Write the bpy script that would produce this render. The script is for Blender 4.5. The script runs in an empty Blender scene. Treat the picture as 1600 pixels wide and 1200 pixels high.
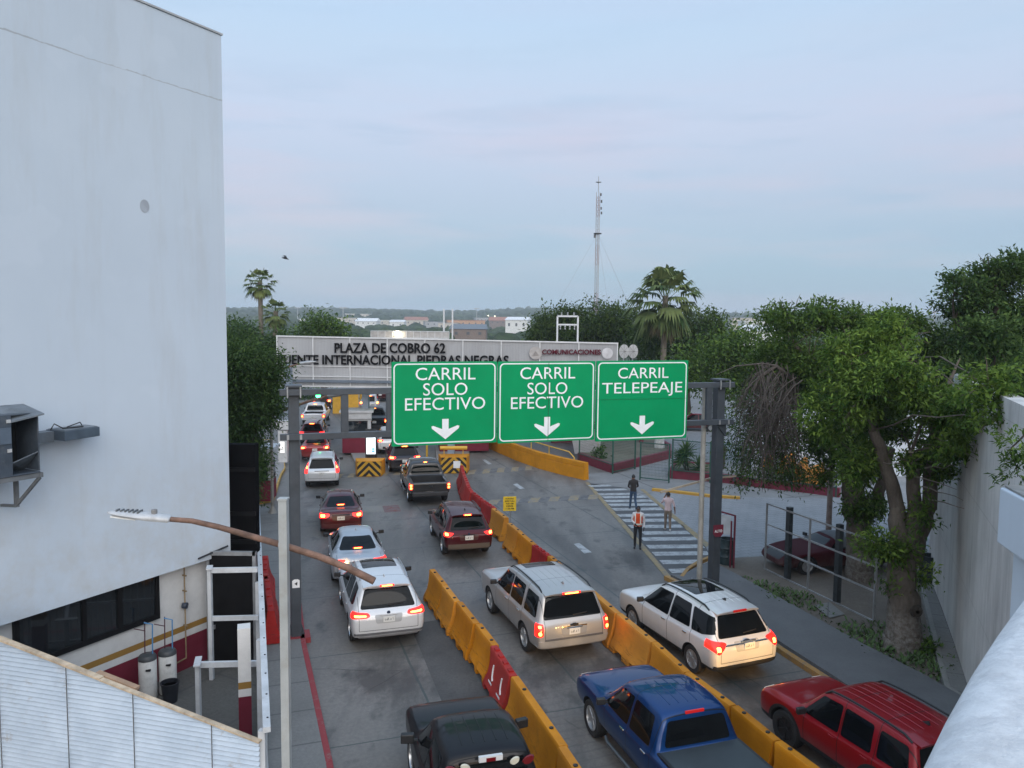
import bpy, bmesh, math, random
import numpy as np
from mathutils import Vector, Matrix, Euler
R = math.radians
random.seed(7); rng = np.random.default_rng(11)
S = bpy.context.scene
# ------------------------------------------------------------------ camera
EYE = 8.9
FPX = 1202.0                       # focal length in pixels of the 1600 px wide photograph
cam_d = bpy.data.cameras.new('camera')
cam = bpy.data.objects.new('camera', cam_d); S.collection.objects.link(cam)
cam_d.sensor_width = 36.0; cam_d.lens = 36.0 * FPX / 1600.0
cam_d.clip_start = 0.05; cam_d.clip_end = 20000
ROT = Euler((R(90 - 4.39), 0, 0)).to_matrix() @ Matrix.Rotation(0.010, 3, 'Z')
cam.matrix_world = Matrix.Translation((0, 0, EYE)) @ ROT.to_4x4()
S.camera = cam
# ------------------------------------------------------------------ sky
world = bpy.data.worlds.new('World'); S.world = world; world.use_nodes = True
nt = world.node_tree; nt.nodes.clear()
def wn(t, **k):
    n = nt.nodes.new(t)
    for a, b in k.items(): setattr(n, a, b)
    return n
SUN_EL, SUN_ROT = R(26), R(163)
sky = wn('ShaderNodeTexSky', sky_type='NISHITA', sun_disc=False, sun_elevation=R(4), sun_rotation=SUN_ROT, air_density=1.0, dust_density=2.0, ozone_density=2.0)
tc = wn('ShaderNodeTexCoord'); sx = wn('ShaderNodeSeparateXYZ'); nt.links.new(tc.outputs['Generated'], sx.inputs[0])
ramp = wn('ShaderNodeValToRGB'); nt.links.new(sx.outputs['Z'], ramp.inputs[0])
def lin(c):
    return tuple(((x / 255) / 12.92 if x / 255 <= 0.04045 else ((x / 255 + 0.055) / 1.055) ** 2.4) for x in c) + (1,)
els = [(0.0, (158, 186, 208)), (0.07, (160, 188, 212)), (0.15, (179, 194, 217)), (0.24, (197, 206, 228)), (0.33, (192, 212, 235)), (0.45, (182, 212, 243)), (1.0, (165, 198, 236))]
while len(ramp.color_ramp.elements) < len(els): ramp.color_ramp.elements.new(0.5)
for e, (p, c) in zip(ramp.color_ramp.elements, els): e.position = p; e.color = lin(c)
# thin streaks of evening cloud, blue grey under pink, laid in the sky by direction
mp = wn('ShaderNodeMapping'); mp.inputs['Scale'].default_value = (2.2, 2.2, 17.0); mp.inputs['Rotation'].default_value = (0.10, -0.13, 0)
nt.links.new(tc.outputs['Generated'], mp.inputs[0])
n1 = wn('ShaderNodeTexNoise'); n1.inputs['Scale'].default_value = 1.5; n1.inputs['Detail'].default_value = 6; n1.inputs['Roughness'].default_value = 0.55
nt.links.new(mp.outputs[0], n1.inputs['Vector'])
cr1 = wn('ShaderNodeValToRGB'); cr1.color_ramp.elements[0].position = 0.50; cr1.color_ramp.elements[1].position = 0.66
nt.links.new(n1.outputs[0], cr1.inputs[0])
band = wn('ShaderNodeValToRGB')       # clouds only low in the sky
bs = [(0.0, 0.2), (0.10, 0.55), (0.20, 0.55), (0.30, 0.15), (0.5, 0.08)]
while len(band.color_ramp.elements) < len(bs): band.color_ramp.elements.new(0.5)
for e, (p, v) in zip(band.color_ramp.elements, bs): e.position = p; e.color = (v, v, v, 1)
nt.links.new(sx.outputs['Z'], band.inputs[0])
mm = wn('ShaderNodeMath', operation='MULTIPLY'); nt.links.new(cr1.outputs[0], mm.inputs[0]); nt.links.new(band.outputs[0], mm.inputs[1])
mx1 = wn('ShaderNodeMix', data_type='RGBA'); nt.links.new(mm.outputs[0], mx1.inputs[0]); nt.links.new(ramp.outputs[0], mx1.inputs[6]); mx1.inputs[7].default_value = lin((161, 186, 212))
mp2 = wn('ShaderNodeMapping'); mp2.inputs['Scale'].default_value = (1.6, 1.6, 11.0); mp2.inputs['Rotation'].default_value = (0.08, -0.10, 0.4); mp2.inputs['Location'].default_value = (3.1, 0.4, 0.23)
nt.links.new(tc.outputs['Generated'], mp2.inputs[0])
n2 = wn('ShaderNodeTexNoise'); n2.inputs['Scale'].default_value = 1.7; n2.inputs['Detail'].default_value = 4
nt.links.new(mp2.outputs[0], n2.inputs['Vector'])
cr2 = wn('ShaderNodeValToRGB'); cr2.color_ramp.elements[0].position = 0.48; cr2.color_ramp.elements[1].position = 0.72
nt.links.new(n2.outputs[0], cr2.inputs[0])
mm2 = wn('ShaderNodeMath', operation='MULTIPLY'); nt.links.new(cr2.outputs[0], mm2.inputs[0]); nt.links.new(band.outputs[0], mm2.inputs[1])
mx2 = wn('ShaderNodeMix', data_type='RGBA'); nt.links.new(mm2.outputs[0], mx2.inputs[0]); nt.links.new(mx1.outputs[2], mx2.inputs[6]); mx2.inputs[7].default_value = lin((212, 199, 216))
bg1 = wn('ShaderNodeBackground'); nt.links.new(sky.outputs[0], bg1.inputs[0]); bg1.inputs[1].default_value = 0.05
mrw = wn('ShaderNodeMapRange'); mrw.inputs['From Min'].default_value = 0.1; mrw.inputs['From Max'].default_value = -0.7; nt.links.new(sx.outputs['Y'], mrw.inputs[0])
mx3 = wn('ShaderNodeMix', data_type='RGBA'); nt.links.new(mrw.outputs[0], mx3.inputs[0]); nt.links.new(mx2.outputs[2], mx3.inputs[6]); mx3.inputs[7].default_value = (0.64, 0.64, 0.655, 1)
bg2 = wn('ShaderNodeBackground'); nt.links.new(mx3.outputs[2], bg2.inputs[0]); bg2.inputs[1].default_value = 1.06
# the western sky behind the camera is still bright after sunset, and so is the zenith
mrg = wn('ShaderNodeMapRange'); mrg.inputs['From Min'].default_value = 0.25; mrg.inputs['From Max'].default_value = -0.8; mrg.inputs['To Min'].default_value = 1.0; mrg.inputs['To Max'].default_value = 2.75; nt.links.new(sx.outputs['Y'], mrg.inputs[0])
mrz = wn('ShaderNodeMapRange'); mrz.inputs['From Min'].default_value = 0.5; mrz.inputs['From Max'].default_value = 1.0; mrz.inputs['To Min'].default_value = 0.0; mrz.inputs['To Max'].default_value = 0.5; nt.links.new(sx.outputs['Z'], mrz.inputs[0])
sm = wn('ShaderNodeMath', operation='ADD'); nt.links.new(mrg.outputs[0], sm.inputs[0]); nt.links.new(mrz.outputs[0], sm.inputs[1])
sm2 = wn('ShaderNodeMath', operation='MULTIPLY'); nt.links.new(sm.outputs[0], sm2.inputs[0]); sm2.inputs[1].default_value = 0.98; nt.links.new(sm2.outputs[0], bg2.inputs[1])
ad = wn('ShaderNodeAddShader'); nt.links.new(bg1.outputs[0], ad.inputs[0]); nt.links.new(bg2.outputs[0], ad.inputs[1])
wo = wn('ShaderNodeOutputWorld'); nt.links.new(ad.outputs[0], wo.inputs[0])
# ------------------------------------------------------------------ the last glow of the sun, very soft
sl = bpy.data.lights.new('sun', 'SUN'); sl.energy = 0.95; sl.angle = R(40); sl.color = (1.0, 0.95, 0.90)
so = bpy.data.objects.new('sun', sl); S.collection.objects.link(so)
sd = Vector((math.sin(SUN_ROT) * math.cos(SUN_EL), math.cos(SUN_ROT) * math.cos(SUN_EL), math.sin(SUN_EL)))
so.rotation_euler = sd.to_track_quat('Z', 'Y').to_euler(); so.location = sd * 60
S.view_settings.view_transform = 'Standard'; S.view_settings.look = 'None'; S.view_settings.gamma = 1; S.view_settings.exposure = 0.0
S.cycles.max_bounces = 6; S.cycles.diffuse_bounces = 3; S.cycles.glossy_bounces = 3; S.cycles.transmission_bounces = 4; S.cycles.transparent_max_bounces = 8
S.cycles.volume_bounces = 0; S.cycles.sample_clamp_indirect = 4.0; S.cycles.use_denoising = True
# ------------------------------------------------------------------ measuring: where a sight line of the photograph meets a level or a depth
def ray(px, py): return ROT @ Vector(((px - 800) / FPX, (600 - py) / FPX, -1))
def U(px, py, z=0.0):
    d = ray(px, py); k = (z - EYE) / d.z
    return Vector((d.x * k, d.y * k, z))
def D(px, py, Y):
    d = ray(px, py); k = Y / d.y
    return Vector((d.x * k, Y, EYE + d.z * k))
# ------------------------------------------------------------------ helpers
col = S.collection
MATS = {}
def rgb(r, g, b): return lin((r, g, b))
def M(name, c, rough=0.6, metal=0.0, var=0.12, scale=2.5, bump=0.0, bscale=40.0, coat=0.0, spec=0.5, emit=None, es=0.0, dirt=0.0, dirtc=(0.10, 0.09, 0.08, 1)):
    """a plain surface with slight cloudy variation, optional blotchy dirt and fine relief"""
    if name in MATS: return MATS[name]
    if len(c) == 3: c = tuple(c) + (1,)
    m = bpy.data.materials.new(name); m.use_nodes = True; t = m.node_tree; b = t.nodes['Principled BSDF']
    b.inputs['Roughness'].default_value = rough; b.inputs['Metallic'].default_value = metal
    b.inputs['Coat Weight'].default_value = coat; b.inputs['Coat Roughness'].default_value = 0.06
    b.inputs['Specular IOR Level'].default_value = spec
    co = t.nodes.new('ShaderNodeTexCoord')
    last = None
    if var > 0:
        n = t.nodes.new('ShaderNodeTexNoise'); n.inputs['Scale'].default_value = scale; n.inputs['Detail'].default_value = 7; n.inputs['Roughness'].default_value = 0.62
        t.links.new(co.outputs['Object'], n.inputs['Vector'])
        r = t.nodes.new('ShaderNodeValToRGB')
        lo = tuple(x * (1 - var * 1.6) for x in c[:3]) + (1,); hi = tuple(min(1, x * (1 + var * 1.4)) for x in c[:3]) + (1,)
        r.color_ramp.elements[0].position = 0.28; r.color_ramp.elements[0].color = lo
        r.color_ramp.elements[1].position = 0.72; r.color_ramp.elements[1].color = hi
        t.links.new(n.outputs[0], r.inputs[0]); last = r.outputs[0]
    if dirt > 0:
        n = t.nodes.new('ShaderNodeTexNoise'); n.inputs['Scale'].default_value = scale * 2.3; n.inputs['Detail'].default_value = 9; n.inputs['Roughness'].default_value = 0.7
        t.links.new(co.outputs['Object'], n.inputs['Vector'])
        r = t.nodes.new('ShaderNodeValToRGB'); r.color_ramp.elements[0].position = 0.5; r.color_ramp.elements[1].position = 0.78
        r.color_ramp.elements[0].color = (0, 0, 0, 1); r.color_ramp.elements[1].color = (dirt, dirt, dirt, 1)
        t.links.new(n.outputs[0], r.inputs[0])
        x = t.nodes.new('ShaderNodeMix'); x.data_type = 'RGBA'; t.links.new(r.outputs[0], x.inputs[0])
        if last: t.links.new(last, x.inputs[6])
        else: x.inputs[6].default_value = c
        x.inputs[7].default_value = dirtc; last = x.outputs[2]
    if last: t.links.new(last, b.inputs['Base Color'])
    else: b.inputs['Base Color'].default_value = c
    if bump > 0:
        n = t.nodes.new('ShaderNodeTexNoise'); n.inputs['Scale'].default_value = bscale; n.inputs['Detail'].default_value = 5
        t.links.new(co.outputs['Object'], n.inputs['Vector'])
        bp = t.nodes.new('ShaderNodeBump'); bp.inputs['Strength'].default_value = bump; bp.inputs['Distance'].default_value = 0.02
        t.links.new(n.outputs[0], bp.inputs['Height']); t.links.new(bp.outputs[0], b.inputs['Normal'])
    if emit: b.inputs['Emission Color'].default_value = tuple(emit) + (1,); b.inputs['Emission Strength'].default_value = es
    MATS[name] = m
    return m
class NT:
    """short hand for writing node materials"""
    def __init__(s, name, rough=0.7, spec=0.4):
        s.m = bpy.data.materials.new(name); s.m.use_nodes = True; s.t = s.m.node_tree; s.b = s.t.nodes['Principled BSDF']
        s.b.inputs['Roughness'].default_value = rough; s.b.inputs['Specular IOR Level'].default_value = spec
        s.co = s.t.nodes.new('ShaderNodeTexCoord'); MATS[name] = s.m
    def set(s, sock, v):
        if hasattr(v, 'links'): s.t.links.new(v, sock)
        else: sock.default_value = v
    def map(s, scale=(1, 1, 1), rot=(0, 0, 0), loc=(0, 0, 0), src='Object'):
        n = s.t.nodes.new('ShaderNodeMapping'); n.inputs['Scale'].default_value = scale; n.inputs['Rotation'].default_value = rot; n.inputs['Location'].default_value = loc
        s.t.links.new(s.co.outputs[src], n.inputs[0]); return n.outputs[0]
    def noise(s, scale, vec=None, detail=6, rough=0.6):
        n = s.t.nodes.new('ShaderNodeTexNoise'); n.inputs['Scale'].default_value = scale; n.inputs['Detail'].default_value = detail; n.inputs['Roughness'].default_value = rough
        s.t.links.new(vec if vec is not None else s.co.outputs['Object'], n.inputs['Vector']); return n.outputs[0]
    def ramp(s, f, stops, const=False):
        n = s.t.nodes.new('ShaderNodeValToRGB'); s.set(n.inputs[0], f)
        if const: n.color_ramp.interpolation = 'CONSTANT'
        while len(n.color_ramp.elements) < len(stops): n.color_ramp.elements.new(0.5)
        for e, (p, c) in zip(n.color_ramp.elements, stops):
            e.position = p; e.color = (c, c, c, 1) if isinstance(c, (int, float)) else (tuple(c) + (1,) if len(c) == 3 else c)
        return n.outputs[0]
    def mix(s, f, a, b, mode='MIX'):
        n = s.t.nodes.new('ShaderNodeMix'); n.data_type = 'RGBA'; n.blend_type = mode
        s.set(n.inputs[0], f); s.set(n.inputs[6], a if hasattr(a, 'links') or len(a) == 4 else tuple(a) + (1,)); s.set(n.inputs[7], b if hasattr(b, 'links') or len(b) == 4 else tuple(b) + (1,))
        return n.outputs[2]
    def math(s, op, a, b=0.0, c=None):
        n = s.t.nodes.new('ShaderNodeMath'); n.operation = op; s.set(n.inputs[0], a); s.set(n.inputs[1], b)
        if c is not None: s.set(n.inputs[2], c)
        return n.outputs[0]
    def xyz(s, vec=None):
        n = s.t.nodes.new('ShaderNodeSeparateXYZ'); s.t.links.new(vec if vec is not None else s.co.outputs['Object'], n.inputs[0]); return n.outputs
    def bump(s, h, strength=0.3, dist=0.02):
        n = s.t.nodes.new('ShaderNodeBump'); n.inputs['Strength'].default_value = strength; n.inputs['Distance'].default_value = dist
        s.set(n.inputs['Height'], h); s.t.links.new(n.outputs[0], s.b.inputs['Normal'])
    def color(s, c): s.set(s.b.inputs['Base Color'], c); return s
def tag(o, label=None, cat=None, group=None, kind=None):
    if label: o['label'] = label
    if cat: o['category'] = cat
    if group: o['group'] = group
    if kind: o['kind'] = kind
    return o
def empty(name, loc=(0, 0, 0), rz=0.0):
    o = bpy.data.objects.new(name, None); col.objects.link(o); o.location = loc; o.rotation_euler = (0, 0, rz); o.empty_display_size = 0.2
    return o
def link_mesh(name, me, mat, parent=None, loc=None, rz=None):
    o = bpy.data.objects.new(name, me); col.objects.link(o)
    if mat is not None:
        for m in (mat if isinstance(mat, (list, tuple)) else [mat]): me.materials.append(m)
    if parent: o.parent = parent
    if loc is not None: o.location = loc
    if rz is not None: o.rotation_euler = (0, 0, rz)
    return o
class MB:
    """collects simple solids and links them as ONE mesh object"""
    def __init__(s): s.v = []; s.f = []; s.mi = []
    def add(s, vs, fs, mi=0):
        k = len(s.v); s.v += [tuple(p) for p in vs]; s.f += [tuple(i + k for i in f) for f in fs]; s.mi += [mi] * len(fs); return s
    def box(s, c, d, rz=0.0, mat=None, mi=0):
        m = Matrix.Translation(c) @ (mat.to_4x4() if mat is not None else Matrix.Rotation(rz, 4, 'Z'))
        vs = [m @ Vector((x * d[0] / 2, y * d[1] / 2, z * d[2] / 2)) for z in (-1, 1) for y in (-1, 1) for x in (-1, 1)]
        return s.add(vs, [(0, 2, 3, 1), (4, 5, 7, 6), (0, 1, 5, 4), (2, 6, 7, 3), (0, 4, 6, 2), (1, 3, 7, 5)], mi)
    def bar(s, a, b, w, h=None, mi=0, up=Vector((0, 0, 1))):
        a = Vector(a); b = Vector(b); h = w if h is None else h
        d = (b - a); L = d.length; d.normalize()
        if abs(d.dot(up)) > 0.98: up = Vector((0, 1, 0))
        x = d.cross(up).normalized(); u = x.cross(d).normalized()
        return s.box((a + b) / 2, (w, L, h), mat=Matrix((x, d, u)).transposed(), mi=mi)
    def tube(s, pts, rads, seg=8, cap=True, mi=0):
        pts = [Vector(p) for p in pts]; n = len(pts)
        if not isinstance(rads, (list, tuple)): rads = [rads] * n
        rings = []; px = None
        for i in range(n):
            d = (pts[min(i + 1, n - 1)] - pts[max(i - 1, 0)]).normalized()
            ref = Vector((0, 0, 1)) if abs(d.z) < 0.9 else Vector((1, 0, 0))
            x = (px - d * px.dot(d)).normalized() if px is not None and (px - d * px.dot(d)).length > 1e-3 else d.cross(ref).normalized()
            px = x; y = d.cross(x)
            rings.append([pts[i] + (x * math.cos(2 * math.pi * k / seg) + y * math.sin(2 * math.pi * k / seg)) * rads[i] for k in range(seg)])
        fs = [(i * seg + k, i * seg + (k + 1) % seg, (i + 1) * seg + (k + 1) % seg, (i + 1) * seg + k) for i in range(n - 1) for k in range(seg)]
        if cap: fs += [tuple(range(seg - 1, -1, -1)), tuple((n - 1) * seg + k for k in range(seg))]
        return s.add([p for r in rings for p in r], fs, mi)
    def lathe(s, prof, c=(0, 0, 0), seg=20, axis='Z', mi=0):
        c = Vector(c); vs = []
        for r, h in prof:
            for k in range(seg):
                a = 2 * math.pi * k / seg; p = Vector((r * math.cos(a), r * math.sin(a), h))
                if axis == 'X': p = Vector((p.z, p.x, p.y))
                elif axis == 'Y': p = Vector((p.y, p.z, p.x))
                vs.append(c + p)
        n = len(prof)
        fs = [(i * seg + k, i * seg + (k + 1) % seg, (i + 1) * seg + (k + 1) % seg, (i + 1) * seg + k) for i in range(n - 1) for k in range(seg)]
        if prof[0][0] > 1e-4: fs.append(tuple(range(seg - 1, -1, -1)))
        if prof[-1][0] > 1e-4: fs.append(tuple((n - 1) * seg + k for k in range(seg)))
        return s.add(vs, fs, mi)
    def prism(s, poly, z0, z1, mi=0):
        """poly: xy points, counter clockwise"""
        n = len(poly); z0s = z0 if isinstance(z0, (list, tuple)) else [z0] * n; z1s = z1 if isinstance(z1, (list, tuple)) else [z1] * n
        vs = [(p[0], p[1], z0s[i]) for i, p in enumerate(poly)] + [(p[0], p[1], z1s[i]) for i, p in enumerate(poly)]
        fs = [tuple(range(n - 1, -1, -1)), tuple(range(n, 2 * n))] + [(i, (i + 1) % n, n + (i + 1) % n, n + i) for i in range(n)]
        return s.add(vs, fs, mi)
    def extr(s, poly, origin, ax, ay, depth, mi=0):
        """2D polygon (u,v) laid in the plane of ax, ay at origin and given a depth along ax x ay"""
        o = Vector(origin); ax = Vector(ax); ay = Vector(ay); nn = ax.cross(ay).normalized() * depth; n = len(poly)
        a = [o + ax * u + ay * v for u, v in poly]
        return s.add(a + [p + nn for p in a], [tuple(range(n - 1, -1, -1)), tuple(range(n, 2 * n))] + [(i, (i + 1) % n, n + (i + 1) % n, n + i) for i in range(n)], mi)
    def build(s, name, mat, parent=None, loc=None, rz=None, smooth=None, bevel=0.0, bseg=2):
        me = bpy.data.meshes.new(name); me.from_pydata(s.v, [], s.f)
        me.polygons.foreach_set('material_index', s.mi)
        bm = bmesh.new(); bm.from_mesh(me); bmesh.ops.recalc_face_normals(bm, faces=bm.faces); bm.to_mesh(me); bm.free()
        o = link_mesh(name, me, mat, parent, loc, rz)
        if smooth is not None:
            me.polygons.foreach_set('use_smooth', [True] * len(me.polygons))
            me.set_sharp_from_angle(angle=R(smooth))
        if bevel > 0:
            b = o.modifiers.new('edge', 'BEVEL'); b.width = bevel; b.segments = bseg; b.limit_method = 'ANGLE'; b.angle_limit = R(35)
        return o
def sheet(name, pts, z, mat, kind='structure', **k):
    """a level polygon of paving or paint"""
    me = bpy.data.meshes.new(name); me.from_pydata([(p[0], p[1], z) for p in pts], [], [tuple(range(len(pts)))])
    bm = bmesh.new(); bm.from_mesh(me); bmesh.ops.recalc_face_normals(bm, faces=bm.faces)
    for f in bm.faces:
        if f.normal.z < 0: f.normal_flip()
    bmesh.ops.triangulate(bm, faces=bm.faces); bm.to_mesh(me); bm.free()
    o = link_mesh(name, me, mat); tag(o, kind=kind, **k); return o
def eval_mesh(o):
    dg = bpy.context.evaluated_depsgraph_get()
    return bpy.data.meshes.new_from_object(o.evaluated_get(dg))
def text(body, size, mat, origin, ax, ay, parent=None, name='lettering', extrude=0.01, bold=0.0, align='CENTER', xs=1.0, width=None, spacing=1.0, shear=0.0):
    """raised lettering: baseline from origin along ax, upright along ay (world directions when parent is None)"""
    cu = bpy.data.curves.new(name, 'FONT'); cu.body = body; cu.size = 1.0; cu.align_x = align; cu.extrude = 0.0; cu.offset = bold; cu.space_character = spacing; cu.resolution_u = 4; cu.shear = shear
    o = bpy.data.objects.new(name, cu); col.objects.link(o)
    me = eval_mesh(o); bpy.data.objects.remove(o); bpy.data.curves.remove(cu)
    n = len(me.vertices); v = np.empty(n * 3, np.float32); me.vertices.foreach_get('co', v); v = v.reshape(-1, 3)
    cap = 0.73
    v[:, :2] *= size / cap
    w = v[:, 0].max() - v[:, 0].min()
    k = (width / w) if width else xs
    v[:, 0] *= k
    ax = Vector(ax).normalized(); ay = Vector(ay).normalized(); nn = ax.cross(ay)
    m = np.array([ax, ay, nn]); p = v @ m + np.array(Vector(origin))
    me.vertices.foreach_set('co', p.astype(np.float32).ravel()); me.update()
    bm = bmesh.new(); bm.from_mesh(me)
    r = bmesh.ops.extrude_face_region(bm, geom=bm.faces[:])
    for e in r['geom']:
        if isinstance(e, bmesh.types.BMVert): e.co += nn * extrude
    bmesh.ops.recalc_face_normals(bm, faces=bm.faces); bm.to_mesh(me); bm.free()
    me.polygons.foreach_set('use_smooth', [False] * len(me.polygons))
    return link_mesh(name, me, mat, parent)
def lerp(a, b, t): return a + (b - a) * t
ROADA = R(18.8)                                   # the lanes run this far left of the way the camera faces
RD = Vector((-math.sin(ROADA), math.cos(ROADA), 0)); RX = Vector((math.cos(ROADA), math.sin(ROADA), 0))
# ------------------------------------------------------------------ ground materials
def mat_concrete_road():
    m = NT('road concrete', 0.62, 0.45)
    u = m.map(rot=(0, 0, -ROADA))
    big = m.noise(0.16, u, 5, 0.6); st = m.noise(0.55, m.map(scale=(1.0, 0.14, 1), rot=(0, 0, -ROADA)), 7, 0.68); fine = m.noise(9, u, 8, 0.7)
    c = m.ramp(big, [(0.3, (0.146, 0.136, 0.123)), (0.7, (0.222, 0.208, 0.190))])
    c = m.mix(m.ramp(st, [(0.47, 0.0), (0.66, 0.75)]), c, (0.048, 0.047, 0.046))
    oil = m.noise(1.3, m.map(scale=(1, 0.6, 1), rot=(0, 0, -ROADA)), 4, 0.55)
    c = m.mix(m.ramp(oil, [(0.58, 0.0), (0.72, 0.7)]), c, (0.024, 0.029, 0.029))
    x0_ = m.xyz(u); px_ = m.xyz(); spots = None            # places where waiting cars have dripped and braked
    for (sx1, sy1, sr) in ((648, 1072, 1.5), (668, 1015, 1.1), (622, 985, 1.2), (585, 1060, 1.3), (960, 1048, 1.6), (720, 880, 1.5), (545, 850, 1.4), (1180, 1090, 1.6), (860, 1050, 1.5), (690, 800, 1.8), (510, 775, 1.6), (985, 875, 1.8), (1060, 960, 1.2), (560, 935, 1.3)):
        c_ = U(sx1, sy1); a1 = m.math('MULTIPLY', m.math('SUBTRACT', px_['X'], c_.x), 1 / sr); b1 = m.math('MULTIPLY', m.math('SUBTRACT', px_['Y'], c_.y), .62 / sr)
        g = m.math('SUBTRACT', 1.0, m.math('SQRT', m.math('ADD', m.math('MULTIPLY', a1, a1), m.math('MULTIPLY', b1, b1)))); spots = g if spots is None else m.math('MAXIMUM', spots, g)
    sn = m.math('ADD', spots, m.math('MULTIPLY', m.math('SUBTRACT', m.noise(1.6, m.map(scale=(1, .5, 1), rot=(0, 0, -ROADA)), 8, .72), .5), 2.4))
    lb = None                              # the dark line cars leave along the middle of each lane
    for (lx, ly) in ((603, 1010), (858, 1000), (1108, 1010), (700, 830)):
        g = m.math('SUBTRACT', 1.0, m.math('MULTIPLY', m.math('ABSOLUTE', m.math('SUBTRACT', x0_['X'], U(lx, ly).dot(RX))), 1.25)); lb = g if lb is None else m.math('MAXIMUM', lb, g)
    lb = m.math('MULTIPLY', m.ramp(lb, [(0., 0.), (.7, 1.)]), m.ramp(m.noise(.8, m.map(scale=(1, .22, 1), rot=(0, 0, -ROADA)), 7, .7), [(.36, .05), (.66, .62)])); c = m.mix(lb, c, (.035, .033, .031))
    c = m.mix(m.ramp(sn, [(.35, 0.), (.9, .72)]), c, (.034, .033, .032))
    c = m.mix(m.ramp(fine, [(0.35, 0.4), (0.65, 0.0)]), c, (0.06, 0.06, 0.06))
    x = m.xyz(u)
    # joints between slabs: across every 4.5 m, along every 3.6 m
    def joint(s, per, w, off):
        f = m.math('FRACT', m.math('DIVIDE', m.math('ADD', s, 1000.0 + off), per)); d = m.math('ABSOLUTE', m.math('SUBTRACT', f, 0.5))
        return m.math('GREATER_THAN', d, 0.5 - w / per)
    wob = m.math('MULTIPLY', m.math('SUBTRACT', m.noise(1.2, u, 4), 0.5), 0.09)
    j = m.math('MAXIMUM', joint(m.math('ADD', x['Y'], wob), 4.6, 0.022, 0.7), joint(m.math('ADD', x['X'], wob), 3.75, 0.03, 1.15))
    c = m.mix(m.math('MULTIPLY', j, 0.7), c, (0.03, 0.05, 0.05))
    gr = m.math('SINE', m.math('MULTIPLY', m.math('ADD', x['Y'], m.math('MULTIPLY', wob, 2.0)), 21.0))
    gm = m.ramp(m.noise(0.22, u, 3), [(0.46, 0.0), (0.6, 1.0)])
    c = m.mix(m.math('MULTIPLY', m.ramp(gr, [(0.6, 0.0), (0.95, 0.30)]), gm), c, (0.075, 0.075, 0.075))
    vo = m.t.nodes.new('ShaderNodeTexVoronoi'); vo.feature = 'DISTANCE_TO_EDGE'; vo.inputs['Scale'].default_value = .23
    vv = m.t.nodes.new('ShaderNodeMix'); vv.data_type = 'RGBA'; vv.inputs[0].default_value = .16; m.t.links.new(u, vv.inputs[6]); nz = m.t.nodes.new('ShaderNodeTexNoise'); nz.inputs['Scale'].default_value = .9; nz.inputs['Detail'].default_value = 8; m.t.links.new(u, nz.inputs['Vector']); m.t.links.new(nz.outputs[1], vv.inputs[7]); m.t.links.new(vv.outputs[2], vo.inputs['Vector'])
    ck = m.math('MULTIPLY', m.math('LESS_THAN', vo.outputs['Distance'], .0022), m.ramp(m.noise(.3, u, 3), [(.52, 0.), (.62, .6)])); c = m.mix(ck, c, (.025, .025, .025))
    m.color(c); m.set(m.b.inputs['Roughness'], m.ramp(st, [(0.4, 0.66), (0.7, 0.42)])); m.bump(fine, 0.35, 0.012)
    return m.m
def mat_pave(name, c1, c2, joint=None, per=1.2, rot=0.0, rough=0.8, jc=(0.07, 0.07, 0.07), jw=0.02, stain=0.35):
    m = NT(name, rough, 0.3); u = m.map(rot=(0, 0, -rot)); a = m.noise(0.5, u, 7, 0.65); f = m.noise(14, u, 7, 0.7)
    c = m.ramp(a, [(0.3, c1), (0.7, c2)])
    c = m.mix(m.ramp(f, [(0.3, stain), (0.6, 0.0)]), c, tuple(x * 0.5 for x in c1))
    c = m.mix(m.ramp(m.noise(1.7, u, 8, 0.7), [(0.55, 0.0), (0.75, stain)]), c, tuple(x * 0.45 for x in c1))
    if joint:
        b = m.t.nodes.new('ShaderNodeTexBrick'); m.t.links.new(u, b.inputs['Vector']); b.inputs['Scale'].default_value = 1.0 / per
        b.inputs['Mortar Size'].default_value = jw; b.inputs['Color1'].default_value = (0, 0, 0, 1); b.inputs['Color2'].default_value = (0, 0, 0, 1); b.inputs['Mortar'].default_value = (1, 1, 1, 1)
        b.offset = joint; b.inputs['Brick Width'].default_value = 1.0; b.inputs['Row Height'].default_value = 1.0 if joint < 0.1 else 0.6
        c = m.mix(m.math('MULTIPLY', b.outputs[0], 0.6), c, jc)
    m.color(c); m.bump(f, 0.4, 0.012); return m.m
def mat_wornpaint(name, c, worn=(0.14, 0.14, 0.14), thr=0.52, rough=0.6):
    m = NT(name, rough, 0.3); n = m.noise(3.5, None, 9, 0.72); n2 = m.noise(22, None, 5, 0.7)
    f = m.ramp(m.math('ADD', m.math('MULTIPLY', n, 0.7), m.math('MULTIPLY', n2, 0.3)), [(thr - 0.07, 0.0), (thr + 0.08, 0.9)])
    m.color(m.mix(f, c, worn)); return m.m
ROADM = mat_concrete_road()
WALKL = mat_pave('sidewalk concrete', (0.15, 0.147, 0.14), (0.21, 0.206, 0.197), 0.001, 1.45, ROADA)
WALKR = mat_pave('dark sidewalk', (0.105, 0.109, 0.114), (0.15, 0.155, 0.16), None, rot=R(-40), stain=0.25)
PLAZA = mat_pave('stamped concrete', (0.20, 0.207, 0.215), (0.28, 0.285, 0.29), 0.5, 0.55, R(20), jc=(0.12, 0.12, 0.125), jw=0.03)
ENTRY = mat_pave('entry concrete', (0.18, 0.18, 0.178), (0.245, 0.245, 0.24), 0.001, 3.0, ROADA)
WALLWALK = mat_pave('wall footpath', (0.16, 0.16, 0.155), (0.22, 0.22, 0.212), 0.001, 1.1, R(-23))
DIRT = mat_pave('bare dirt', (0.12, 0.103, 0.086), (0.19, 0.165, 0.138), None, stain=0.45, rough=0.95)
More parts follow.
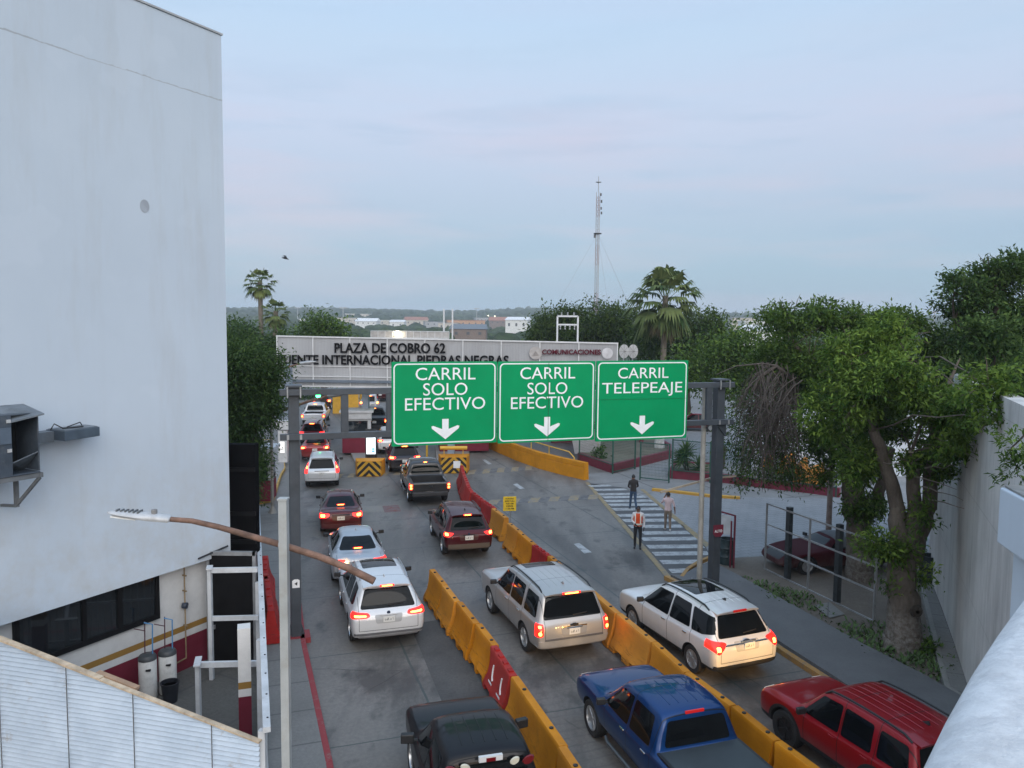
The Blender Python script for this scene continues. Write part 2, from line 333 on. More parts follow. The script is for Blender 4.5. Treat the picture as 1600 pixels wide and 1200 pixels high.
ASPH = mat_pave('asphalt patch', (0.045, 0.045, 0.046), (0.075, 0.075, 0.076), None, rough=0.8, stain=0.3)
XWB = mat_pave('crossing asphalt', (0.075, 0.077, 0.08), (0.108, 0.11, 0.114), None, stain=0.3)
WHITEP = mat_wornpaint('worn white paint', (0.38, 0.395, 0.40), thr=0.53)
YELP = mat_wornpaint('worn yellow paint', (0.30, 0.22, 0.10), worn=(0.17, 0.155, 0.13), thr=0.50)
BLKP = mat_wornpaint('worn black paint', (0.06, 0.06, 0.062), thr=0.56)
REDK = mat_wornpaint('red kerb paint', (0.24, 0.035, 0.04), worn=(0.2, 0.15, 0.14), thr=0.60)
KERBY = mat_wornpaint('ochre kerb paint', (0.33, 0.19, 0.06), worn=(0.16, 0.14, 0.12), thr=0.56)
REDSQ = mat_wornpaint('faded maroon paint', (0.16, 0.06, 0.055), thr=0.5)
# ------------------------------------------------------------------ ground: one terrain sheet to the horizon
def ground_z(x, y):
    d = math.hypot(x, y); t = min(1, max(0, (d - 420) / 1500)); t = t * t * (3 - 2 * t)
    a = math.atan2(x, y)
    return -0.03 + t * (33 + 5 * math.sin(a * 9 + 1.0) + 3 * math.sin(a * 23) + 7 * math.exp(-((a + 0.33) / 0.12) ** 2)) - (min(1, max(0, (d - 120) / 120)) * 2.0)
def terrain():
    rs = [0, 40, 90, 120, 150, 190, 240, 300, 360, 420, 480, 550, 620, 700, 800, 900, 1000, 1150, 1300, 1450, 1600, 1750, 1900, 2100, 2600, 3500, 6000]
    n = 160; vs = [(0, 0, -0.03)]; fs = []
    for r in rs[1:]:
        for k in range(n):
            a = 2 * math.pi * k / n; x, y = r * math.sin(a), r * math.cos(a); vs.append((x, y, ground_z(x, y)))
    for k in range(n): fs.append((0, 1 + (k + 1) % n, 1 + k))
    for i in range(len(rs) - 2):
        for k in range(n):
            a, b = 1 + i * n + k, 1 + i * n + (k + 1) % n; fs.append((a, b, b + n, a + n))
    me = bpy.data.meshes.new('ground'); me.from_pydata(vs, [], fs)
    bm = bmesh.new(); bm.from_mesh(me); bmesh.ops.recalc_face_normals(bm, faces=bm.faces); bm.to_mesh(me); bm.free()
    me.polygons.foreach_set('use_smooth', [True] * len(me.polygons))
    m = NT('far ground', 0.95, 0.2); c = m.ramp(m.noise(0.012, None, 8, 0.65), [(0.35, (0.028, 0.045, 0.022)), (0.6, (0.05, 0.065, 0.03)), (0.75, (0.15, 0.13, 0.10))]); m.color(c)
    tag(link_mesh('ground', me, m.m), kind='structure')
terrain()
def P2(*pp): return [U(x, y) for x, y in pp]
# the paved apron everything stands on
road_poly = [Vector(p) for p in [(-30, -6), (30, -6), (40, 60), (32, 125), (-50, 125), (-40, 40)]]
sheet('road', road_poly, 0.0, ROADM)
# plaza to the right: stamped concrete, entry slab, bare earth, footpath by the wall
sheet('plaza_paving', P2((1043, 905), (1005, 790), (985, 745), (960, 700), (1120, 640), (1900, 640), (1900, 960), (1450, 925), (1180, 872), (1110, 872)), 0.008, PLAZA)
sheet('entry_paving', P2((905, 742), (975, 735), (1060, 745), (1300, 772), (1300, 779), (1155, 777), (1022, 768), (1010, 775), (975, 762), (925, 757)), 0.012, ENTRY)
sheet('crossing_base', P2((918, 755), (970, 762), (1012, 778), (1100, 850), (1112, 872), (1066, 905), (1047, 905)), 0.012, XWB)
sheet('bare_earth', P2((1112, 885), (1150, 872), (1215, 868), (1300, 845), (1480, 872), (1452, 915), (1437, 926), (1470, 1075), (1484, 1090), (1350, 1014), (1250, 958), (1142, 898)), 0.016, DIRT)
def raised(name, pts, h, mat, matk=None, kerb=None, inset=0.17):
    """a raised pavement with a real kerb step"""
    b = MB().prism([(p.x, p.y) for p in pts], -0.02, h)
    o = b.build(name, mat); tag(o, kind='structure'); return o
def kerb(name, pts, w, h, mat, side=1, label=None, **k):
    b = MB()
    P = [Vector((p[0], p[1], 0)) for p in pts]
    off = []
    for i in range(len(P)):
        d = (P[min(i + 1, len(P) - 1)] - P[max(i - 1, 0)]).normalized(); off.append(P[i] + Vector((d.y, -d.x, 0)) * w * side)
    for i in range(len(P) - 1):
        q = [P[i], P[i + 1], off[i + 1], off[i]]
        if side > 0: q = q[::-1]
        b.prism([(p.x, p.y) for p in q], -0.02, h)
    o = b.build(name, mat, bevel=0.015); tag(o, kind='structure'); return o
# left pavement between fence and lane one
CURBL = [U(535, 1290), U(520, 1200), U(478, 1010), U(470, 940), U(466, 880), U(462, 830), U(455, 805)]
FL = [Vector((-0.34 * y + 0.12, y, 0)) for y in (8, 14, 20, 26, 33, 36.5)]
cl = [p + Vector((-0.14, 0.03, 0)) for p in CURBL]
raised('left_sidewalk', [Vector((-1.2, 7.5, 0))] + [Vector((p.x + 0.02, p.y, 0)) for p in cl] + FL[::-1], 0.15, WALKL)
kerb('red_kerb', CURBL[:4], 0.14, 0.155, REDK, side=-1)
kerb('grey_kerb', CURBL[3:], 0.14, 0.155, WALKL, side=-1)
# courtyard behind the fence
sheet('courtyard', [(-0.34 * 8, 8), (-0.34 * 30, 30), (-14, 30), (-22, 8)], 0.01, mat_pave('courtyard concrete', (0.09, 0.087, 0.08), (0.14, 0.136, 0.125), 0.001, 2.2, R(-28), stain=0.5))
# right pavement
KR = [U(1043, 905), U(1064, 915), U(1090, 930), U(1160, 975), U(1228, 1022), U(1305, 1072), U(1390, 1130), U(1500, 1210), U(1640, 1310)]
EDGE = [U(1800, 1300), U(1506, 1098), U(1440, 1060), U(1350, 1014), U(1250, 958), U(1142, 898), U(1110, 882), U(1085, 893), U(1066, 904)]
raised('right_sidewalk', [p + Vector((0.13, 0.1, 0)) for p in KR] + EDGE, 0.14, WALKR)
kerb('ochre_kerb', KR, 0.17, 0.15, KERBY, side=-1 if False else 1)
kerb('ochre_kerb', [U(1062, 906), U(1072, 893), U(1090, 881), U(1112, 872)], 0.14, 0.15, KERBY, side=1)
# footpath along the tall wall with its kerb
raised('wall_footpath', [U(1478, 1080), U(1466, 1040), U(1455, 990), U(1444, 945), U(1438, 922), U(1452, 908), U(1475, 960), U(1500, 1040), U(1530, 1110), U(1506, 1100)], 0.13, WALLWALK)
kerb('footpath_kerb', [U(1437, 922), U(1443, 945), U(1454, 990), U(1465, 1040), U(1476, 1080), U(1506, 1100)], 0.13, 0.14, mat_pave('pale kerb', (0.2, 0.2, 0.19), (0.27, 0.27, 0.255), None), side=-1)
# kerb of the entry slab and the lane line along the crossing
kerb('yellow_kerb', [U(1020, 766), U(1060, 770), U(1110, 776), U(1156, 779)], 0.25, 0.14, mat_wornpaint('bright kerb paint', (0.50, 0.28, 0.05), worn=(0.2, 0.17, 0.13), thr=0.6), side=1)
def stripe(name, px, z, mat): return sheet(name, P2(*px), z, mat)
stripe('lane_line', [(914, 754), (920, 754), (1052, 905), (1042, 905)], 0.016, YELP)
stripe('lane_line', [(1000, 765), (1006, 765), (1108, 850), (1104, 856)], 0.018, YELP)
st = [(921, 954, 760), (930, 978, 766), (936, 996, 773), (942, 1008, 777.5), (946, 1018, 783.5), (952, 1028, 789.5), (958, 1036, 796.5), (966, 1044, 806), (974, 1054, 814), (984, 1068, 823.5), (1004, 1076, 833.5), (1003, 1088, 843), (1012, 1099, 855), (1021, 1107, 866), (1033, 1108, 879), (1047, 1074, 893)]
for i, (a, b, y) in enumerate(st):
    h = 1.25 + 2.0 * i / 15
    stripe('crossing_stripe', [(a - 3, y - h), (b - 3, y - h - 1), (b + 3, y + h - 1), (a + 3, y + h)], 0.018, WHITEP)
stripe('lane_dash', [(753, 718.5), (758, 718), (769, 725), (763, 725.5)], 0.004, WHITEP)
stripe('lane_dash', [(801.5, 757), (808, 755.5), (820, 763.5), (813, 764.5)], 0.004, WHITEP)
stripe('lane_dash', [(896.5, 850), (905, 848.5), (924.5, 863), (913, 865)], 0.004, WHITEP)
# speed humps painted in worn yellow and black
def hump(name, a, b, n, w):
    A, B = U(*a), U(*b); d = (B - A); L = d.length; d.normalize(); nn = Vector((-d.y, d.x, 0)); f = MB()
    prof = [(-w / 2, 0.002), (-w * .3, 0.03), (0, 0.045), (w * .3, 0.03), (w / 2, 0.002)]
    sk = 0.5
    for i in range(n):
        for j in range(4):
            q = []
            for (t, pj) in ((i / n, j), ((i + 1) / n, j), ((i + 1) / n, j + 1), (i / n, j + 1)):
                q.append(A + d * (L * t + prof[pj][0] * sk) + nn * prof[pj][0] + Vector((0, 0, prof[pj][1])))
            f.add(q, [(0, 1, 2, 3)], i % 2)
    o = f.build(name, [mat_h1, mat_h2], smooth=60); tag(o, kind='structure')
mat_h1 = mat_wornpaint('hump yellow', (0.30, 0.22, 0.10), worn=(0.17, 0.165, 0.155), thr=0.47)
mat_h2 = mat_wornpaint('hump black', (0.085, 0.085, 0.088), worn=(0.17, 0.165, 0.16), thr=0.5)
hump('speed_hump', (732, 738), (832, 731), 9, 1.3)
hump('speed_hump', (764, 785), (935, 776), 11, 1.0)
hump('speed_hump', (482, 748), (556, 742), 7, 1.2)
hump('speed_hump', (598, 740), (640, 738), 4, 1.2)
sheet('paint_patch', P2((597, 791), (622, 789), (627, 799), (601, 801)), 0.004, REDSQ)
sheet('paint_band', P2((480, 795), (597, 790), (601, 799), (482, 806)), 0.004, mat_wornpaint('ghost yellow', (0.24, 0.21, 0.15), worn=(0.19, 0.185, 0.18), thr=0.44))
sheet('road_patch', P2((640, 975), (735, 962), (790, 1035), (860, 1200), (905, 1280), (760, 1280), (700, 1120)), 0.004, mat_pave('dark concrete', (0.062, 0.061, 0.06), (0.105, 0.104, 0.102), None, stain=0.45))
# weeds along the pavement edge
def weeds(name, spots, n, label=None):
    vs = []; fs = []
    for (px, py, r, h, k) in spots:
        c = U(px, py)
        for i in range(int(k * .3)):
            a = random.random() * 6.28; q = r * 1.25 * math.sqrt(random.random()); p = c + Vector((math.cos(a) * q * 1.4, math.sin(a) * q, 0.0))
            hh = h * random.uniform(.4, 1.1); a2 = random.random() * 6.28; w = random.uniform(.02, .05); l = Vector((math.cos(a2), math.sin(a2), 0)); s = Vector((-l.y, l.x, 0)) * w
            b = len(vs); vs += [p, p + l * hh * .5 + s + Vector((0, 0, hh * .7)), p + l * hh * 0.9 + Vector((0, 0, hh)), p + l * hh * .5 - s + Vector((0, 0, hh * .7))]; fs.append((b, b + 1, b + 2, b + 3))
    me = bpy.data.meshes.new(name); me.from_pydata([tuple(v) for v in vs], [], fs)
    o = link_mesh(name, me, M('weed green', (0.06, 0.11, 0.03), 0.8, var=0.35, scale=6)); tag(o, kind='stuff', label='low green weeds and grass growing along the pavement edge'); return o
weeds('weeds', [(1185, 918, .45, .16, 260), (1200, 924, .4, .15, 220), (1220, 932, .5, .2, 300), (1237, 938, .5, .22, 300), (1255, 948, .4, .14, 200), (1268, 958, .4, .12, 140), (1290, 975, .3, .1, 60), (1355, 985, .5, .22, 260),
   (1362, 1000, .5, .25, 320), (1372, 1015, .35, .2, 200), (1395, 1025, .5, .16, 320), (1425, 1032, .5, .16, 320), (1452, 1040, .4, .2, 300), (1465, 1060, .3, .14, 200), (1442, 1015, .3, .3, 220), (1160, 905, .2, .1, 60), (1330, 990, .3, .1, 60), (1452, 985, .25, .14, 100)], 1)
sheet('cover_slab', P2((1272, 948), (1296, 943), (1320, 962), (1296, 968)), 0.05, WALLWALK)
# ------------------------------------------------------------------ building materials
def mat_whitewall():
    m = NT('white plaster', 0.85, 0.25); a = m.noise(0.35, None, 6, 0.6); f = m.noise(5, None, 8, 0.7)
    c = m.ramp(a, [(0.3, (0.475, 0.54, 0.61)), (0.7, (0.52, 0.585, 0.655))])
    st = m.noise(1.1, m.map(scale=(1, 1, 0.16)), 8, 0.7)
    c = m.mix(m.ramp(st, [(0.52, 0.0), (0.82, 0.45)]), c, (0.40, 0.405, 0.40))
    c = m.mix(m.ramp(f, [(0.66, 0.0), (0.85, 0.35)]), c, (0.5, 0.5, 0.5))
    dr = m.noise(2.4, m.map(scale=(1, 1, .035)), 6, .7); c = m.mix(m.ramp(dr, [(.52, 0), (.78, .18)]), c, (.40, .42, .44))
    x = m.xyz(); low = m.ramp(m.math('DIVIDE', m.math('SUBTRACT', x['Z'], 2.8), 4.0), [(.0, 1.0), (1.0, .0)]); c = m.mix(m.math('MULTIPLY', low, m.ramp(m.noise(1.5, None, 9, .75), [(.42, 0), (.75, .6)])), c, (.42, .39, .34))
    pt = m.noise(.55, m.map(loc=(3, 1, 7)), 3, .5); c = m.mix(m.ramp(pt, [(.60, 0), (.615, .22)]), c, (.55, .61, .68))
    # a hairline crack running along the parapet
    cz = m.math('ADD', m.math("ADD", 14.5, m.math('MULTIPLY', m.math('SUBTRACT', m.noise(0.8, None, 8, 0.75), 0.5), 0.22)), 0)
    cr = m.math('LESS_THAN', m.math('ABSOLUTE', m.math('SUBTRACT', x['Z'], cz)), m.ramp(m.noise(1.6, None, 4), [(0.35, 0.004), (0.65, 0.022)]))
    c = m.mix(m.math('MULTIPLY', cr, 0.55), c, (0.25, 0.25, 0.25))
    m.color(c); m.bump(f, 0.25, 0.01); return m.m
def mat_banded(name, top=(0.66, 0.655, 0.64), z1=0.85, z2=1.02, z3=1.17):
    """painted wall: maroon dado, white gap, ochre line, white above"""
    m = NT(name, 0.7, 0.3); x = m.xyz(); z = x['Z']
    n = m.noise(2.2, None, 8, 0.7)
    w = m.ramp(n, [(0.3, tuple(q * .82 for q in top)), (0.65, top)]); mar = m.ramp(n, [(0.3, (0.12, 0.010, 0.022)), (0.7, (0.16, 0.016, 0.034))])
    c = m.mix(m.math('LESS_THAN', z, z3), w, (0.27, 0.15, 0.035)); c = m.mix(m.math('LESS_THAN', z, z2), c, w); c = m.mix(m.math('LESS_THAN', z, z1), c, mar)
    m.color(c); return m.m
WHITEW = mat_whitewall()
DGREY = M('dark grey steel paint', (0.045, 0.055, 0.068), 0.45, var=0.2, scale=1.5, dirt=0.25, dirtc=(0.10, 0.10, 0.10, 1))
LGREY = M('galvanised steel', (0.33, 0.34, 0.35), 0.45, 0.5, var=0.18, scale=3, dirt=0.25)
WSTEEL = M('white painted steel', (0.53, 0.55, 0.57), 0.5, var=0.12, scale=2, dirt=0.4, dirtc=(0.30, 0.26, 0.22, 1))
BLACKS = M('black steel', (0.008, 0.008, 0.009), 0.6, var=0.2, spec=.12)
RUST = M('rusty pipe', (0.165, 0.095, 0.068), 0.8, var=0.35, scale=5, dirt=0.5, dirtc=(0.10, 0.05, 0.035, 1), bump=0.4, bscale=30)
DGLASS = M('window glass', (0.012, 0.015, 0.018), 0.04, var=0.0, spec=0.6)
MAROON = M('maroon paint', (0.145, 0.014, 0.032), 0.6, var=0.14, dirt=0.2)
OCHRE = M('ochre yellow paint', (0.52, 0.215, 0.012), 0.6, spec=.15, var=0.12, scale=1.2, dirt=0.35, dirtc=(0.22, 0.12, 0.04, 1))
WHITEM = M('white paint', (0.7, 0.7, 0.7), 0.5, var=0.06)
BLACKP = M('black plastic', (0.014, 0.014, 0.015), 0.5, var=0.1)
# ------------------------------------------------------------------ white building at the left
WD = Vector((0.48, 0.877, 0)).normalized(); WN = Vector((WD.y, -WD.x, 0))      # along the wall, out of the wall
C0 = Vector((-7.42, 20.0, 0))
def W(t, out=0.0, z=0.0): return C0 + WD * t + WN * out + Vector((0, 0, z))
bld = empty('white_building', C0); tag(bld, 'tall windowless white plaster building with overhanging upper storeys at the left', 'building')
def inb(o):
    o.parent = bld; o.matrix_parent_inverse = bld.matrix_basis.inverted(); o.location = (0, 0, 0); o.matrix_parent_inverse = Matrix.Translation(-C0); return o
b = MB(); q = [W(-22), W(0), W(0, -14), W(-22, -14)]
b.prism([(p.x, p.y) for p in q], 2.8, 16.1)
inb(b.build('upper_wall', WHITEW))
b = MB(); q = [W(-22, 0.03), W(0.03, 0.03), W(0.03, -14), W(-22, -14)]
b.prism([(p.x, p.y) for p in q], 16.105, 16.15)
inb(b.build('roof_edge', M('roof trim', (0.35, 0.36, 0.37), 0.6)))
b = MB(); q = [W(-22, -.35), W(-0.3, -.35), W(-0.3, -14), W(-22, -14)]
b.prism([(p.x, p.y) for p in q], 0.0, 2.79)
inb(b.build('lower_wall', mat_banded('banded plaster', (0.60, 0.595, 0.58))))
# ribbon window under the overhang
ta, tb = -5.35, -1.95
wf = MB()
for (a, c, z0, z1) in ((ta, tb, 1.62, 1.74), (ta, tb, 2.70, 2.785), (ta, ta + .1, 1.74, 2.70), (tb - .1, tb, 1.74, 2.70), (ta + 1.45, ta + 1.55, 1.74, 2.70), (ta + 2.3, ta + 2.42, 1.74, 2.70)):
    wf.box(W((a + c) / 2, -.33, (z0 + z1) / 2), (0.12, c - a, z1 - z0), rz=-math.atan2(WD.x, WD.y))
fr = inb(wf.build('window', BLACKS))
gl = MB().box(W((ta + tb) / 2, -.345, 2.22), (0.06, tb - ta - .05, 0.98), rz=-math.atan2(WD.x, WD.y)).build('pane', DGLASS)
gl.parent = fr
# wall stain patch and rusty marks
ov = MB().lathe([(0, 0.0), (0.12, 0.004), (0.12, 0.0)], seg=14, axis='X').build('plaster_patch', M('old patch', (0.33, 0.36, 0.40), 0.9), parent=bld)
ov.scale = (1, 1, 1.25)
def onwall(px, py, out=0.0):
    d = ray(px, py); t = (WN.dot(C0) + out - 0) / WN.dot(d)
    return Vector((d.x * t, d.y * t, EYE + d.z * t))
p = onwall(226, 322, 0.004); ov.location = p - C0; ov.rotation_euler = (0, 0, math.atan2(WN.y, WN.x))
# the pipe that runs down the wall with its meter
pw = W(0, -.31)
pp = MB()
x1 = onwall(310, 873, .05); x0 = onwall(356, 853, .05)
pp.tube([x0, x1], 0.025); pb = M('black pipe', (0.02, 0.02, 0.022), 0.5)
o = pp.build('wall_pipe', pb); tag(o, 'short black pipe on the white wall overhang near its corner', 'pipe')
g = empty('gas_pipe', W(-1.25, -.25)); tag(g, 'rust stained gas pipe with a round meter on the lower white wall', 'pipe')
b = MB().tube([(0, 0, 2.75), (0, 0, 0.35)], 0.018).tube([(0, 0, .35), tuple(-WD * .55 + Vector((0, 0, .3)))], 0.018)
for z in (2.5, 2.1, 1.2): b.box((0, 0, z), (.14, .03, .03), rz=-math.atan2(WD.x, WD.y))
b.build('pipe', M('stained pipe', (0.25, 0.18, 0.10), 0.8, var=.3), g)
MB().lathe([(0, -.07), (.075, -.06), (.085, 0), (.075, .06), (0, .07)], (0, 0, 1.72), 14, 'X').build('meter', M('meter blue', (0.03, 0.04, 0.06), .4), g)
# ------------------------------------------------------------------ black door and stepped frames past the corner
dr = empty('black_door', U(362, 1040)); tag(dr, 'tall black steel door beyond the corner of the white building', 'door')
MB().box((-.02, .12, 1.45), (1.1, .06, 2.9)).build('door_leaf', BLACKS, dr)
MB().box((0, .1, 2.95), (1.3, .1, .1)).box((-.6, .1, 1.5), (.08, .1, 3.0)).box((.6, .1, 1.5), (.08, .1, 3.0)).build('door_frame', LGREY, dr)
MB().box((-.45, .07, 1.0), (.04, .06, .1)).build('handle', LGREY, dr)
b = MB().box((-9.2, 21.4, 2.75), (4.1, .3, 5.5))
dw = b.build('dark_side_wall', M('dark wall', (0.006, 0.006, 0.007), .9, spec=.05)); [MB().box((-9.0, 21.22, z), (3.7, .08, .12)).build('rail', BLACKS, dw) for z in (4.8, 3.55, 2.75)]; tag(dw, 'black painted wall filling the gap behind the corner of the white building', 'wall')
for i, (pxp, pyb, h, wl) in enumerate(((331, 1062, 2.85, .62), (311, 1128, 1.38, .8))):
    f = empty('white_steel_frame', U(pxp, pyb)); 
    tag(f, ('white steel frame with two rails standing before the black door', 'shorter white steel frame nearest the corrugated wall, open to the yard')[i], 'steel frame', 'white frames in the yard')
    e = Vector((-0.34 * f.location.y + 0.05, f.location.y + .1, 0)) - f.location
    MB().box((0, 0, h / 2), (.09, .11, h)).build('post', WSTEEL, f)
    rb = MB()
    rb.bar((0.05, 0, h - .06), (e.x, e.y, h - .06), .08, .12)
    if i == 0: MB().bar((0.05, 0, h - 1.28), (e.x, e.y, h - 1.28), .08, .11).build('rail', WSTEEL, f)
    rb.build('rail', WSTEEL, f)
    MB().box((0, 0, h + .01), (.14, .5 if i else .3, .03), rz=.3).build('cap', WSTEEL, f)
# ------------------------------------------------------------------ water heaters, bucket
def heater(px, py, label):
    c = U(px, py); o = empty('water_heater', c); tag(o, label, 'water heater', 'water heaters against the maroon dado')
    MB().lathe([(.0, .03), (.19, .03), (.2, .06), (.2, .98), (.19, 1.0)], seg=24).build('tank', M('heater white', (0.6, 0.6, 0.58), .4, var=.1, dirt=.35), o, smooth=40)
    MB().lathe([(.205, .97), (.205, 1.03), (.17, 1.08), (0, 1.1)], seg=24).build('lid', M('dark lid', (0.05, 0.055, 0.06), .5), o, smooth=40)
    MB().tube([(-.08, .05, 1.05), (-.08, .08, 1.85)], .014).tube([(-.08, .08, 1.62), (-.3, .0, 1.7)], .012).build('hot_pipe', M('maroon pipe', (.07, .02, .03), .6), o)
    MB().tube([(.1, .05, 1.05), (.1, .08, 1.78), (-.06, .0, 1.85)], .016).build('cold_pipe', M('blue pipe', (.07, .22, .42), .5), o)
    MB().box((.1, -.18, .78), (.1, .06, .04)).build('badge', BLACKP, o)
heater(232, 1092, 'white water heater with dark lid, left one by the maroon dado'); heater(263, 1083, 'white water heater with dark lid, right one behind the black bucket')
bk = empty('bucket', U(266, 1097)); tag(bk, 'black plastic bucket standing before the water heaters', 'bucket')
MB().lathe([(0, .01), (.15, .0), (.2, .46), (.215, .46), (.215, .49), (.19, .49), (.145, .03), (0, .03)], seg=22).build('pail', M('black pail', (.014, .016, .022), .4), bk, smooth=40)
MB().lathe([(0, 0.40), (.19, .40)], seg=20).build('contents', M('bucket dark', (.02, .02, .02), .3), bk)
# ------------------------------------------------------------------ corrugated wall in front
def mat_corr():
    m = NT('corrugated zinc', 0.5, 0.4); m.b.inputs['Metallic'].default_value = 0.35
    n = m.noise(1.6, None, 8, .7); x = m.xyz()
    c = m.ramp(n, [(.3, (.44, .52, .61)), (.7, (.58, .66, .75))])
    ru = m.math('MULTIPLY', m.ramp(m.noise(2.6, None, 9, .75), [(.55, 0.), (.66, .7)]), 1.0)
    c = m.mix(m.math('MULTIPLY', ru, m.ramp(m.noise(.5, None, 3), [(.45, 0.), (.6, 1.)])), c, (.28, .20, .12)); m.color(c); return m.m
CZ = 11.9
ca = D(405, 1160, CZ); cd = Vector((-.97, .243, 0))
cw = empty('corrugated_wall', (ca.x, ca.y, 0)); tag(cw, 'pale corrugated metal wall with rusty sloping top in the bottom left corner', 'corrugated wall')
def topz(s): return ca.z + s * (3.53 - 2.44) / 4.95
Lc = 7.5; n = 46; b = MB(); vs = []; fs = []
rows = int(3.2 / .083) * 6; zs = []
zmax = topz(Lc)
cols = [i * Lc / 24 for i in range(25)]
cn = Vector((-cd.y, cd.x, 0)) * -1
if cn.y > 0: cn = -cn
NR = 44 * 5
for s in cols:
    for r in range(NR + 1):
        z = 0.0 + r * (44 * .0835) / NR; w = math.sin(2 * math.pi * z / .0835) * .022
        z2 = min(z, topz(s)); p = cd * s + cn * w + Vector((0, 0, z2)); vs.append(p)
for i in range(24):
    for r in range(NR):
        z = r * (44 * .0835) / NR
        if z < topz(cols[i + 1]): fs.append((i * (NR + 1) + r, (i + 1) * (NR + 1) + r, (i + 1) * (NR + 1) + r + 1, i * (NR + 1) + r + 1))
b.add(vs, fs); b.build('sheeting', mat_corr(), cw, smooth=60)
b = MB()
for s in (.86, 2.36, 3.7, 5.15): b.bar(cd * s + cn * .022, cd * s + cn * .022 + Vector((0, 0, topz(s))), .012, .01)
b.build('seam', M('seam dark', (.10, .10, .10), .6), cw)
b = MB().bar(cd * -.02 + Vector((0, 0, topz(0) + .015)), cd * 3.0 + Vector((0, 0, topz(3.0) + .015)), .09, .03).bar(cd * 3.0 + Vector((0, 0, topz(3.0) + .03)), cd * Lc + Vector((0, 0, topz(Lc) + .03)), .11, .035)
b.build('cap_strip', M('rusty flashing', (.48, .38, .27), .7, var=.25, scale=4, dirt=.7, dirtc=(.22, .11, .05, 1)), cw)
b = MB().bar(cd * 2.35 + Vector((0, .12, topz(2.35) + .02)), cd * 3.15 + Vector((0, .12, topz(3.15) + .02)), .1, .06)
b.build('plank', M('raw plank', (.35, .23, .15), .8, var=.2), cw)
# ------------------------------------------------------------------ white tube fence along the pavement
fe = empty('white_fence', (-0.34 * 11.9 + .16, 11.9, 0)); tag(fe, 'long white tubular steel fence running along the left pavement', 'fence')
fb = Vector((-.34, 1, 0)); L = 28.6
MB().bar((0, 0, 2.37), fb * L + Vector((0, 0, 2.37)), .12, .09).build('top_rail', WSTEEL, fe)
MB().bar((0, 0, .3), fb * L + Vector((0, 0, .3)), .06, .06).bar((0, 0, 1.3), fb * L + Vector((0, 0, 1.3)), .05, .05).build('lower_rail', WSTEEL, fe)
for k in range(9): MB().box(fb * (k * 3.55 + .1) + Vector((-.07, 0, 1.16)), (.11, .11, 2.32)).build('post', WSTEEL, fe)
b = MB()
for k in range(180): b.box(fb * (k * .158 + .2) + Vector((0, 0, 1.3)), (.02, .02, 2.1))
b.build('pickets', WSTEEL, fe)
b = MB()
for k in range(36): b.box(fb * (k * .8 + .3) + Vector((.02, 0, 2.42)), (.03, .02, .02))
b.build('bolts', BLACKP, fe)
pr = MB().box((0, 0, 1.22), (.26, .3, 2.44), rz=ROADA).build('gate_pier', mat_banded('banded pier', z1=.95, z2=1.12, z3=1.27)); pr.location = U(384, 1150); tag(pr, 'white gate pier with maroon base and ochre line inside the fence', 'pier')
# ------------------------------------------------------------------ evaporative cooler and lamp tray on the wall
def wframe(o, p):        # local x along wall, y out of wall
    o.location = p; o.rotation_euler = (0, 0, math.atan2(WD.y, WD.x))
cl_ = empty('evaporative_cooler'); wframe(cl_, W(-5.5, .0, 0) + Vector((0, 0, 5.98))); tag(cl_, 'dark grey box cooler with open louvred side on a wall bracket', 'air cooler')
# local +x along the wall (away), -y out of the wall
CB = M('cooler paint', (0.05, 0.066, 0.088), .5, var=.2, dirt=.3, dirtc=(.2, .2, .2, 1)); CL = M('cooler sheet', (.16, .185, .21), .5, .3, var=.2)
d0, d1, h, ow = -.1, -1.15, 1.17, .5
b = MB()
b.box((-1.25, (d0 + d1) / 2, h / 2), (1.5, d0 - d1, h)).box((-ow / 2, (d0 + d1) / 2, .015), (ow, d0 - d1, .03)).box((-ow / 2, (d0 + d1) / 2, h - .015), (ow, d0 - d1, .03)).box((-.012, (d0 + d1) / 2, h / 2), (.024, d0 - d1 - .01, h - .07)).box((-ow / 2, d0 - .02, h / 2), (ow - .06, .03, h - .07))
b.build('casing', CB, cl_, bevel=.01)
MB().box((-ow / 2, d0 - .3, h / 2), (ow - .05, .02, h - .08)).build('duct_back', M('duct dark', (.006, .008, .01), .8), cl_)
for z in (.42, .98):
    b = MB().add([(-ow + .005, d1 + .01, z - .17), (-.03, d1 + .01, z - .02), (-.03, d1 + .5, z - .42), (-ow + .005, d1 + .5, z - .42), (-ow + .005, d1 + .01, z - .15), (-.03, d1 + .01, z), (-.03, d1 + .5, z - .40), (-ow + .005, d1 + .5, z - .40)], [(0, 1, 2, 3), (7, 6, 5, 4), (0, 4, 5, 1), (1, 5, 6, 2), (2, 6, 7, 3), (3, 7, 4, 0)]) if z < .9 else MB().add([(-ow - .04, d1 - .01, h - .16), (.04, d1 - .12, h - .05), (.0, d1 + .5, h + .1), (-ow - .04, d1 + .5, h + .1), (-ow - .04, d1 - .01, h - .13), (.04, d1 - .12, h - .02), (.0, d1 + .5, h + .13), (-ow - .04, d1 + .5, h + .13)], [(0, 1, 2, 3), (7, 6, 5, 4), (0, 4, 5, 1), (1, 5, 6, 2), (2, 6, 7, 3), (3, 7, 4, 0)])
    b.build('louvre' if z < .9 else 'hood', CL, cl_)
MB().box((-.9, d1 - .012, .78), (.76, .02, .3)).build('blank_panel', M('panel slate', (.09, .12, .16), .45, var=.15), cl_)
for x in (-.56, -.54):
    if x == -.56:
        for z in (.5, 1.05): MB().box((x, d1 - .02, z), (.07, .03, .06)).build('latch', M('latch pale', (.45, .46, .47), .4), cl_)
b = MB()
for y in (d0 - .05, d1 + .05): b.bar((-2.0, y, -.05), (.04, y, -.05), .06, .09)
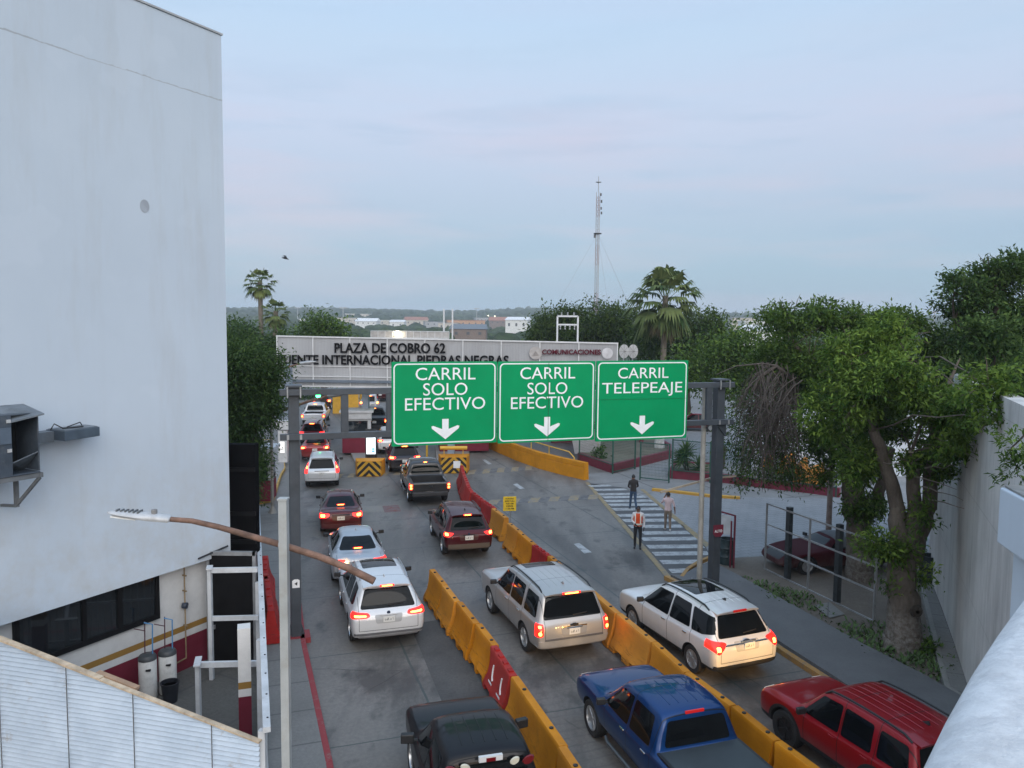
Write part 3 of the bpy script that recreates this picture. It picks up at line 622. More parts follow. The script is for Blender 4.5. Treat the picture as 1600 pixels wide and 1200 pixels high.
b.bar((.02, 0, -.05), (.02, d1, -.05), .06, .09).bar((.0, d1 + .04, -.1), (-.14, -.55, -.68), .055).bar((-.14, -.55, -.1), (-.14, -.55, -.72), .07).bar((-.14, -.55, -.7), (-.14, -.02, -.75), .05)
b.build('bracket', M('bracket grey', (.13, .14, .15), .5, var=.2), cl_)
MB().box((-.75, -.03, -.42), (1.0, .06, .65)).build('wall_patch', M('patch white', (.6, .6, .58), .8, var=.1, dirt=.3), cl_)
tr = empty('floodlight'); p = onwall(112, 676, .2); wframe(tr, p); tag(tr, 'long shallow dark grey floodlight tray on the white wall beside the cooler', 'floodlight')
b = MB().prism([(-.45, -.5), (.40, -.35), (.40, .15), (-.45, .15)], -.09, .11); b.build('tray', M('tray blue grey', (.07, .095, .125), .45, var=.2), tr, bevel=.01)
MB().prism([(-.42, -.46), (.37, -.32), (.37, .12), (-.42, .12)], .114, .125).build('top_sheet', CL, tr)
MB().box((-.6, .02, -.02), (.3, .3, .22)).build('arm', CL, tr)
MB().tube([(-.5, -.1, .12), (-.42, -.1, .24), (-.3, -.2, .14), (.1, -.25, .14)], .014).tube([(-.1, .0, .13), (.2, .02, .2), (.26, .05, .13)], .012).build('cable', BLACKP, tr)
# ------------------------------------------------------------------ sign gantry over the lanes
GA = U(463, 1000); GB = U(1114, 925); GD = (GB - GA).normalized(); GL = (GB - GA).length; GN = Vector((GD.y, -GD.x, 0))   # GN looks back at the camera
ga = math.atan2(GD.y, GD.x)
gan = empty('sign_gantry', GA, ga); tag(gan, 'dark grey steel gantry of two posts and two beams carrying the green signs', 'gantry')
for s, w in ((0, .28), (GL, .28)):
    b = MB().box((s, 0, 3.6), (w, w + .02, 7.2)).box((s, 0, .03), (w + .25, w + .25, .06))
    for i in (-1, 1):
        b.add([(s + i * w / 2, -.02, .06), (s + i * (w / 2 + .12), -.02, .06), (s + i * w / 2, -.02, .5), (s + i * w / 2, .02, .06), (s + i * (w / 2 + .12), .02, .06), (s + i * w / 2, .02, .5)], [(0, 1, 2), (5, 4, 3), (0, 3, 4, 1), (1, 4, 5, 2)])
    b.build('post', DGREY, gan, bevel=.012)
for z in (7.02, 5.80):
    MB().box((GL / 2, -.26, z), (GL + .75, .16, .17)).build('beam', DGREY, gan, bevel=.008)
for s in (1.35, 2.6, 6.2, 9.6, GL - .55): MB().box((s, -.26, 6.41), (.2, .12, 1.05)).build('strut', DGREY, gan)
for s, w in ((0, .31), (GL, .31)):
    for i in (-1, 1):
        MB().box((s + i * w * .55, -.35, 7.02), (.035, .03, .3)).build('clamp', LGREY, gan); MB().box((s + i * w * .55, -.35, 5.8), (.06, .02, .14)).build('clamp', LGREY, gan)
    MB().box((s, -.05, 7.18), (w + .12, w + .2, .05)).build('post_cap', DGREY, gan)
MB().add([(GL + .18, -.2, 5.72), (GL + .18, -.2, 5.3), (GL - .2, -.2, 5.72), (GL + .18, .0, 5.72), (GL + .18, .0, 5.3), (GL - .2, .0, 5.72)], [(0, 1, 2), (5, 4, 3), (0, 3, 4, 1), (1, 4, 5, 2)]).build('gusset', DGREY, gan)
GREEN = M('sign green', (0.0, 0.26, 0.095), 0.5, spec=.12, var=.05, scale=1.2); SIGNW = M('sign white', (0.76, 0.79, 0.80), .5, var=.06); SIGNB = M('sign back aluminium', (.4, .41, .42), .4, .6)
def gp(s, z, out=0.0): return GA + GD * s + GN * out + Vector((0, 0, z))
def lane_sign(s0, s1, z0, z1, lines, label, seam=None):
    w = s1 - s0; h = z1 - z0; O = gp(s0, z0, .36)
    o = empty('lane_sign', gp((s0 + s1) / 2, z0, .36)); tag(o, label, 'road sign', 'green lane signs on the gantry')
    def fin(c): c.parent = o; c.matrix_parent_inverse = Matrix.Translation(-o.location); return c
    UZ = Vector((0, 0, 1)); r = .1
    def rr(x0, y0, x1, y1, r):
        q = []
        for cx, cy, a0 in ((x1 - r, y0 + r, -90), (x1 - r, y1 - r, 0), (x0 + r, y1 - r, 90), (x0 + r, y0 + r, 180)):
            q += [(cx + r * math.cos(R(a0 + k * 18)), cy + r * math.sin(R(a0 + k * 18))) for k in range(6)]
        return q
    fin(MB().extr(rr(0, 0, w, h, .03), O - GN * .05, GD, UZ, .05).build('panel', GREEN))
    a = rr(.05, .05, w - .05, h - .05, .14); c = rr(.085, .085, w - .085, h - .085, .11); n = len(a)
    P = [O + GD * u + UZ * v + GN * .005 for u, v in a] + [O + GD * u + UZ * v + GN * .005 for u, v in c]
    P += [p - GN * .004 for p in P]
    f = [(i, (i + 1) % n, n + (i + 1) % n, n + i) for i in range(n)]
    fin(MB().add(P, f + [(2 * n + x, 2 * n + y, y, x) for x, y in [(i, (i + 1) % n) for i in range(n)]]).build('border', SIGNW))
    for tx, fr, size, wd in lines:
        fin(text(tx, size, SIGNW, O + GD * w / 2 + UZ * (h * (1 - fr) - size / 2) + GN * .003, GD, UZ, None, 'lettering', .003, bold=0, width=wd))
    k = .42; A = [(-.085, .26), (-.085, .03), (-.42, .09), (-.40, .02), (0, -.27), (.40, .02), (.42, .09), (.085, .03), (.085, .26)]
    A = [(-.085, .27), (-.085, -.0), (-.30, .07), (-.42, .06), (-.42, .0), (-.2, -.13), (0, -.28), (.2, -.13), (.42, .0), (.42, .06), (.30, .07), (.085, -.0), (.085, .27)][::-1]
    A = [(x * .9, y * .92) for x, y in [(-.105, .3), (-.105, -.02), (-.40, .09), (-.46, .07), (-.44, .0), (0, -.34), (.44, .0), (.46, .07), (.40, .09), (.105, -.02), (.105, .3)]]
    fin(MB().extr(A, O + GD * w / 2 + UZ * h * .195 + GN * .003, GD, UZ, .004).build('arrow', SIGNW))
    sb = MB()
    if seam == 'v': sb.bar(O + GD * w * .51 + GN * .009 + UZ * .02, O + GD * w * .51 + GN * .009 + UZ * (h - .02), .012, .004, up=GN)
    if seam == 'h': sb.bar(O + GN * .006 + UZ * h * .52 + GD * .02, O + GN * .006 + UZ * h * .515 + GD * (w - .02), .014, .004)
    if seam: fin(sb.build('panel_joint', M('joint dark green', (.004, .06, .025), .6)))
    b = MB()
    for z in (7.02 - z0, 5.8 - z0):
        if 0 < z < h: b.box(O + GD * w / 2 + UZ * z - GN * .09, (w * .9, .08, .06), rz=ga)
    fin(b.build('bracket', LGREY)); return o
def gsx(px):
    d = ray(px, 620); P0 = GA + GN * .36; t = P0.dot(GN) / Vector((d.x, d.y, 0)).dot(GN); return (Vector((d.x * t, d.y * t, 0)) - GA).dot(GD)
def gsz(px, py):
    d = ray(px, py); t = (GA + GN * .36).dot(GN) / Vector((d.x, d.y, 0)).dot(GN); return EYE + d.z * t
lane_sign(gsx(612), gsx(776.5), gsz(694, 694.5), gsz(694, 565), [('CARRIL', .14, .37, 1.76), ('SOLO', .325, .37, 1.30), ('EFECTIVO', .50, .37, 2.36)], 'green lane sign reading CARRIL SOLO EFECTIVO, left one with unbroken face')
lane_sign(gsx(778), gsx(929.5), gsz(854, 690), gsz(854, 564.5), [('CARRIL', .14, .37, 1.76), ('SOLO', .33, .37, 1.28), ('EFECTIVO', .505, .37, 2.32)], 'green lane sign reading CARRIL SOLO EFECTIVO with a joint down its middle', 'v')
lane_sign(gsx(931.5), gsx(1074), gsz(1003, 687), gsz(1003, 563.5), [('CARRIL', .15, .35, 1.76), ('TELEPEAJE', .335, .35, 2.80)], 'green lane sign reading CARRIL TELEPEAJE over a white arrow', 'h')
# ALTO sign on the right post, sticker on the left one
al = empty('stop_sign', gp(GL - .02, 2.16, .24)); tag(al, 'small maroon sign reading ALTO on the right gantry post', 'stop sign')
q = [(-.19, .2), (-.19, -.1), (-.1, -.2), (.1, -.2), (.19, -.1), (.19, .2)]
c = MB().extr(q, al.location - GN * .02, GD, (0, 0, 1), .02).build('plate', MAROON); c.parent = al; c.matrix_parent_inverse = Matrix.Translation(-al.location)
c = text('ALTO', .09, SIGNW, al.location + Vector((0, 0, -.05)) + GN * .002, GD, (0, 0, 1), None, 'lettering', .004, bold=.02, width=.29); c.parent = al; c.matrix_parent_inverse = Matrix.Translation(-al.location)
st_ = empty('sticker', gp(0, 1.68, .175)); tag(st_, 'small white sticker with dark mark on the left gantry post', 'sticker')
c = MB().extr([(-.1, -.12), (.1, -.12), (.1, .08), (.05, .12), (-.05, .12), (-.1, .08)], st_.location - GN * .008, GD, (0, 0, 1), .008).build('sheet', WHITEM); c.parent = st_; c.matrix_parent_inverse = Matrix.Translation(-st_.location)
c = MB().extr([(-.04, 0), (.03, -.06), (.04, .05)], st_.location + GN * .001, GD, (0, 0, 1), .004).build('mark', BLACKP); c.parent = st_; c.matrix_parent_inverse = Matrix.Translation(-st_.location)
# concrete footing painted red under the left post
tag(MB().box(GA + Vector((0, 0, .075)), (.75, .6, .16), rz=ga).build('post_footing', REDK), kind='structure')
# ------------------------------------------------------------------ lamps
lp = empty('street_lamp', D(443, 800, 11.6)); lp.location.z = 0.15; tag(lp, 'white square lamp post with a long rusty arm across the lane', 'street lamp')
top = D(443, 781, 11.6); H0 = top.z - .15
MB().box((0, 0, H0 / 2), (.125, .125, H0)).box((0, 0, H0 + .015), (.15, .15, .03)).build('post', M('lamp post white', (.36, .375, .37), .5, var=.15, scale=1.5, dirt=.6, dirtc=(.28, .24, .18, 1)), lp)
pts = []
for (x, y, yy) in ((262, 811, 11.75), (300, 814, 11.75), (340, 823, 11.75), (400, 840, 11.74), (443, 852, 11.73), (500, 870, 11.70), (545, 888, 11.66), (585, 908, 11.62)):
    pts.append(D(x, y, yy) - lp.location)
arm = MB().tube(pts, [.04, .042, .045, .049, .053, .055, .057, .059], 12).build('arm', RUST, lp, smooth=40)
hd = empty('lamp_head'); hd.parent = lp
p0, p1 = D(267, 812, 11.75) - lp.location, D(169, 800, 11.75) - lp.location
ax = (p1 - p0).normalized(); LH = (p1 - p0).length
prof = [(0, .075, .10), (.03, .095, .13), (.35, .12, .15), (.5, .135, .13), (.75, .125, .10), (.93, .085, .06), (1.0, .03, .03)]
vs = []; up = Vector((0, 0, 1)); sd_ = ax.cross(up).normalized(); uu = sd_.cross(ax).normalized()
b = MB()
for (t, w, h) in prof:
    for k in range(12):
        a = 2 * math.pi * k / 12; y = math.sin(a) * h * .5; y = max(y, -h * .28)
        vs.append(p0 + ax * LH * t + sd_ * math.cos(a) * w + uu * y)
fs = [(i * 12 + k, i * 12 + (k + 1) % 12, (i + 1) * 12 + (k + 1) % 12, (i + 1) * 12 + k) for i in range(len(prof) - 1) for k in range(12)] + [tuple(range(12)), tuple(range(72, 84))]
b.add(vs, fs); hs = b.build('housing', M('lamp alu', (.46, .47, .48), .5, .2, var=.15, dirt=.4), lp, smooth=50)
b = MB()
for k in range(6): b.box(p0 + ax * LH * (.5 + .07 * k) + uu * (.07 - .004 * k), (.022, .16 - .012 * k, .03), mat=Matrix((ax, sd_, uu)).transposed())
b.build('cooling_fins', M('fin dark', (.12, .13, .14), .6), lp)
MB().lathe([(.045, -.01), (.045, .05), (.04, .06), (0, .06)], p0 + ax * LH * .27 + uu * .07, 12).build('photocell', M('cell grey', (.2, .2, .2), .5), lp)
MB().box(p0 + ax * LH * .72 - uu * .045, (LH * .4, .18, .02), mat=Matrix((ax, sd_, uu)).transposed()).build('lens', M('lamp lens', (.7, .7, .68), .3), lp)
bpy.data.objects.remove(hd)
MB().lathe([(.085, -.06), (.085, .06)], D(443, 852, 11.73) - lp.location, 12, 'X').build('clamp', LGREY, lp)
# galvanised lamp by the far booth, and one whose arm shows before the plaza board
def lamp2(base, arm_px, head_px, Y, label, w=.06):
    o = empty('street_lamp', base); tag(o, label, 'street lamp')
    a = [D(x, y, Y) - base for x, y in arm_px]
    zt = max(min(p.z for p in a), 1)
    MB().tube([(0, 0, 0), (0, 0, zt + .5)], [.08, .06], 10).lathe([(.3, 0), (.28, .06), (.1, .4), (.08, .45)], seg=8).build('pole', M('old galvanised', (.24, .23, .21), .6, .3, var=.2, dirt=.3), o, smooth=50)
    MB().tube(a, w, 8).build('arm', RUST, o, smooth=50)
    h0, h1 = D(*head_px[0], Y) - base, D(*head_px[1], Y) - base
    ax = (h1 - h0).normalized(); b = MB()
    b.tube([h0, h0 + ax * .15, h0 + (h1 - h0) * .6, h1], [.07, .11, .12, .04], 10)
    b.build('lamp_head', LGREY, o, smooth=60)
    return o
lamp2(U(426, 806), [(396, 665), (420, 652), (450, 638), (480, 628), (512, 619)], [(512, 619), (556, 611)], 35.5, 'galvanised lamp post with rusty arm beside the near toll booth')
lamp2(U(400, 690), [(425, 582), (440, 577), (455, 572), (470, 568)], [(468, 568), (494, 565)], 48, 'lamp arm reaching from the dark tree in front of the plaza board', .05)
# pale round pole with a cross bar by the right gantry post
pl = empty('round_pole', U(1092, 925)); tag(pl, 'pale round pole with a thin cross bar beside the right gantry post', 'pole')
MB().tube([(0, 0, 0), (0, 0, 2.6), (0, 0, 6.95)], [.095, .085, .08], 14).build('shaft', M('pole beige', (.34, .33, .30), .6, .1, var=.15, dirt=.35), pl, smooth=50)
MB().bar(D(1032, 769, 25.3) - pl.location, D(1112, 747, 25.9) - pl.location, .07, .06).bar(D(1112, 747, 25.9) - pl.location, D(1150, 744, 26.2) - pl.location, .05).build('cross_bar', M('bar tan', (.34, .28, .21), .7, var=.2), pl)
MB().bar(D(1147, 744, 26.2) - pl.location, D(1147, 752, 26.2) - pl.location, .06).build('hook', DGREY, pl)
MB().lathe([(.03, 0), (.04, .02), (.04, .2), (.015, .26), (.015, .3)], seg=10).build('x', None)
o = bpy.data.objects['x']; o.name = 'water_bottle'; o.data.name = 'water_bottle'; o.data.materials.clear(); o.data.materials.append(M('bottle plastic', (.35, .40, .44), .15)); o.location = U(1085, 921) + Vector((-.12, -.1, .14)); tag(o, 'clear plastic water bottle standing at the foot of the round pole', 'bottle')
# ------------------------------------------------------------------ barriers
def mat_barrier(name, lo, hi, fade, mark):
    m = NT(name, .55, .15); oi = m.t.nodes.new('ShaderNodeObjectInfo'); n = m.noise(1.3, None, 7, .65)
    vec = m.t.nodes.new('ShaderNodeVectorMath'); vec.operation = 'ADD'; m.t.links.new(m.co.outputs['Object'], vec.inputs[0]); m.t.links.new(oi.outputs['Location'], vec.inputs[1]); v = vec.outputs[0]
    c = m.ramp(m.noise(1.3, v, 7, .65), [(.3, lo), (.7, hi)])
    c = m.mix(m.ramp(oi.outputs['Random'], [(0, .32), (.5, .0), (1, .0)]), c, fade); c = m.mix(m.ramp(oi.outputs['Random'], [(0, 0.), (.5, .0), (1, .28)]), c, tuple(q * .55 for q in lo))
    c = m.mix(m.ramp(m.noise(4, v, 9, .72), [(.54, 0), (.78, .42)]), c, mark)
    mp_ = m.t.nodes.new('ShaderNodeMapping'); mp_.inputs['Scale'].default_value = (.55, .55, 5); m.t.links.new(v, mp_.inputs[0])
    z = m.xyz()['Z']; sc = m.math('MULTIPLY', m.ramp(m.noise(3.2, mp_.outputs[0], 6, .7), [(.54, 0), (.64, .75)]), m.ramp(z, [(.15, 1.), (.55, .12)])); c = m.mix(sc, c, (.035, .03, .026))
    m.color(c); return m.m
BORANGE = mat_barrier('barrier orange', (.42, .150, .006), (.60, .235, .012), (.58, .30, .09), (.17, .085, .025))
BRED = mat_barrier('barrier red', (.27, .012, .012), (.42, .026, .022), (.42, .13, .10), (.34, .11, .095))
def barrier(A, B, red, label, group, deco=False, h=1.0):
    """a plastic road barrier: flared foot with fork slots, slim top, curved interlocking ends"""
    jit = random.Random(label); A = Vector((A[0] + jit.uniform(-.04, .04), A[1], 0)); B = Vector((B[0] + jit.uniform(-.04, .04), B[1], 0)); d = B - A; L = d.length - .03; rz = math.atan2(d.y, d.x)
    prof = [(0.02, .30), (.14, .30), (.22, .27), (.40, .185), (.62, .135), (.90, .105), (.97, .10), (1.0, .08)]
    nx = max(8, int(L / .2)); s0 = nx
    xs = [L * i / nx for i in range(nx + 1)]; verts = []; faces = []
    def slot(x):           # fork pockets under the foot
        for c in (L * .27, L * .73):
            if abs(x - c) < .23: return True
        return False
    xs = sorted(set(xs + [L * c + e for c in (.27, .73) for e in (-.245, -.225, .225, .245)]))
    m = len(prof)
    for x in xs:
        lift = .155 if slot(x) else 0.0
        for sgn in (1, -1):
            for (z, y) in (prof if sgn > 0 else prof[::-1]):
                zz = z * h; zz = max(zz, lift + (.01 if z < .1 else 0.03)) if z < .19 else zz
                bow = .10 * math.sin(math.pi * min(1, z)) if (x in (xs[0],)) else (-.10 * math.sin(math.pi * min(1, z)) if x == xs[-1] else 0)
                verts.append((x + .015 + (bow if red else bow * .6), y * sgn, zz))
    n2 = 2 * m
    for i in range(len(xs) - 1):
        for k in range(n2):
            a = i * n2 + k; b = i * n2 + (k + 1) % n2; faces.append((a, b, b + n2, a + n2))
    faces += [tuple(range(n2)), tuple((len(xs) - 1) * n2 + k for k in range(n2))[::-1]]
    b = MB().add(verts, faces)
    o = b.build('road_barrier', BRED if red else BORANGE, loc=A, rz=rz, smooth=38); bv = o.modifiers.new('edge', 'BEVEL'); bv.width = .012; bv.segments = 2; bv.limit_method = 'ANGLE'; bv.angle_limit = R(40)
    tag(o, label, 'barrier', group)
    for t in (.22, .78) if not red else (.15, .4, .62, .85):
        c = MB()
        c.lathe([(.045, 0), (.045, .022), (.02, .03), (0, .03)], (L * t, 0, h - .002), 10) if not red else c.box((L * t, 0, h + .012), (.16, .11, .05))
        c.build('filler_cap' if not red else 'top_lug', BLACKP if not red else BRED, o)
    if deco:
        e = MB()
        for t in (.3, .72):
            p = [(L * t, .128, .72), (L * t + .02, .148, .58), (L * t - .02, .175, .46), (L * t - .1, .20, .38)]
            e.tube(p, .024, 6)
            for k in range(4): e.box((L * t - .12 + .07 * k, .238, .315), (.05, .012, .05))
        e.build('painted_mark', SIGNW, o)
    return o
def topline(pts, z=1.0): return [U(x, y, z) for x, y in pts]
ordw = ['first', 'second', 'third', 'fourth', 'fifth', 'sixth', 'seventh', 'eighth', 'ninth', 'tenth']
Lrow = topline([(677, 889), (694, 914), (716, 940), (746, 974), (774, 1008), (805, 1056), (879, 1165), (985, 1330)])
lred = [0, 0, 0, 0, 1, 0, 0]
names = ['orange barrier at the far free end of the left row', 'second orange barrier from the far end of the left row', 'third orange barrier from the far end of the left row', 'orange barrier just beyond the red one in the left row', 'red barrier with white painted marks among orange ones', 'orange barrier just nearer than the red marked one', 'orange barrier cut by the bottom edge beside the black pickup']
for i in range(len(Lrow) - 1): barrier(Lrow[i + 1], Lrow[i], lred[i], names[i], 'barriers of the left row', deco=(lred[i] == 1))
Rrow = topline([(721, 727), (724, 742), (731, 757), (739, 769), (754, 781), (772, 794), (791, 809)])
rn = ['first', 'second', 'third', 'fourth', 'fifth']
for i in range(6):
    lab = ['red barrier at the far end by the striped block', 'second red barrier from the striped block', 'third red barrier from the striped block', 'fourth red barrier from the striped block', 'red barrier just beyond the orange ones by the yellow notice', 'orange barrier right behind the yellow notice board'][i]
    barrier(Rrow[i + 1], Rrow[i], i < 5, lab, 'barriers of the right row')
Rrow2 = topline([(796, 817), (813, 831), (836, 851), (859, 868), (886, 891), (915, 915), (967, 958), (1022, 1003), (1077, 1050), (1146, 1102), (1217, 1157), (1300, 1220)])
r2 = [0, 0, 1, 0, 0, 0, 0, 0, 0, 0, 0]
lab = ['orange barrier right in front of the yellow notice board', 'second orange barrier in front of the yellow notice board', 'lone red barrier between orange ones in the right row', 'orange barrier just nearer than the lone red one', 'orange barrier beside the bonnet of the silver wagon', 'orange barrier beside the middle of the silver wagon', 'orange barrier between silver wagon and white people carrier', 'orange barrier beside the rear of the silver wagon', 'orange barrier between blue pickup and white people carrier', 'orange barrier between blue pickup and red jeep bonnet', 'orange barrier at the bottom edge beside the red jeep']
lab = [x.replace('white people carrier', 'white sport utility car').replace('red jeep', 'red boxy car') for x in lab]
for i in range(11): barrier(Rrow2[i + 1], Rrow2[i], r2[i], lab[i], 'barriers of the right row')
# red ones stacked on the left pavement
for (a, b, l) in (((413, 868), (416, 905), 'red barrier on the left pavement, far one by the fence'), ((417, 900), (424, 955), 'red barrier on the left pavement, near one by the fence')):
    o = barrier(U(b[0], b[1], 1.1), U(a[0], a[1], 1.1), 1, l, 'red barriers on the pavement', h=.95); o.location.z = .15
# ------------------------------------------------------------------ yellow notice
ns = empty('notice_board', U(797, 831)); tag(ns, 'yellow notice of opening hours on a thin stand between barriers', 'notice')
YELS = M('notice yellow', (.72, .50, .02), .5, var=.04)
dz = D(795, 787, ns.location.y).z
fa = Matrix.Rotation(R(6), 3, 'Z')
MB().box((-.03, 0, dz), (.56, .03, .62), rz=R(6)).build('panel', YELS, ns)
ax = fa @ Vector((1, 0, 0))
for i, t in enumerate(('HORARIO', 'APERTURA', '7:00 AM', 'CIERRE', '11:30 PM')):
    text(t, .066, BLACKP, Vector((-.03, -.018, dz + .19 - i * .108)) + fa @ Vector((0, 0, 0)), ax, (0, 0, 1), ns, 'lettering', .003, bold=.02, width=[.36, .42, .33, .31, .36][i])
MB().tube([(0, .03, 0), (0, .03, dz + .2)], .02, 8).tube([(-.25, 0, .03), (.25, .0, .03)], .03, 8).tube([(0, -.25, .03), (0, .25, .03)], .03, 8).build('stand', LGREY, ns)
MB().box((.06, -.05, .12), (.16, .16, .2)).build('weight', WHITEM, ns)
# ------------------------------------------------------------------ toll plaza board and canopy
def mat_perf():
    m = NT('perforated white sheet', .6, .3)
    st = m.noise(.35, m.map(scale=(1, 1, .25)), 6, .6); f = m.noise(2.0, m.map(scale=(1, 1, .3)), 8, .7)
    c = m.ramp(st, [(.3, (.30, .31, .325)), (.7, (.43, .44, .455))]); c = m.mix(m.ramp(f, [(.5, 0), (.75, .5)]), c, (.26, .25, .25))
    x = m.xyz(); w = m.math('SINE', m.math('MULTIPLY', x['X'], 62.0)); c = m.mix(m.ramp(w, [(.0, .25), (.8, 0)]), c, (.18, .18, .19)); m.color(c); return m.m
PERF = mat_perf()
TA = D(432, 525, 52.0); TB = D(966, 536.5, 50.0); TX = Vector((TB.x - TA.x, TB.y - TA.y, 0)); TL = TX.length; TX.normalize(); TN = Vector((TX.y, -TX.x, 0)); ta_ = math.atan2(TX.y, TX.x)
zt0 = TA.z; zt1 = TB.z
def ztop(s): return lerp(zt0, zt1, s / TL)
zb = D(468, 603, 52).z
tp = empty('toll_plaza_canopy', Vector((TA.x, TA.y, 0)), ta_); tag(tp, 'long white perforated toll plaza canopy board lettered PLAZA DE COBRO 62', 'toll canopy')
b = MB(); b.add([(0, 0, zb), (TL, 0, zb + .1), (TL, 0, zt1), (0, 0, zt0), (0, .12, zb), (TL, .12, zb + .1), (TL, .12, zt1), (0, .12, zt0)], [(0, 1, 2, 3), (7, 6, 5, 4), (0, 4, 5, 1), (1, 5, 6, 2), (2, 6, 7, 3), (3, 7, 4, 0)])
b.build('board', PERF, tp)
FRW = M('frame white', (.58, .59, .60), .5, var=.08)
b = MB(); b.bar((0, -.05, zt0), (TL, -.05, zt1), .08, .09).bar((0, -.05, zb), (TL, -.05, zb + .1), .08, .1)
for f in (.20, .41): b.bar((0, -.04, lerp(zb, zt0, f)), (TL, -.04, lerp(zb + .1, zt1, f)), .05, .06)
for k in range(10):
    s = TL * k / 9; s = min(max(s, .05), TL - .05); b.bar((s, -.05, zb), (s, -.05, ztop(s)), .07, .07)
b.build('frame', FRW, tp)
b = MB(); b.prism([(0, .2), (TL, .2), (TL, 8.5), (0, 8.5)], 6.1, 6.35).prism([(0, .13), (TL, .13), (TL, .3), (0, .3)], 5.2, 6.1); b.build('roof', M('canopy roof', (.3, .3, .3), .7, var=.15), tp)
b = MB(); b.bar((0, -.18, 5.0), (TL, -.18, 5.1), .14, .16); b.build('lower_beam', M('blue grey steel', (.12, .15, .19), .5, var=.15), tp)
def tl(px, py, Y=51.2): 
    p = D(px, py, Y); return (Vector((p.x, p.y, 0)) - tp.location).dot(TX), p.z
def ttext(t, x0, x1, yb, yt, m, name='lettering', bold=.03, ext=.06):
    s0, z0 = tl(x0, yb); s1, z1 = tl(x1, yb); h = tl(x0, yt)[1] - z0
    return text(t, h, m, Vector(((s0 + s1) / 2, -.10, (z0 + z1) / 2)), (1, 0, (z1 - z0) / (s1 - s0)), (0, 0, 1), tp, name, -ext if False else ext, bold=bold, width=s1 - s0)
LB = M('letter black', (.008, .008, .009), .7, var=0, spec=.08)
ttext('PLAZA DE COBRO 62', 520, 697, 551.2, 535.5, LB, bold=.022)
ttext('PUENTE INTERNACIONAL PIEDRAS NEGRAS', 428, 796, 569.5, 554.5, LB, bold=.022)
ttext('COMUNICACIONES', 848, 938, 552.6, 545.2, M('letter maroon', (.09, .008, .018), .7, var=0, spec=.08), bold=.03)
s, z = tl(838, 551); MB().lathe([(.42, -.02), (.42, .0), (.36, .03), (.36, .0), (.30, .0), (.27, .03), (0, .05)], (s, -.12, z), 24, 'Y').build('emblem', M('emblem grey', (.36, .34, .33), .5), tp)
b = MB()
for k in range(6): b.bar((s - .2 + .03 * k, -.15, z - .16 + .05 * k), (s + .2 - .03 * k, -.15, z - .14 + .05 * k), .015)
b.build('emblem_relief', M('emblem dark', (.15, .13, .13), .5), tp)
s, z = tl(948, 551); MB().lathe([(.36, -.02), (.36, .01), (0, .02)], (s, -.10, z), 16, 'Y').build('badge', M('badge pale', (.5, .5, .52), .5), tp)
COLM = M('column blue grey', (.22, .26, .31), .5, var=.12, dirt=.2)
for (px, py) in ((572, 706), (705, 720), (452, 700)):
    p = U(px, py) if px != 452 else U(452, 716); q = p - tp.location
    MB().box((q.dot(TX), q.dot(-TN), 3.1), (.42, .42, 6.2)).build('column', COLM, tp)
# lit green lamps under the canopy
GRN = M('green lamp', (.02, .3, .06), .4, var=0, emit=(.05, 1, .25), es=14); REDL = M('red lamp', (.3, .02, .02), .4, var=0, emit=(1, .05, .03), es=8)
for (px, py, m, l) in ((609, 616, GRN, 'small lit green lane lamp hanging under the canopy beside the left sign'), (497, 618, GRN, 'small lit green lane lamp hanging under the canopy over lane one')):
    p = D(px, py, 53.5); o = MB().lathe([(.0, -.02), (.16, -.02), (.17, .02), (0, .06)], p, 14, 'Y').build('lane_lamp', m); tag(o, l, 'signal lamp')
    c = MB().box(p + Vector((0, .12, .0)), (.5, .16, .5)).build('housing', BLACKP, o)
# dishes, electric frame, roof lights
for i, (px, py) in enumerate(((975, 549), (989, 549))):
    p = D(px, py, 55 + i * .3); o = empty('satellite_dish', p); tag(o, ('left mesh satellite dish at the right end of the canopy', 'right mesh satellite dish at the right end of the canopy')[i], 'satellite dish', 'dishes by the canopy')
    b = MB(); prof = [(.02, .16), (.2, .12), (.36, .03), (.46, -.06)]; b.lathe(prof, (0, 0, 0), 16, 'Y'); d = b.build('dish', M('dish mesh', (.42, .43, .44), .5, .3), o); d.scale = (.78, 1, 1.1)
    b = MB()
    for k in range(8): b.bar((0, -.05, 0), (.36 * math.cos(k * .785), -.1, .5 * math.sin(k * .785)), .02)
    b.bar((0, -.05, 0), (0, -.6, .02), .03).box((0, -.62, .02), (.1, .1, .1)); b.build('ribs', M('rib grey', (.2, .2, .2), .5), o)
    MB().tube([(0, .1, -.1), (0, .12, -p.z + 6.0 if p.z > 6 else -.9)], .05).build('mast', LGREY, o)
hf = empty('electric_frame', U(887, 640) * 0 + Vector((D(887, 540, 60).x, 60, 0))); tag(hf, 'white H shaped electric frame with insulators standing behind the canopy', 'electric frame')
b = MB(); xl = D(871, 500, 60).x - hf.location.x; xr = D(903, 500, 60).x - hf.location.x; zt = D(871, 494, 60).z
b.bar((xl, 0, 0), (xl, 0, zt), .13).bar((xr, 0, 0), (xr, 0, zt), .13).bar((xl, 0, zt), (xr, 0, zt), .13).bar((xl, 0, zt - .65), (xr, 0, zt - .65), .12); b.build('frame', WSTEEL, hf)
b = MB()
for k in range(3): b.lathe([(.03, 0), (.08, .08), (.03, .12), (.07, .2), (0, .26)], (lerp(xl, xr, .2 + .3 * k), 0, zt + .06), 8)
for k in range(4): b.lathe([(.03, 0), (.07, -.12), (.02, -.18), (.07, -.3), (0, -.34)], (lerp(xl, xr, .15 + .23 * k), 0, zt - .7), 8)
b.build('insulator', M('insulator', (.32, .33, .33), .3), hf)
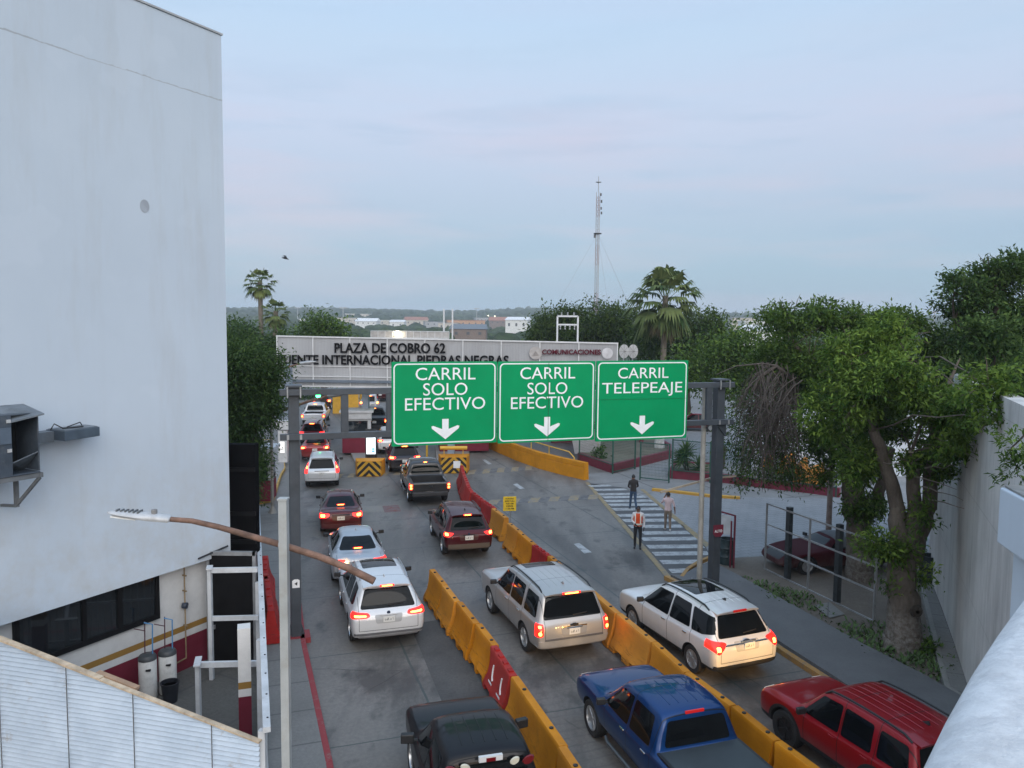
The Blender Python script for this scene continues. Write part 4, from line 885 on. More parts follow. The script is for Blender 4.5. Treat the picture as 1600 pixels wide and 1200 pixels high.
rl = empty('billboard', Vector((D(640, 520, 75).x, 75, 0))); tag(rl, 'low long billboard back with panel ribs and one lit lamp behind the canopy', 'billboard')
x0 = D(580, 520, 75).x - rl.location.x; x1 = D(702, 520, 75).x - rl.location.x; z0 = D(640, 528, 75).z; z1 = D(640, 517.5, 75).z
MB().box(((x0 + x1) / 2, 0, (z0 + z1) / 2), (x1 - x0, .3, z1 - z0 - .1)).build('panel', M('billboard pale', (.38, .37, .36), .6, var=.15), rl)
b = MB().bar((x0, -.2, z1), (x1, -.2, z1), .06).bar((x0, -.2, z0), (x1, -.2, z0), .08)
for k in range(12): b.bar((lerp(x0, x1, k / 11), -.2, z0), (lerp(x0, x1, k / 11), -.2, z1), .05)
for k in (0.05, .5, .93, 1.04): b.bar((lerp(x0, x1, k), .1, 0), (lerp(x0, x1, k), .1, z1 + (2.2 if k > .9 else 0)), .14)
b.build('frame', WSTEEL, rl)
p = D(621, 521, 74.5) - rl.location; MB().lathe([(0, -.2), (.2, -.12), (.24, 0), (.2, .12), (0, .2)], p, 14, 'Y').build('lamp', M('lit lamp', (.8, .7, .5), .4, var=0, emit=(1, .85, .6), es=26), rl)
# ------------------------------------------------------------------ islands, booths, striped blocks, screen
ISL = mat_pave('island concrete', (.22, .21, .20), (.29, .28, .27), None)
KY = M('kerb yellow', (.40, .24, .05), .7, var=.25, scale=3, dirt=.4)
isl = [U(567, 742), U(590, 740), U(585, 690), U(575, 650), U(545, 650), U(536, 690)]
o = MB().prism([(p.x, p.y) for p in isl], -.02, .16).build('toll_island', KY); tag(o, kind='structure')
c0 = sum(isl, Vector()) / 6; o = MB().prism([(lerp(c0.x, p.x, .9), lerp(c0.y, p.y, .97)) for p in isl], .1, .168).build('toll_island_top', ISL); tag(o, kind='structure')
isl = [U(684, 738), U(730, 735), U(735, 690), U(722, 650), U(690, 655), U(680, 700)]
o = MB().prism([(p.x, p.y) for p in isl], -.02, .16).build('toll_island', ISL); tag(o, kind='structure')
isl = [U(398, 790), U(428, 784), U(440, 745), U(446, 735), U(443, 715), U(425, 690), U(400, 690)]
o = MB().prism([(p.x, p.y) for p in isl], -.02, .17).build('toll_island', KY); tag(o, kind='structure')
c0 = sum(isl, Vector()) / 7; o = MB().prism([(lerp(c0.x, p.x, .93), lerp(c0.y, p.y, .97)) for p in isl], .1, .178).build('toll_island_top', ISL); tag(o, kind='structure')
BANDB = mat_banded('booth paint', (.46, .47, .48), 1.02, 1.10, 1.14)
def booth(loc, w, d, h, rz, label, roof=True):
    o = empty('toll_booth', loc, rz); tag(o, label, 'toll booth', 'toll booths')
    MB().box((0, 0, h / 2), (w, d, h)).build('wall', BANDB, o, bevel=.02)
    MB().box((0, -d / 2 - .012, h * .60), (w * .72, .03, h * .36)).build('window', DGLASS, o)
    b = MB()
    for sx_ in (-1, 1): b.box((sx_ * w * .37, -d / 2 - .02, h * .60), (.05, .05, h * .38))
    for sz in (.41, .79): b.box((0, -d / 2 - .02, h * sz), (w * .78, .05, .05))
    b.build('window_frame', BLACKP, o)
    MB().box((w / 2 + .012, 0, h * .58), (.03, d * .5, h * .36)).build('side_window', DGLASS, o)
    if roof: MB().box((0, 0, h + .07), (w + .35, d + .4, .14)).box((0, -d / 2 - .06, h - .2), (w + .1, .1, .45)).build('roof', M('booth roof', (.40, .41, .42), .6, var=.12), o)
    return o
booth(U(402, 788) + Vector((.1, .55, .17)), 1.05, 1.25, 2.5, R(4), 'white toll booth with maroon base beside the fence at the left')
booth(U(547, 711) + Vector((.35, .75, .16)), 1.9, 1.7, 2.75, R(8), 'grey toll booth with maroon base on the middle island')
bb = U(716, 712); booth(bb + Vector((.2, 2.0, .16)), 3.4, 2.2, 2.9, R(8), 'wide toll booth with maroon base hidden behind the left green sign')
b = MB().box((0, 0, 1.0), (.55, .4, 2.0)).box((.05, -.02, 2.35), (.8, .5, .55)); o = b.build('pay_cabinet', M('cabinet pale', (.5, .5, .5), .5, var=.1), loc=U(441, 727) + Vector((0, .3, .17))); tag(o, 'pale pay cabinet with lit front beside the left toll booth', 'cabinet')
c = MB().box((-.02, -.22, .95), (.3, .03, .7)).build('lit_front', M('lit white', (.8, .8, .8), .4, var=0, emit=(1, .95, .88), es=.6), o)
def mat_chev():
    m = NT('chevron paint', .6, .3); x = m.xyz()
    t = m.math('ADD', m.math('ABSOLUTE', x['X']), x['Z']); f = m.math('FRACT', m.math('MULTIPLY', t, 2.35)); n = m.noise(3, None, 7)
    m.color(m.mix(m.math('GREATER_THAN', f, .5), m.ramp(n, [(.3, (.40, .22, .02)), (.7, (.52, .30, .03))]), (.014, .014, .016))); return m.m
CHEV = mat_chev()
def block(px, py, w, d, h, rz, label, extra=False):
    o = empty('striped_block', U(px, py) + Vector((0, d * .5, 0)), rz); tag(o, label, 'crash block', 'striped crash blocks')
    b = MB().prism([(-w / 2, -d / 2), (w / 2, -d / 2), (w / 2 + .18, d / 2), (-w / 2 - .18, d / 2)], 0, h)
    b.build('block', OCHRE, o, bevel=.03)
    f = MB().box((0, -d / 2 - .006, h / 2), (w - .05, .01, h - .05)); f.build('striped_face', CHEV, o)
    for s in (-1, 1):
        MB().add([(s * (w / 2 + .004), -d / 2 + .02, .02), (s * (w / 2 + .165), d / 2 - .05, .02), (s * (w / 2 + .165), d / 2 - .05, h - .03), (s * (w / 2 + .004), -d / 2 + .02, h - .03)], [(0, 1, 2, 3)]).build('striped_side', CHEV if s < 0 or not extra else OCHRE, o)
    if extra:
        MB().tube([(-.85, .2, h + .42), (.8, .2, h + .42)], .12, 12).box((-.6, .2, h + .2), (.05, .05, .42)).box((.55, .2, h + .2), (.05, .05, .42)).build('roller', M('roller yellow', (.58, .33, .03), .5), o, smooth=50)
        MB().box((.18, -d / 2 - .02, h * .55), (.42, .02, .42)).build('notice', WHITEM, o)
    return o
block(575, 745, 1.4, 1.1, .92, R(6), 'black and yellow striped block before the lit screen')
block(708, 740, 1.55, 1.2, 1.0, R(4), 'black and yellow striped block with a yellow roller beside the red barriers', True)
p = U(575, 740); sc_ = empty('lit_screen', p + Vector((-.05, 1.3, .16)), R(4)); tag(sc_, 'bright white lit toll screen behind the striped block', 'screen')
MB().box((0, 0.05, 1.45), (.68, .22, 1.75)).box((0, .05, .3), (.5, .3, .6)).build('cabinet', BLACKP, sc_)
zc = 1.5
MB().box((0, -.075, zc), (.56, .02, 1.4)).build('display', M('screen light', (.8, .85, .9), .3, var=0, emit=(.86, .95, 1.0), es=.9), sc_)
b = MB()
for (x, z) in ((.14, -.38), (.14, -.52)): b.box((x, -.089, zc + z), (.16, .006, .1))
b.build('display_field', M('screen blue', (.1, .4, .7), .3, var=0, emit=(.15, .5, .85), es=.7), sc_)
b = MB()
for k in range(9): b.box((-.05 + .06 * (k % 2), -.088, zc + .5 - k * .09), (.3, .004, .018))
b.build('display_text', M('screen lines', (.4, .5, .55), .3, var=0, emit=(.6, .75, .8), es=.6), sc_)
o = MB().tube([(0, 0, 0), (0, 0, 1.5)], .07, 10).build('yellow_bollard', M('bollard yellow', (.5, .3, .03), .5), loc=U(667, 716)); tag(o, 'yellow bollard beside the wide booth under the left green sign', 'bollard')
# yellow walls seen beyond the canopy
for i, (a, c, z0, z1, l) in enumerate((((520, 646), (560, 645), 0, 1.9, 'yellow concrete wall segment beyond the canopy, left of the blue column'), ((563, 641), (580, 640), 0, 1.9, 'short yellow concrete wall segment beyond the canopy, by the dark red car'))):
    A, B_ = U(*a), U(*c); o = MB().bar(A + Vector((0, 0, .95)), B_ + Vector((0, 0, .95)), .4, 1.9).build('yellow_wall', M('far yellow', (.60, .33, .03), .6, var=.1)); tag(o, l, 'wall', 'yellow walls beyond the canopy')
# ------------------------------------------------------------------ curved yellow wall with handrail
base = [(735, 690), (753, 696.5), (775, 706), (807, 720), (842, 732.5), (875, 741.5), (913, 750.5)]
P = [U(*p) for p in base]; h = 1.02
yw = empty('yellow_barrier_wall', P[-1]); tag(yw, 'long curved yellow concrete barrier wall along the right lane with a groove', 'barrier wall')
b = MB(); vs = []; fs = []
pr_ = [(0, .0), (0, .70), (.025, .71), (.025, .74), (0, .75), (0, h), (.30, h), (.36, 0)]
for i, p in enumerate(P):
    d = (P[min(i + 1, len(P) - 1)] - P[max(i - 1, 0)]).normalized(); nn = Vector((-d.y, d.x, 0))
    for (o_, z) in pr_: vs.append(p + nn * o_ + Vector((0, 0, z)))
m_ = len(pr_)
for i in range(len(P) - 1):
    for k in range(m_): fs.append((i * m_ + k, i * m_ + (k + 1) % m_, (i + 1) * m_ + (k + 1) % m_, (i + 1) * m_ + k))
fs += [tuple(range(m_)), tuple((len(P) - 1) * m_ + k for k in range(m_))]
o = b.add(vs, fs).build('wall', OCHRE, bevel=.012); o.parent = yw; o.matrix_parent_inverse = Matrix.Translation(-yw.location)
hr = empty('handrail', U(880, 735)); tag(hr, 'yellow pipe handrail behind the curved yellow wall', 'handrail')
q = [U(x, y) for x, y in ((800, 708), (830, 719), (858, 729), (889, 739))]
b = MB().tube([p + Vector((0, .3, 1.25)) for p in q] + [q[-1] + Vector((.3, .1, .95)), q[-1] + Vector((.35, .05, .3))], .04, 8)
for p in q[:-1]: b.tube([p + Vector((0, .3, 0)), p + Vector((0, .3, 1.25))], .035, 8)
o = b.build('rail', M('rail yellow', (.55, .34, .06), .5, var=.15), smooth=50); o.parent = hr; o.matrix_parent_inverse = Matrix.Translation(-hr.location)
# ------------------------------------------------------------------ maroon planters and low walls
SOIL = mat_pave('planter soil', (.12, .11, .085), (.19, .18, .14), None, stain=.4, rough=.95)
def lowwall(name, pts, h, w, label, closed=False, mat=None):
    P = [U(*p) for p in pts]; b = MB(); n = len(P); k = n if closed else n - 1
    for i in range(k):
        a, c = P[i], P[(i + 1) % n]; b.bar(a + Vector((0, 0, h / 2)), c + Vector((0, 0, h / 2)), w, h)
    o = b.build(name, mat or MAROON); tag(o, label, 'low wall'); return o
lowwall('planter_wall', [(905, 720), (957, 739), (1046, 716), (1046, 706), (1020, 690), (905, 690)], .55, .25, 'maroon planter wall around a dry bed behind the curved yellow wall')
sheet('planter_bed', P2((905, 720), (957, 739), (1046, 716), (1046, 706), (1020, 690), (905, 690)), .40, SOIL)
lowwall('low_wall', [(1046, 747), (1130, 754), (1200, 763), (1262, 770), (1312, 777)], .5, .28, 'long low maroon wall carrying the green mesh fence')
lowwall('planter_wall', [(1046, 745), (1112, 745), (1112, 730), (1055, 728)], .3, .2, 'small maroon kerb around the spiky plant bed', True)
sheet('planter_bed', P2((1048, 745), (1112, 746), (1112, 730), (1055, 728)), .22, SOIL)
# maroon wall with angled grey board behind
o = lowwall('maroon_wall', [(862, 692), (905, 690), (1000, 686), (1002, 700)], 1.5, .3, 'maroon garden wall behind the planter under the signs')
o = MB().add([(0, 0, .3), (1.6, 0, .3), (1.9, 0, 2.2), (-.4, 0, 2.2), (0, .12, .3), (1.6, .12, .3), (1.9, .12, 2.2), (-.4, .12, 2.2)], [(0, 1, 2, 3), (7, 6, 5, 4), (0, 4, 5, 1), (1, 5, 6, 2), (2, 6, 7, 3), (3, 7, 4, 0)]).build('grey_panel', M('panel grey', (.3, .3, .31), .6, var=.1), loc=U(898, 716)); tag(o, 'slanted grey panel beside the shrub under the middle green sign', 'panel')
o = MB().lathe([(.42, 0), (.36, .5), (.3, 1.6), (.3, 2.0)], seg=10).build('painted_trunk', M('lime wash', (.55, .56, .56), .8, var=.2, dirt=.4)); o.location = U(1030, 708); tag(o, 'thick tree trunk painted white behind the planter', 'tree trunk')
# ------------------------------------------------------------------ green mesh fence
FG = M('fence green', (.018, .075, .055), .5, var=.15)
def mat_mesh():
    m = NT('green mesh', .6, .3); x = m.xyz(); m.color((.02, .085, .06, 1))
    t = m.t.nodes.new('ShaderNodeBsdfTransparent'); mx = m.t.nodes.new('ShaderNodeMixShader')
    fx = m.math('FRACT', m.math('MULTIPLY', x['X'], 12.0)); fz = m.math('FRACT', m.math('MULTIPLY', x['Z'], 6.0))
    a = m.math('MAXIMUM', m.math('LESS_THAN', fx, .10), m.math('LESS_THAN', fz, .05))
    m.t.links.new(a, mx.inputs[0]); m.t.links.new(t.outputs[0], mx.inputs[1]); m.t.links.new(m.b.outputs[0], mx.inputs[2])
    m.t.links.new(mx.outputs[0], m.t.nodes['Material Output'].inputs[0]); return m.m
MESHM = mat_mesh()
def mfence(name, a, c, h, label, posts, z0=.5, cat='fence', framed=False):
    A, B_ = U(*a), U(*c); d = B_ - A; L = d.length; o = empty(name, A, math.atan2(d.y, d.x)); tag(o, label, cat)
    b = MB()
    MB().add([(0, 0, z0), (L, 0, z0), (L, 0, h), (0, 0, h)], [(0, 1, 2, 3)]).build('mesh_panel', MESHM, o)
    for k in range(posts): MB().box((L * k / (posts - 1), 0, h / 2 + .03), (.07, .07, h + .06)).build('post', FG, o)
    for z in (h, z0 + .03): MB().bar((0, 0, z), (L, 0, z), .05).build('rail', FG, o)
    return o
mfence('mesh_fence', (905, 721), (957, 740), 2.3, 'green mesh fence over the planter beside the curved yellow wall', 2)
mfence('mesh_fence', (957, 741), (992, 733), 2.35, 'narrow framed green mesh panel beside the open gate', 2, .1)
mfence('mesh_gate', (1000, 750), (1045, 755), 2.2, 'open green mesh gate leaf between the planters', 2, .12, 'gate')
mfence('mesh_fence', (1050, 748), (1306, 777), 2.3, 'long green mesh fence on the low maroon wall', 5)
# ------------------------------------------------------------------ drums, notice frame, steel tube frame, rusty pole
def drum(px, py, r, h, label, m):
    o = empty('steel_drum', U(px, py)); tag(o, label, 'drum', 'dark steel drums')
    MB().lathe([(0, .02), (r, 0), (r, h * .3), (r + .02, h * .32), (r, h * .35), (r, h * .62), (r + .02, h * .65), (r, h * .68), (r, h * .96), (r + .015, h), (r - .03, h), (r - .03, .1), (0, .1)], seg=26).build('barrel', m, o, smooth=35)
    MB().lathe([(0, h * .86), (r - .035, h * .84)], seg=20).build('rubbish', M('drum inside', (.02, .02, .02), .8), o)
    return o
drum(1135, 881, .27, .98, 'dark green steel drum under the white notice frame', M('drum green', (.02, .04, .045), .5, var=.2))
drum(1451, 912, .32, 1.02, 'dark steel drum standing against the tall concrete wall', M('drum dark', (.018, .028, .034), .5, var=.2))
nf = empty('notice_stand', U(1146, 888)); tag(nf, 'white notice panel on thin maroon posts beside the drum', 'notice board')
b = MB().box((0, 0, 1.0), (.06, .06, 2.0)).box((-.12, .02, .9), (.05, .05, 1.75)).bar((0, 0, 1.98), (-.55, .3, 2.08), .05); b.build('post', MAROON, nf)
MB().box((-.34, .16, 1.6), (.45, .03, .72), rz=R(-25)).build('panel', M('panel pale', (.52, .56, .6), .4), nf)
sf = empty('tube_frame', U(1195, 890)); A = U(1195, 890); B_ = U(1365, 972); d = B_ - A; TLn = d.length; dn = d.normalized()
tag(sf, 'empty grey steel tube frame with black posts on the bare earth', 'steel frame')
for f in (0, .44, 1.0): MB().box(dn * TLn * f + Vector((0, 0, 1.25)), (.06, .06, 2.5)).build('upright', LGREY, sf)
for f in (.235, .70): MB().box(dn * TLn * f + Vector((.05, .1, 1.3)), (.17, .17, 2.6), rz=.4).build('black_post', M('black post', (.02, .026, .03), .5, var=.2, dirt=.2, dirtc=(.2, .2, .2, 1)), sf)
for z in (.03, .95, 1.72, 2.47): MB().bar(Vector((0, 0, z)), dn * TLn + Vector((0, 0, z)), .05).build('rail', LGREY, sf)
o = MB().tube([(0, 0, 0), (0, 0, 2.2), (0, 0, 4.4)], [.12, .11, .1], 12).build('rusty_pole', M('rusty post', (.17, .13, .11), .8, var=.3, scale=3, dirt=.5, dirtc=(.12, .06, .04, 1)), smooth=50); o.location = U(1294, 842); tag(o, 'rusty upright steel pole behind the parked maroon car', 'pole')
# ------------------------------------------------------------------ tall concrete wall and parapets at the right
def mat_concwall():
    m = NT('stained concrete wall', .85, .25); n = m.noise(.5, None, 7, .65); s_ = m.noise(.8, m.map(scale=(1, 1, .16)), 8, .72); f = m.noise(8, None, 7, .7)
    c = m.ramp(n, [(.3, (.46, .455, .44)), (.7, (.62, .61, .59))]); c = m.mix(m.ramp(s_, [(.46, 0), (.74, .75)]), c, (.21, .20, .19)); c = m.mix(m.ramp(f, [(.6, 0), (.85, .4)]), c, (.2, .195, .185))
    x = m.xyz(m.map(rot=(0, 0, R(23)))); j = m.math('GREATER_THAN', m.math('ABSOLUTE', m.math('SUBTRACT', m.math('FRACT', m.math('DIVIDE', m.math('ADD', x['Y'], 100.0), 2.44)), .5)), .494)
    j2 = m.math('GREATER_THAN', m.math('ABSOLUTE', m.math('SUBTRACT', m.math('FRACT', m.math('DIVIDE', m.math('ADD', x['Z'], 10.0), 2.44)), .5)), .4965)
    c = m.mix(m.math('MULTIPLY', m.math('MAXIMUM', j, j2), .35), c, (.12, .118, .11)); m.color(c); m.bump(f, .3, .01); return m.m
CONCW = mat_concwall()
wl = [U(1449, 900), U(1456, 916), U(1471, 955), U(1490, 1010), U(1511, 1077)]
dw_ = (wl[-1] - wl[-2]).normalized(); wl += [wl[-1] + dw_ * 5.5, wl[-1] + dw_ * 12]
b = MB(); P = wl; vs = []; fs = []
for i, p in enumerate(P):
    d = (P[min(i + 1, len(P) - 1)] - P[max(i - 1, 0)]).normalized(); nn = Vector((-d.y, d.x, 0))
    if nn.x < 0: nn = -nn
    zt = 7.5 if i > 0 else 7.5
    for (o_, z) in ((0, 0), (0, zt), (.35, zt), (.35, 0)): vs.append(p + nn * o_ + Vector((0, 0, z)))
for i in range(len(P) - 1):
    for k in range(4): fs.append((i * 4 + k, i * 4 + (k + 1) % 4, (i + 1) * 4 + (k + 1) % 4, (i + 1) * 4 + k))
fs += [(0, 1, 2, 3), tuple(len(P) * 4 - 4 + k for k in range(4))]
cwall = b.add(vs, fs).build('concrete_wall', CONCW); tag(cwall, 'tall grey stained concrete retaining wall along the right footpath', 'wall')
# far face of that ramp
b = MB().prism([(p.x, p.y) for p in (wl[0] + Vector((.4, .0, 0)), wl[0] + Vector((.36, .05, 0)), wl[0] + Vector((6, 4.5, 0)), wl[0] + Vector((6.3, 4.1, 0)))], 0, 7.4); o = b.build('ramp_end_wall', CONCW); tag(o, 'back face of the concrete ramp wall behind the trees', 'wall')
PARW = NT('rough white parapet', .75, .3); f_ = PARW.noise(18, None, 8, .75); g_ = PARW.noise(5, None, 7, .7)
PARW.color(PARW.mix(PARW.ramp(g_, [(.45, 0), (.68, .5)]), PARW.mix(PARW.ramp(f_, [(.38, .6), (.58, 0)]), (.70, .71, .72), (.44, .45, .47)), (.5, .5, .5))); PARW.bump(PARW.math('ADD', f_, g_), .8, .012); PARW = PARW.m
pa, pb_ = U(1436, 1200, 8.05), U(1594, 918, 8.05); pd = (pb_ - pa).normalized(); pn = Vector((pd.y, -pd.x, 0))
q0 = pa - pd * .62
pts = []
for i in range(27):
    t = i / 26; pts.append(q0 + pd * (t * 9.0) + pn * (.04 * math.sin(min(1, t * 9 / 2.4) * math.pi) * -1 if t * 9 < 2.4 else 0))
prof = [(.02, -1.2), (.0, -.16), (.008, -.09), (.03, -.045), (.07, -.015), (.13, 0), (.28, .004), (.37, -.004), (.42, -.03), (.45, -.08), (.455, -.15), (.44, -1.2)]
vs = []; fs = []; m_ = len(prof)
for p in pts:
    for (o_, z) in prof: vs.append(p + pn * (o_ - .0) + Vector((0, 0, z)))
for i in range(len(pts) - 1):
    for k in range(m_ - 1): fs.append((i * m_ + k, i * m_ + k + 1, (i + 1) * m_ + k + 1, (i + 1) * m_ + k))
    fs.append((i * m_ + m_ - 1, i * m_, (i + 1) * m_, (i + 1) * m_ + m_ - 1))
fs += [tuple(range(m_)), tuple((len(pts) - 1) * m_ + k for k in range(m_))]
par = MB().add(vs, fs).build('parapet', PARW, smooth=50); tag(par, 'rough white rounded parapet of the footbridge in the near right corner', 'parapet')
pier = empty('white_pier', Vector((5.65, 8.3, 0))); tag(pier, 'white pier with a projecting grey topped cap above the near parapet', 'pier')
px_ = D(1562, 765, 9.2); zc1 = 7.02; zc0 = 6.32
def at(x, y): return (x - 5.65, y - 8.3)
MB().prism([at(px_.x, 9.2), at(px_.x - .25, 8.15), at(px_.x + 2.5, 7.6), at(px_.x + 3, 9.4)], zc0, zc1 - .02).build('cap', WHITEW, pier, bevel=.02)
MB().prism([at(px_.x + .04, 9.17), at(px_.x - .2, 8.2), at(px_.x + 2.5, 7.65), at(px_.x + 3, 9.37)], zc1 - .015, zc1 + .01).build('cap_top', M('grey cap top', (.25, .25, .24), .8, var=.2, dirt=.4), pier)
MB().prism([at(px_.x + .15, 9.1), at(px_.x - .02, 8.3), at(px_.x + 2.5, 7.8), at(px_.x + 2.9, 9.2)], 0, zc0).build('shaft', WHITEW, pier)
o = MB().box((0, 0, .85), (.09, .07, 1.9)).build('wall_post', DGREY, loc=U(1541, 1042) + Vector((0, 0, .05))); tag(o, 'thin grey steel post beside the tall concrete wall', 'post')
# white perimeter wall far right
A, B_ = U(1170, 728), U(1470, 748)
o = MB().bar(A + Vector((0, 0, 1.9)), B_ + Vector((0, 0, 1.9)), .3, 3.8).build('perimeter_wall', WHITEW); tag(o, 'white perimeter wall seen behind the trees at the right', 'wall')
for i, (a, c, l) in enumerate((((1246, 758), (1258, 742), 'orange barrier beyond the mesh fence, right one'), ((1222, 742), (1240, 732), 'orange barrier beyond the mesh fence, middle one'), ((1196, 732), (1220, 727), 'orange barrier beyond the mesh fence, left one'), ((1262, 762), (1285, 752), 'orange barrier beyond the mesh fence, nearest the rusty pole'))):
    barrier(U(*a), U(*c), 0, l, 'barriers beyond the mesh fence', h=1.1)
# ------------------------------------------------------------------ radio tower
tw = empty('radio_tower', Vector((D(930, 560, 82).x, 82, 0))); tag(tw, 'slender white and red guyed lattice radio tower behind the canopy', 'radio tower')
zt = D(935, 300, 82).z; lean = D(935, 300, 82).x - tw.location.x
TWM = NT('tower paint', .5, .4); x = TWM.xyz(); TWM.color(TWM.mix(TWM.math('GREATER_THAN', TWM.math('SINE', TWM.math('MULTIPLY', x['Z'], 1.25)), 0.25), (.33, .33, .335), (.27, .20, .195))); TWM = TWM.m
b = MB(); r = .21; leg = [(r * math.cos(a), r * math.sin(a)) for a in (0.5, 2.6, 4.7)]
def tc_(x, y, z): return Vector((x + lean * z / zt, y, z))
for (x, y) in leg: b.tube([tc_(x, y, 0), tc_(x, y, zt)], .03, 5)
k = 0; z = 0
while z < zt - .5:
    for i in range(3):
        a, c = leg[i], leg[(i + 1) % 3]; b.bar(tc_(*a, z), tc_(*c, z), .02); b.bar(tc_(*a, z), tc_(*c, z + .5), .02)
    z += .5
b.build('lattice', TWM, tw)
b = MB().tube([tc_(0, 0, zt), tc_(0, 0, zt + 1.6)], .04, 6).lathe([(0, zt + 1.0), (.3, zt + 1.0), (.3, zt + 1.04), (0, zt + 1.04)], (lean, 0, 0), 12); b.build('antenna_mast', LGREY, tw)
zr = D(933, 365, 82).z; b = MB().lathe([(.22, -.04), (.42, -.04), (.42, .04), (.22, .04)], tc_(0, 0, zr), 12); b.build('guy_ring', DGREY, tw)
b = MB()
for (x, z, s) in ((.32, zt - 1.0, .22), (.34, zt - 2.2, .2), (-.33, zt - 4.6, .26), (.3, zr + 2.6, .2), (.25, zt - 0.3, .2)): b.box(tc_(x, -.2, z), (s * .7, s * .7, s * 1.3))
b.build('aerials', DGREY, tw)
b = MB()
for (x, y) in ((-10.5, -6), (10, 8), (2, -9), (8, -4)): b.tube([tc_(0, 0, zr), (x, y, 0)], .009, 4)
b.build('guy_wires', M('wire', (.25, .26, .28), .5), tw)
# ------------------------------------------------------------------ vehicles
# stations from the tail (y=0) to the nose: y, underside z, belt z, top z, half width factor at belt, half width factor at roof edge
T_SUV = dict(L=4.85, W=1.95, H=1.74, wr=.37, wx=(.98, 3.87), st=[
 (0.00, .46, .80, .86, .80, .72), (0.03, .40, .90, .96, .91, .78), (0.10, .36, .98, 1.05, .965, .80), (0.20, .33, 1.03, 1.13, .985, .80), (.27, .32, 1.05, 1.25, .99, .775),
 (.44, .31, 1.06, 1.55, .99, .70), (.54, .31, 1.06, 1.67, .99, .672), (.72, .30, 1.06, 1.71, 1.0, .675), (1.2, .30, 1.05, 1.745, 1.0, .69), (1.9, .30, 1.03, 1.76, 1.0, .70), (2.5, .30, 1.01, 1.74, 1.0, .69),
 (2.8, .30, 1.00, 1.70, 1.0, .675), (2.95, .30, 1.0, 1.62, 1.0, .685), (3.3, .30, 1.0, 1.34, 1.0, .74), (3.55, .30, 1.01, 1.13, 1.0, .79), (3.68, .30, 1.02, 1.10, .995, .83), (4.0, .29, 1.01, 1.09, .985, .84),
 (4.4, .29, .98, 1.05, .97, .83), (4.65, .30, .91, .97, .94, .80), (4.78, .32, .80, .85, .88, .74), (4.84, .36, .66, .69, .78, .62), (4.86, .40, .55, .58, .70, .58)],
 side=[[(2.12, 1.08), (3.42, 1.07), (3.1, 1.36), (2.86, 1.58), (2.14, 1.62)], [(1.14, 1.11), (2.05, 1.08), (2.07, 1.62), (1.34, 1.61)], [(.50, 1.2), (.62, 1.14), (1.06, 1.12), (1.24, 1.59), (.74, 1.55)]],
 rear=(1.12, .76, 1.58, .60, .75), front=(1.14, .74, 1.63, .58, 2.82))
T_EXP = dict(T_SUV, side=T_SUV['side'][:2] + [[(.24, 1.22), (.62, 1.12), (1.06, 1.10), (1.25, 1.60), (.46, 1.55)]])
T_BOX = dict(L=5.18, W=2.04, H=1.89, wr=.40, wx=(1.12, 4.08), st=[
 (0.00, .50, .74, .80, .86, .74), (0.03, .46, .98, 1.05, .95, .82), (0.10, .42, 1.10, 1.16, .98, .84), (0.16, .40, 1.13, 1.24, .99, .83), (.22, .40, 1.14, 1.40, .99, .79),
 (.32, .39, 1.14, 1.70, .99, .745), (.40, .38, 1.14, 1.82, .99, .735), (.6, .36, 1.14, 1.86, 1.0, .745), (1.2, .36, 1.13, 1.895, 1.0, .755), (2.0, .36, 1.12, 1.905, 1.0, .76), (2.7, .36, 1.11, 1.88, 1.0, .75),
 (2.95, .36, 1.10, 1.84, 1.0, .735), (3.1, .36, 1.10, 1.74, 1.0, .745), (3.4, .36, 1.10, 1.45, 1.0, .79), (3.62, .36, 1.11, 1.23, 1.0, .84), (3.76, .36, 1.13, 1.22, .995, .87), (4.2, .36, 1.13, 1.21, .99, .885),
 (4.7, .37, 1.11, 1.18, .98, .88), (4.98, .40, 1.06, 1.12, .955, .86), (5.10, .42, .95, 1.0, .91, .82), (5.16, .44, .76, .80, .83, .74), (5.18, .46, .62, .64, .74, .66)],
 side=[[(2.32, 1.17), (3.5, 1.16), (3.25, 1.42), (2.98, 1.70), (2.34, 1.74)], [(1.36, 1.18), (2.24, 1.17), (2.26, 1.74), (1.42, 1.73)], [(.36, 1.22), (.44, 1.2), (1.2, 1.19), (1.24, 1.72), (.52, 1.70)]],
 rear=(1.2, .82, 1.74, .68, .6), front=(1.24, .80, 1.75, .64, 2.95))
T_SED = dict(L=4.68, W=1.80, H=1.46, wr=.335, wx=(1.02, 3.75), st=[
 (0.00, .36, .62, .66, .76, .66), (0.03, .32, .82, .86, .90, .74), (0.10, .28, .93, .99, .955, .78), (0.22, .25, .96, 1.02, .98, .79), (.5, .23, .955, 1.025, .99, .78), (.78, .22, .945, 1.03, .995, .76), (.95, .22, .94, 1.10, 1.0, .73),
 (1.25, .22, .93, 1.29, 1.0, .665), (1.5, .22, .925, 1.395, 1.0, .63), (1.75, .22, .92, 1.44, 1.0, .62), (2.2, .22, .91, 1.465, 1.0, .635), (2.6, .22, .90, 1.45, 1.0, .625), (2.82, .22, .895, 1.39, 1.0, .63),
 (3.15, .22, .89, 1.17, 1.0, .69), (3.42, .22, .895, .995, 1.0, .75), (3.55, .22, .89, .955, .995, .78), (3.9, .22, .85, .91, .98, .78), (4.25, .22, .78, .83, .955, .75), (4.5, .23, .68, .72, .90, .68), (4.62, .25, .56, .59, .82, .6), (4.67, .28, .48, .5, .72, .55)],
 side=[[(2.14, .96), (3.28, .94), (2.95, 1.17), (2.68, 1.33), (2.16, 1.37)], [(1.12, .98), (2.07, .96), (2.09, 1.37), (1.62, 1.34), (1.3, 1.17)]],
 rear=(1.06, .70, 1.37, .52, 1.72), front=(1.0, .70, 1.37, .53, 2.6))
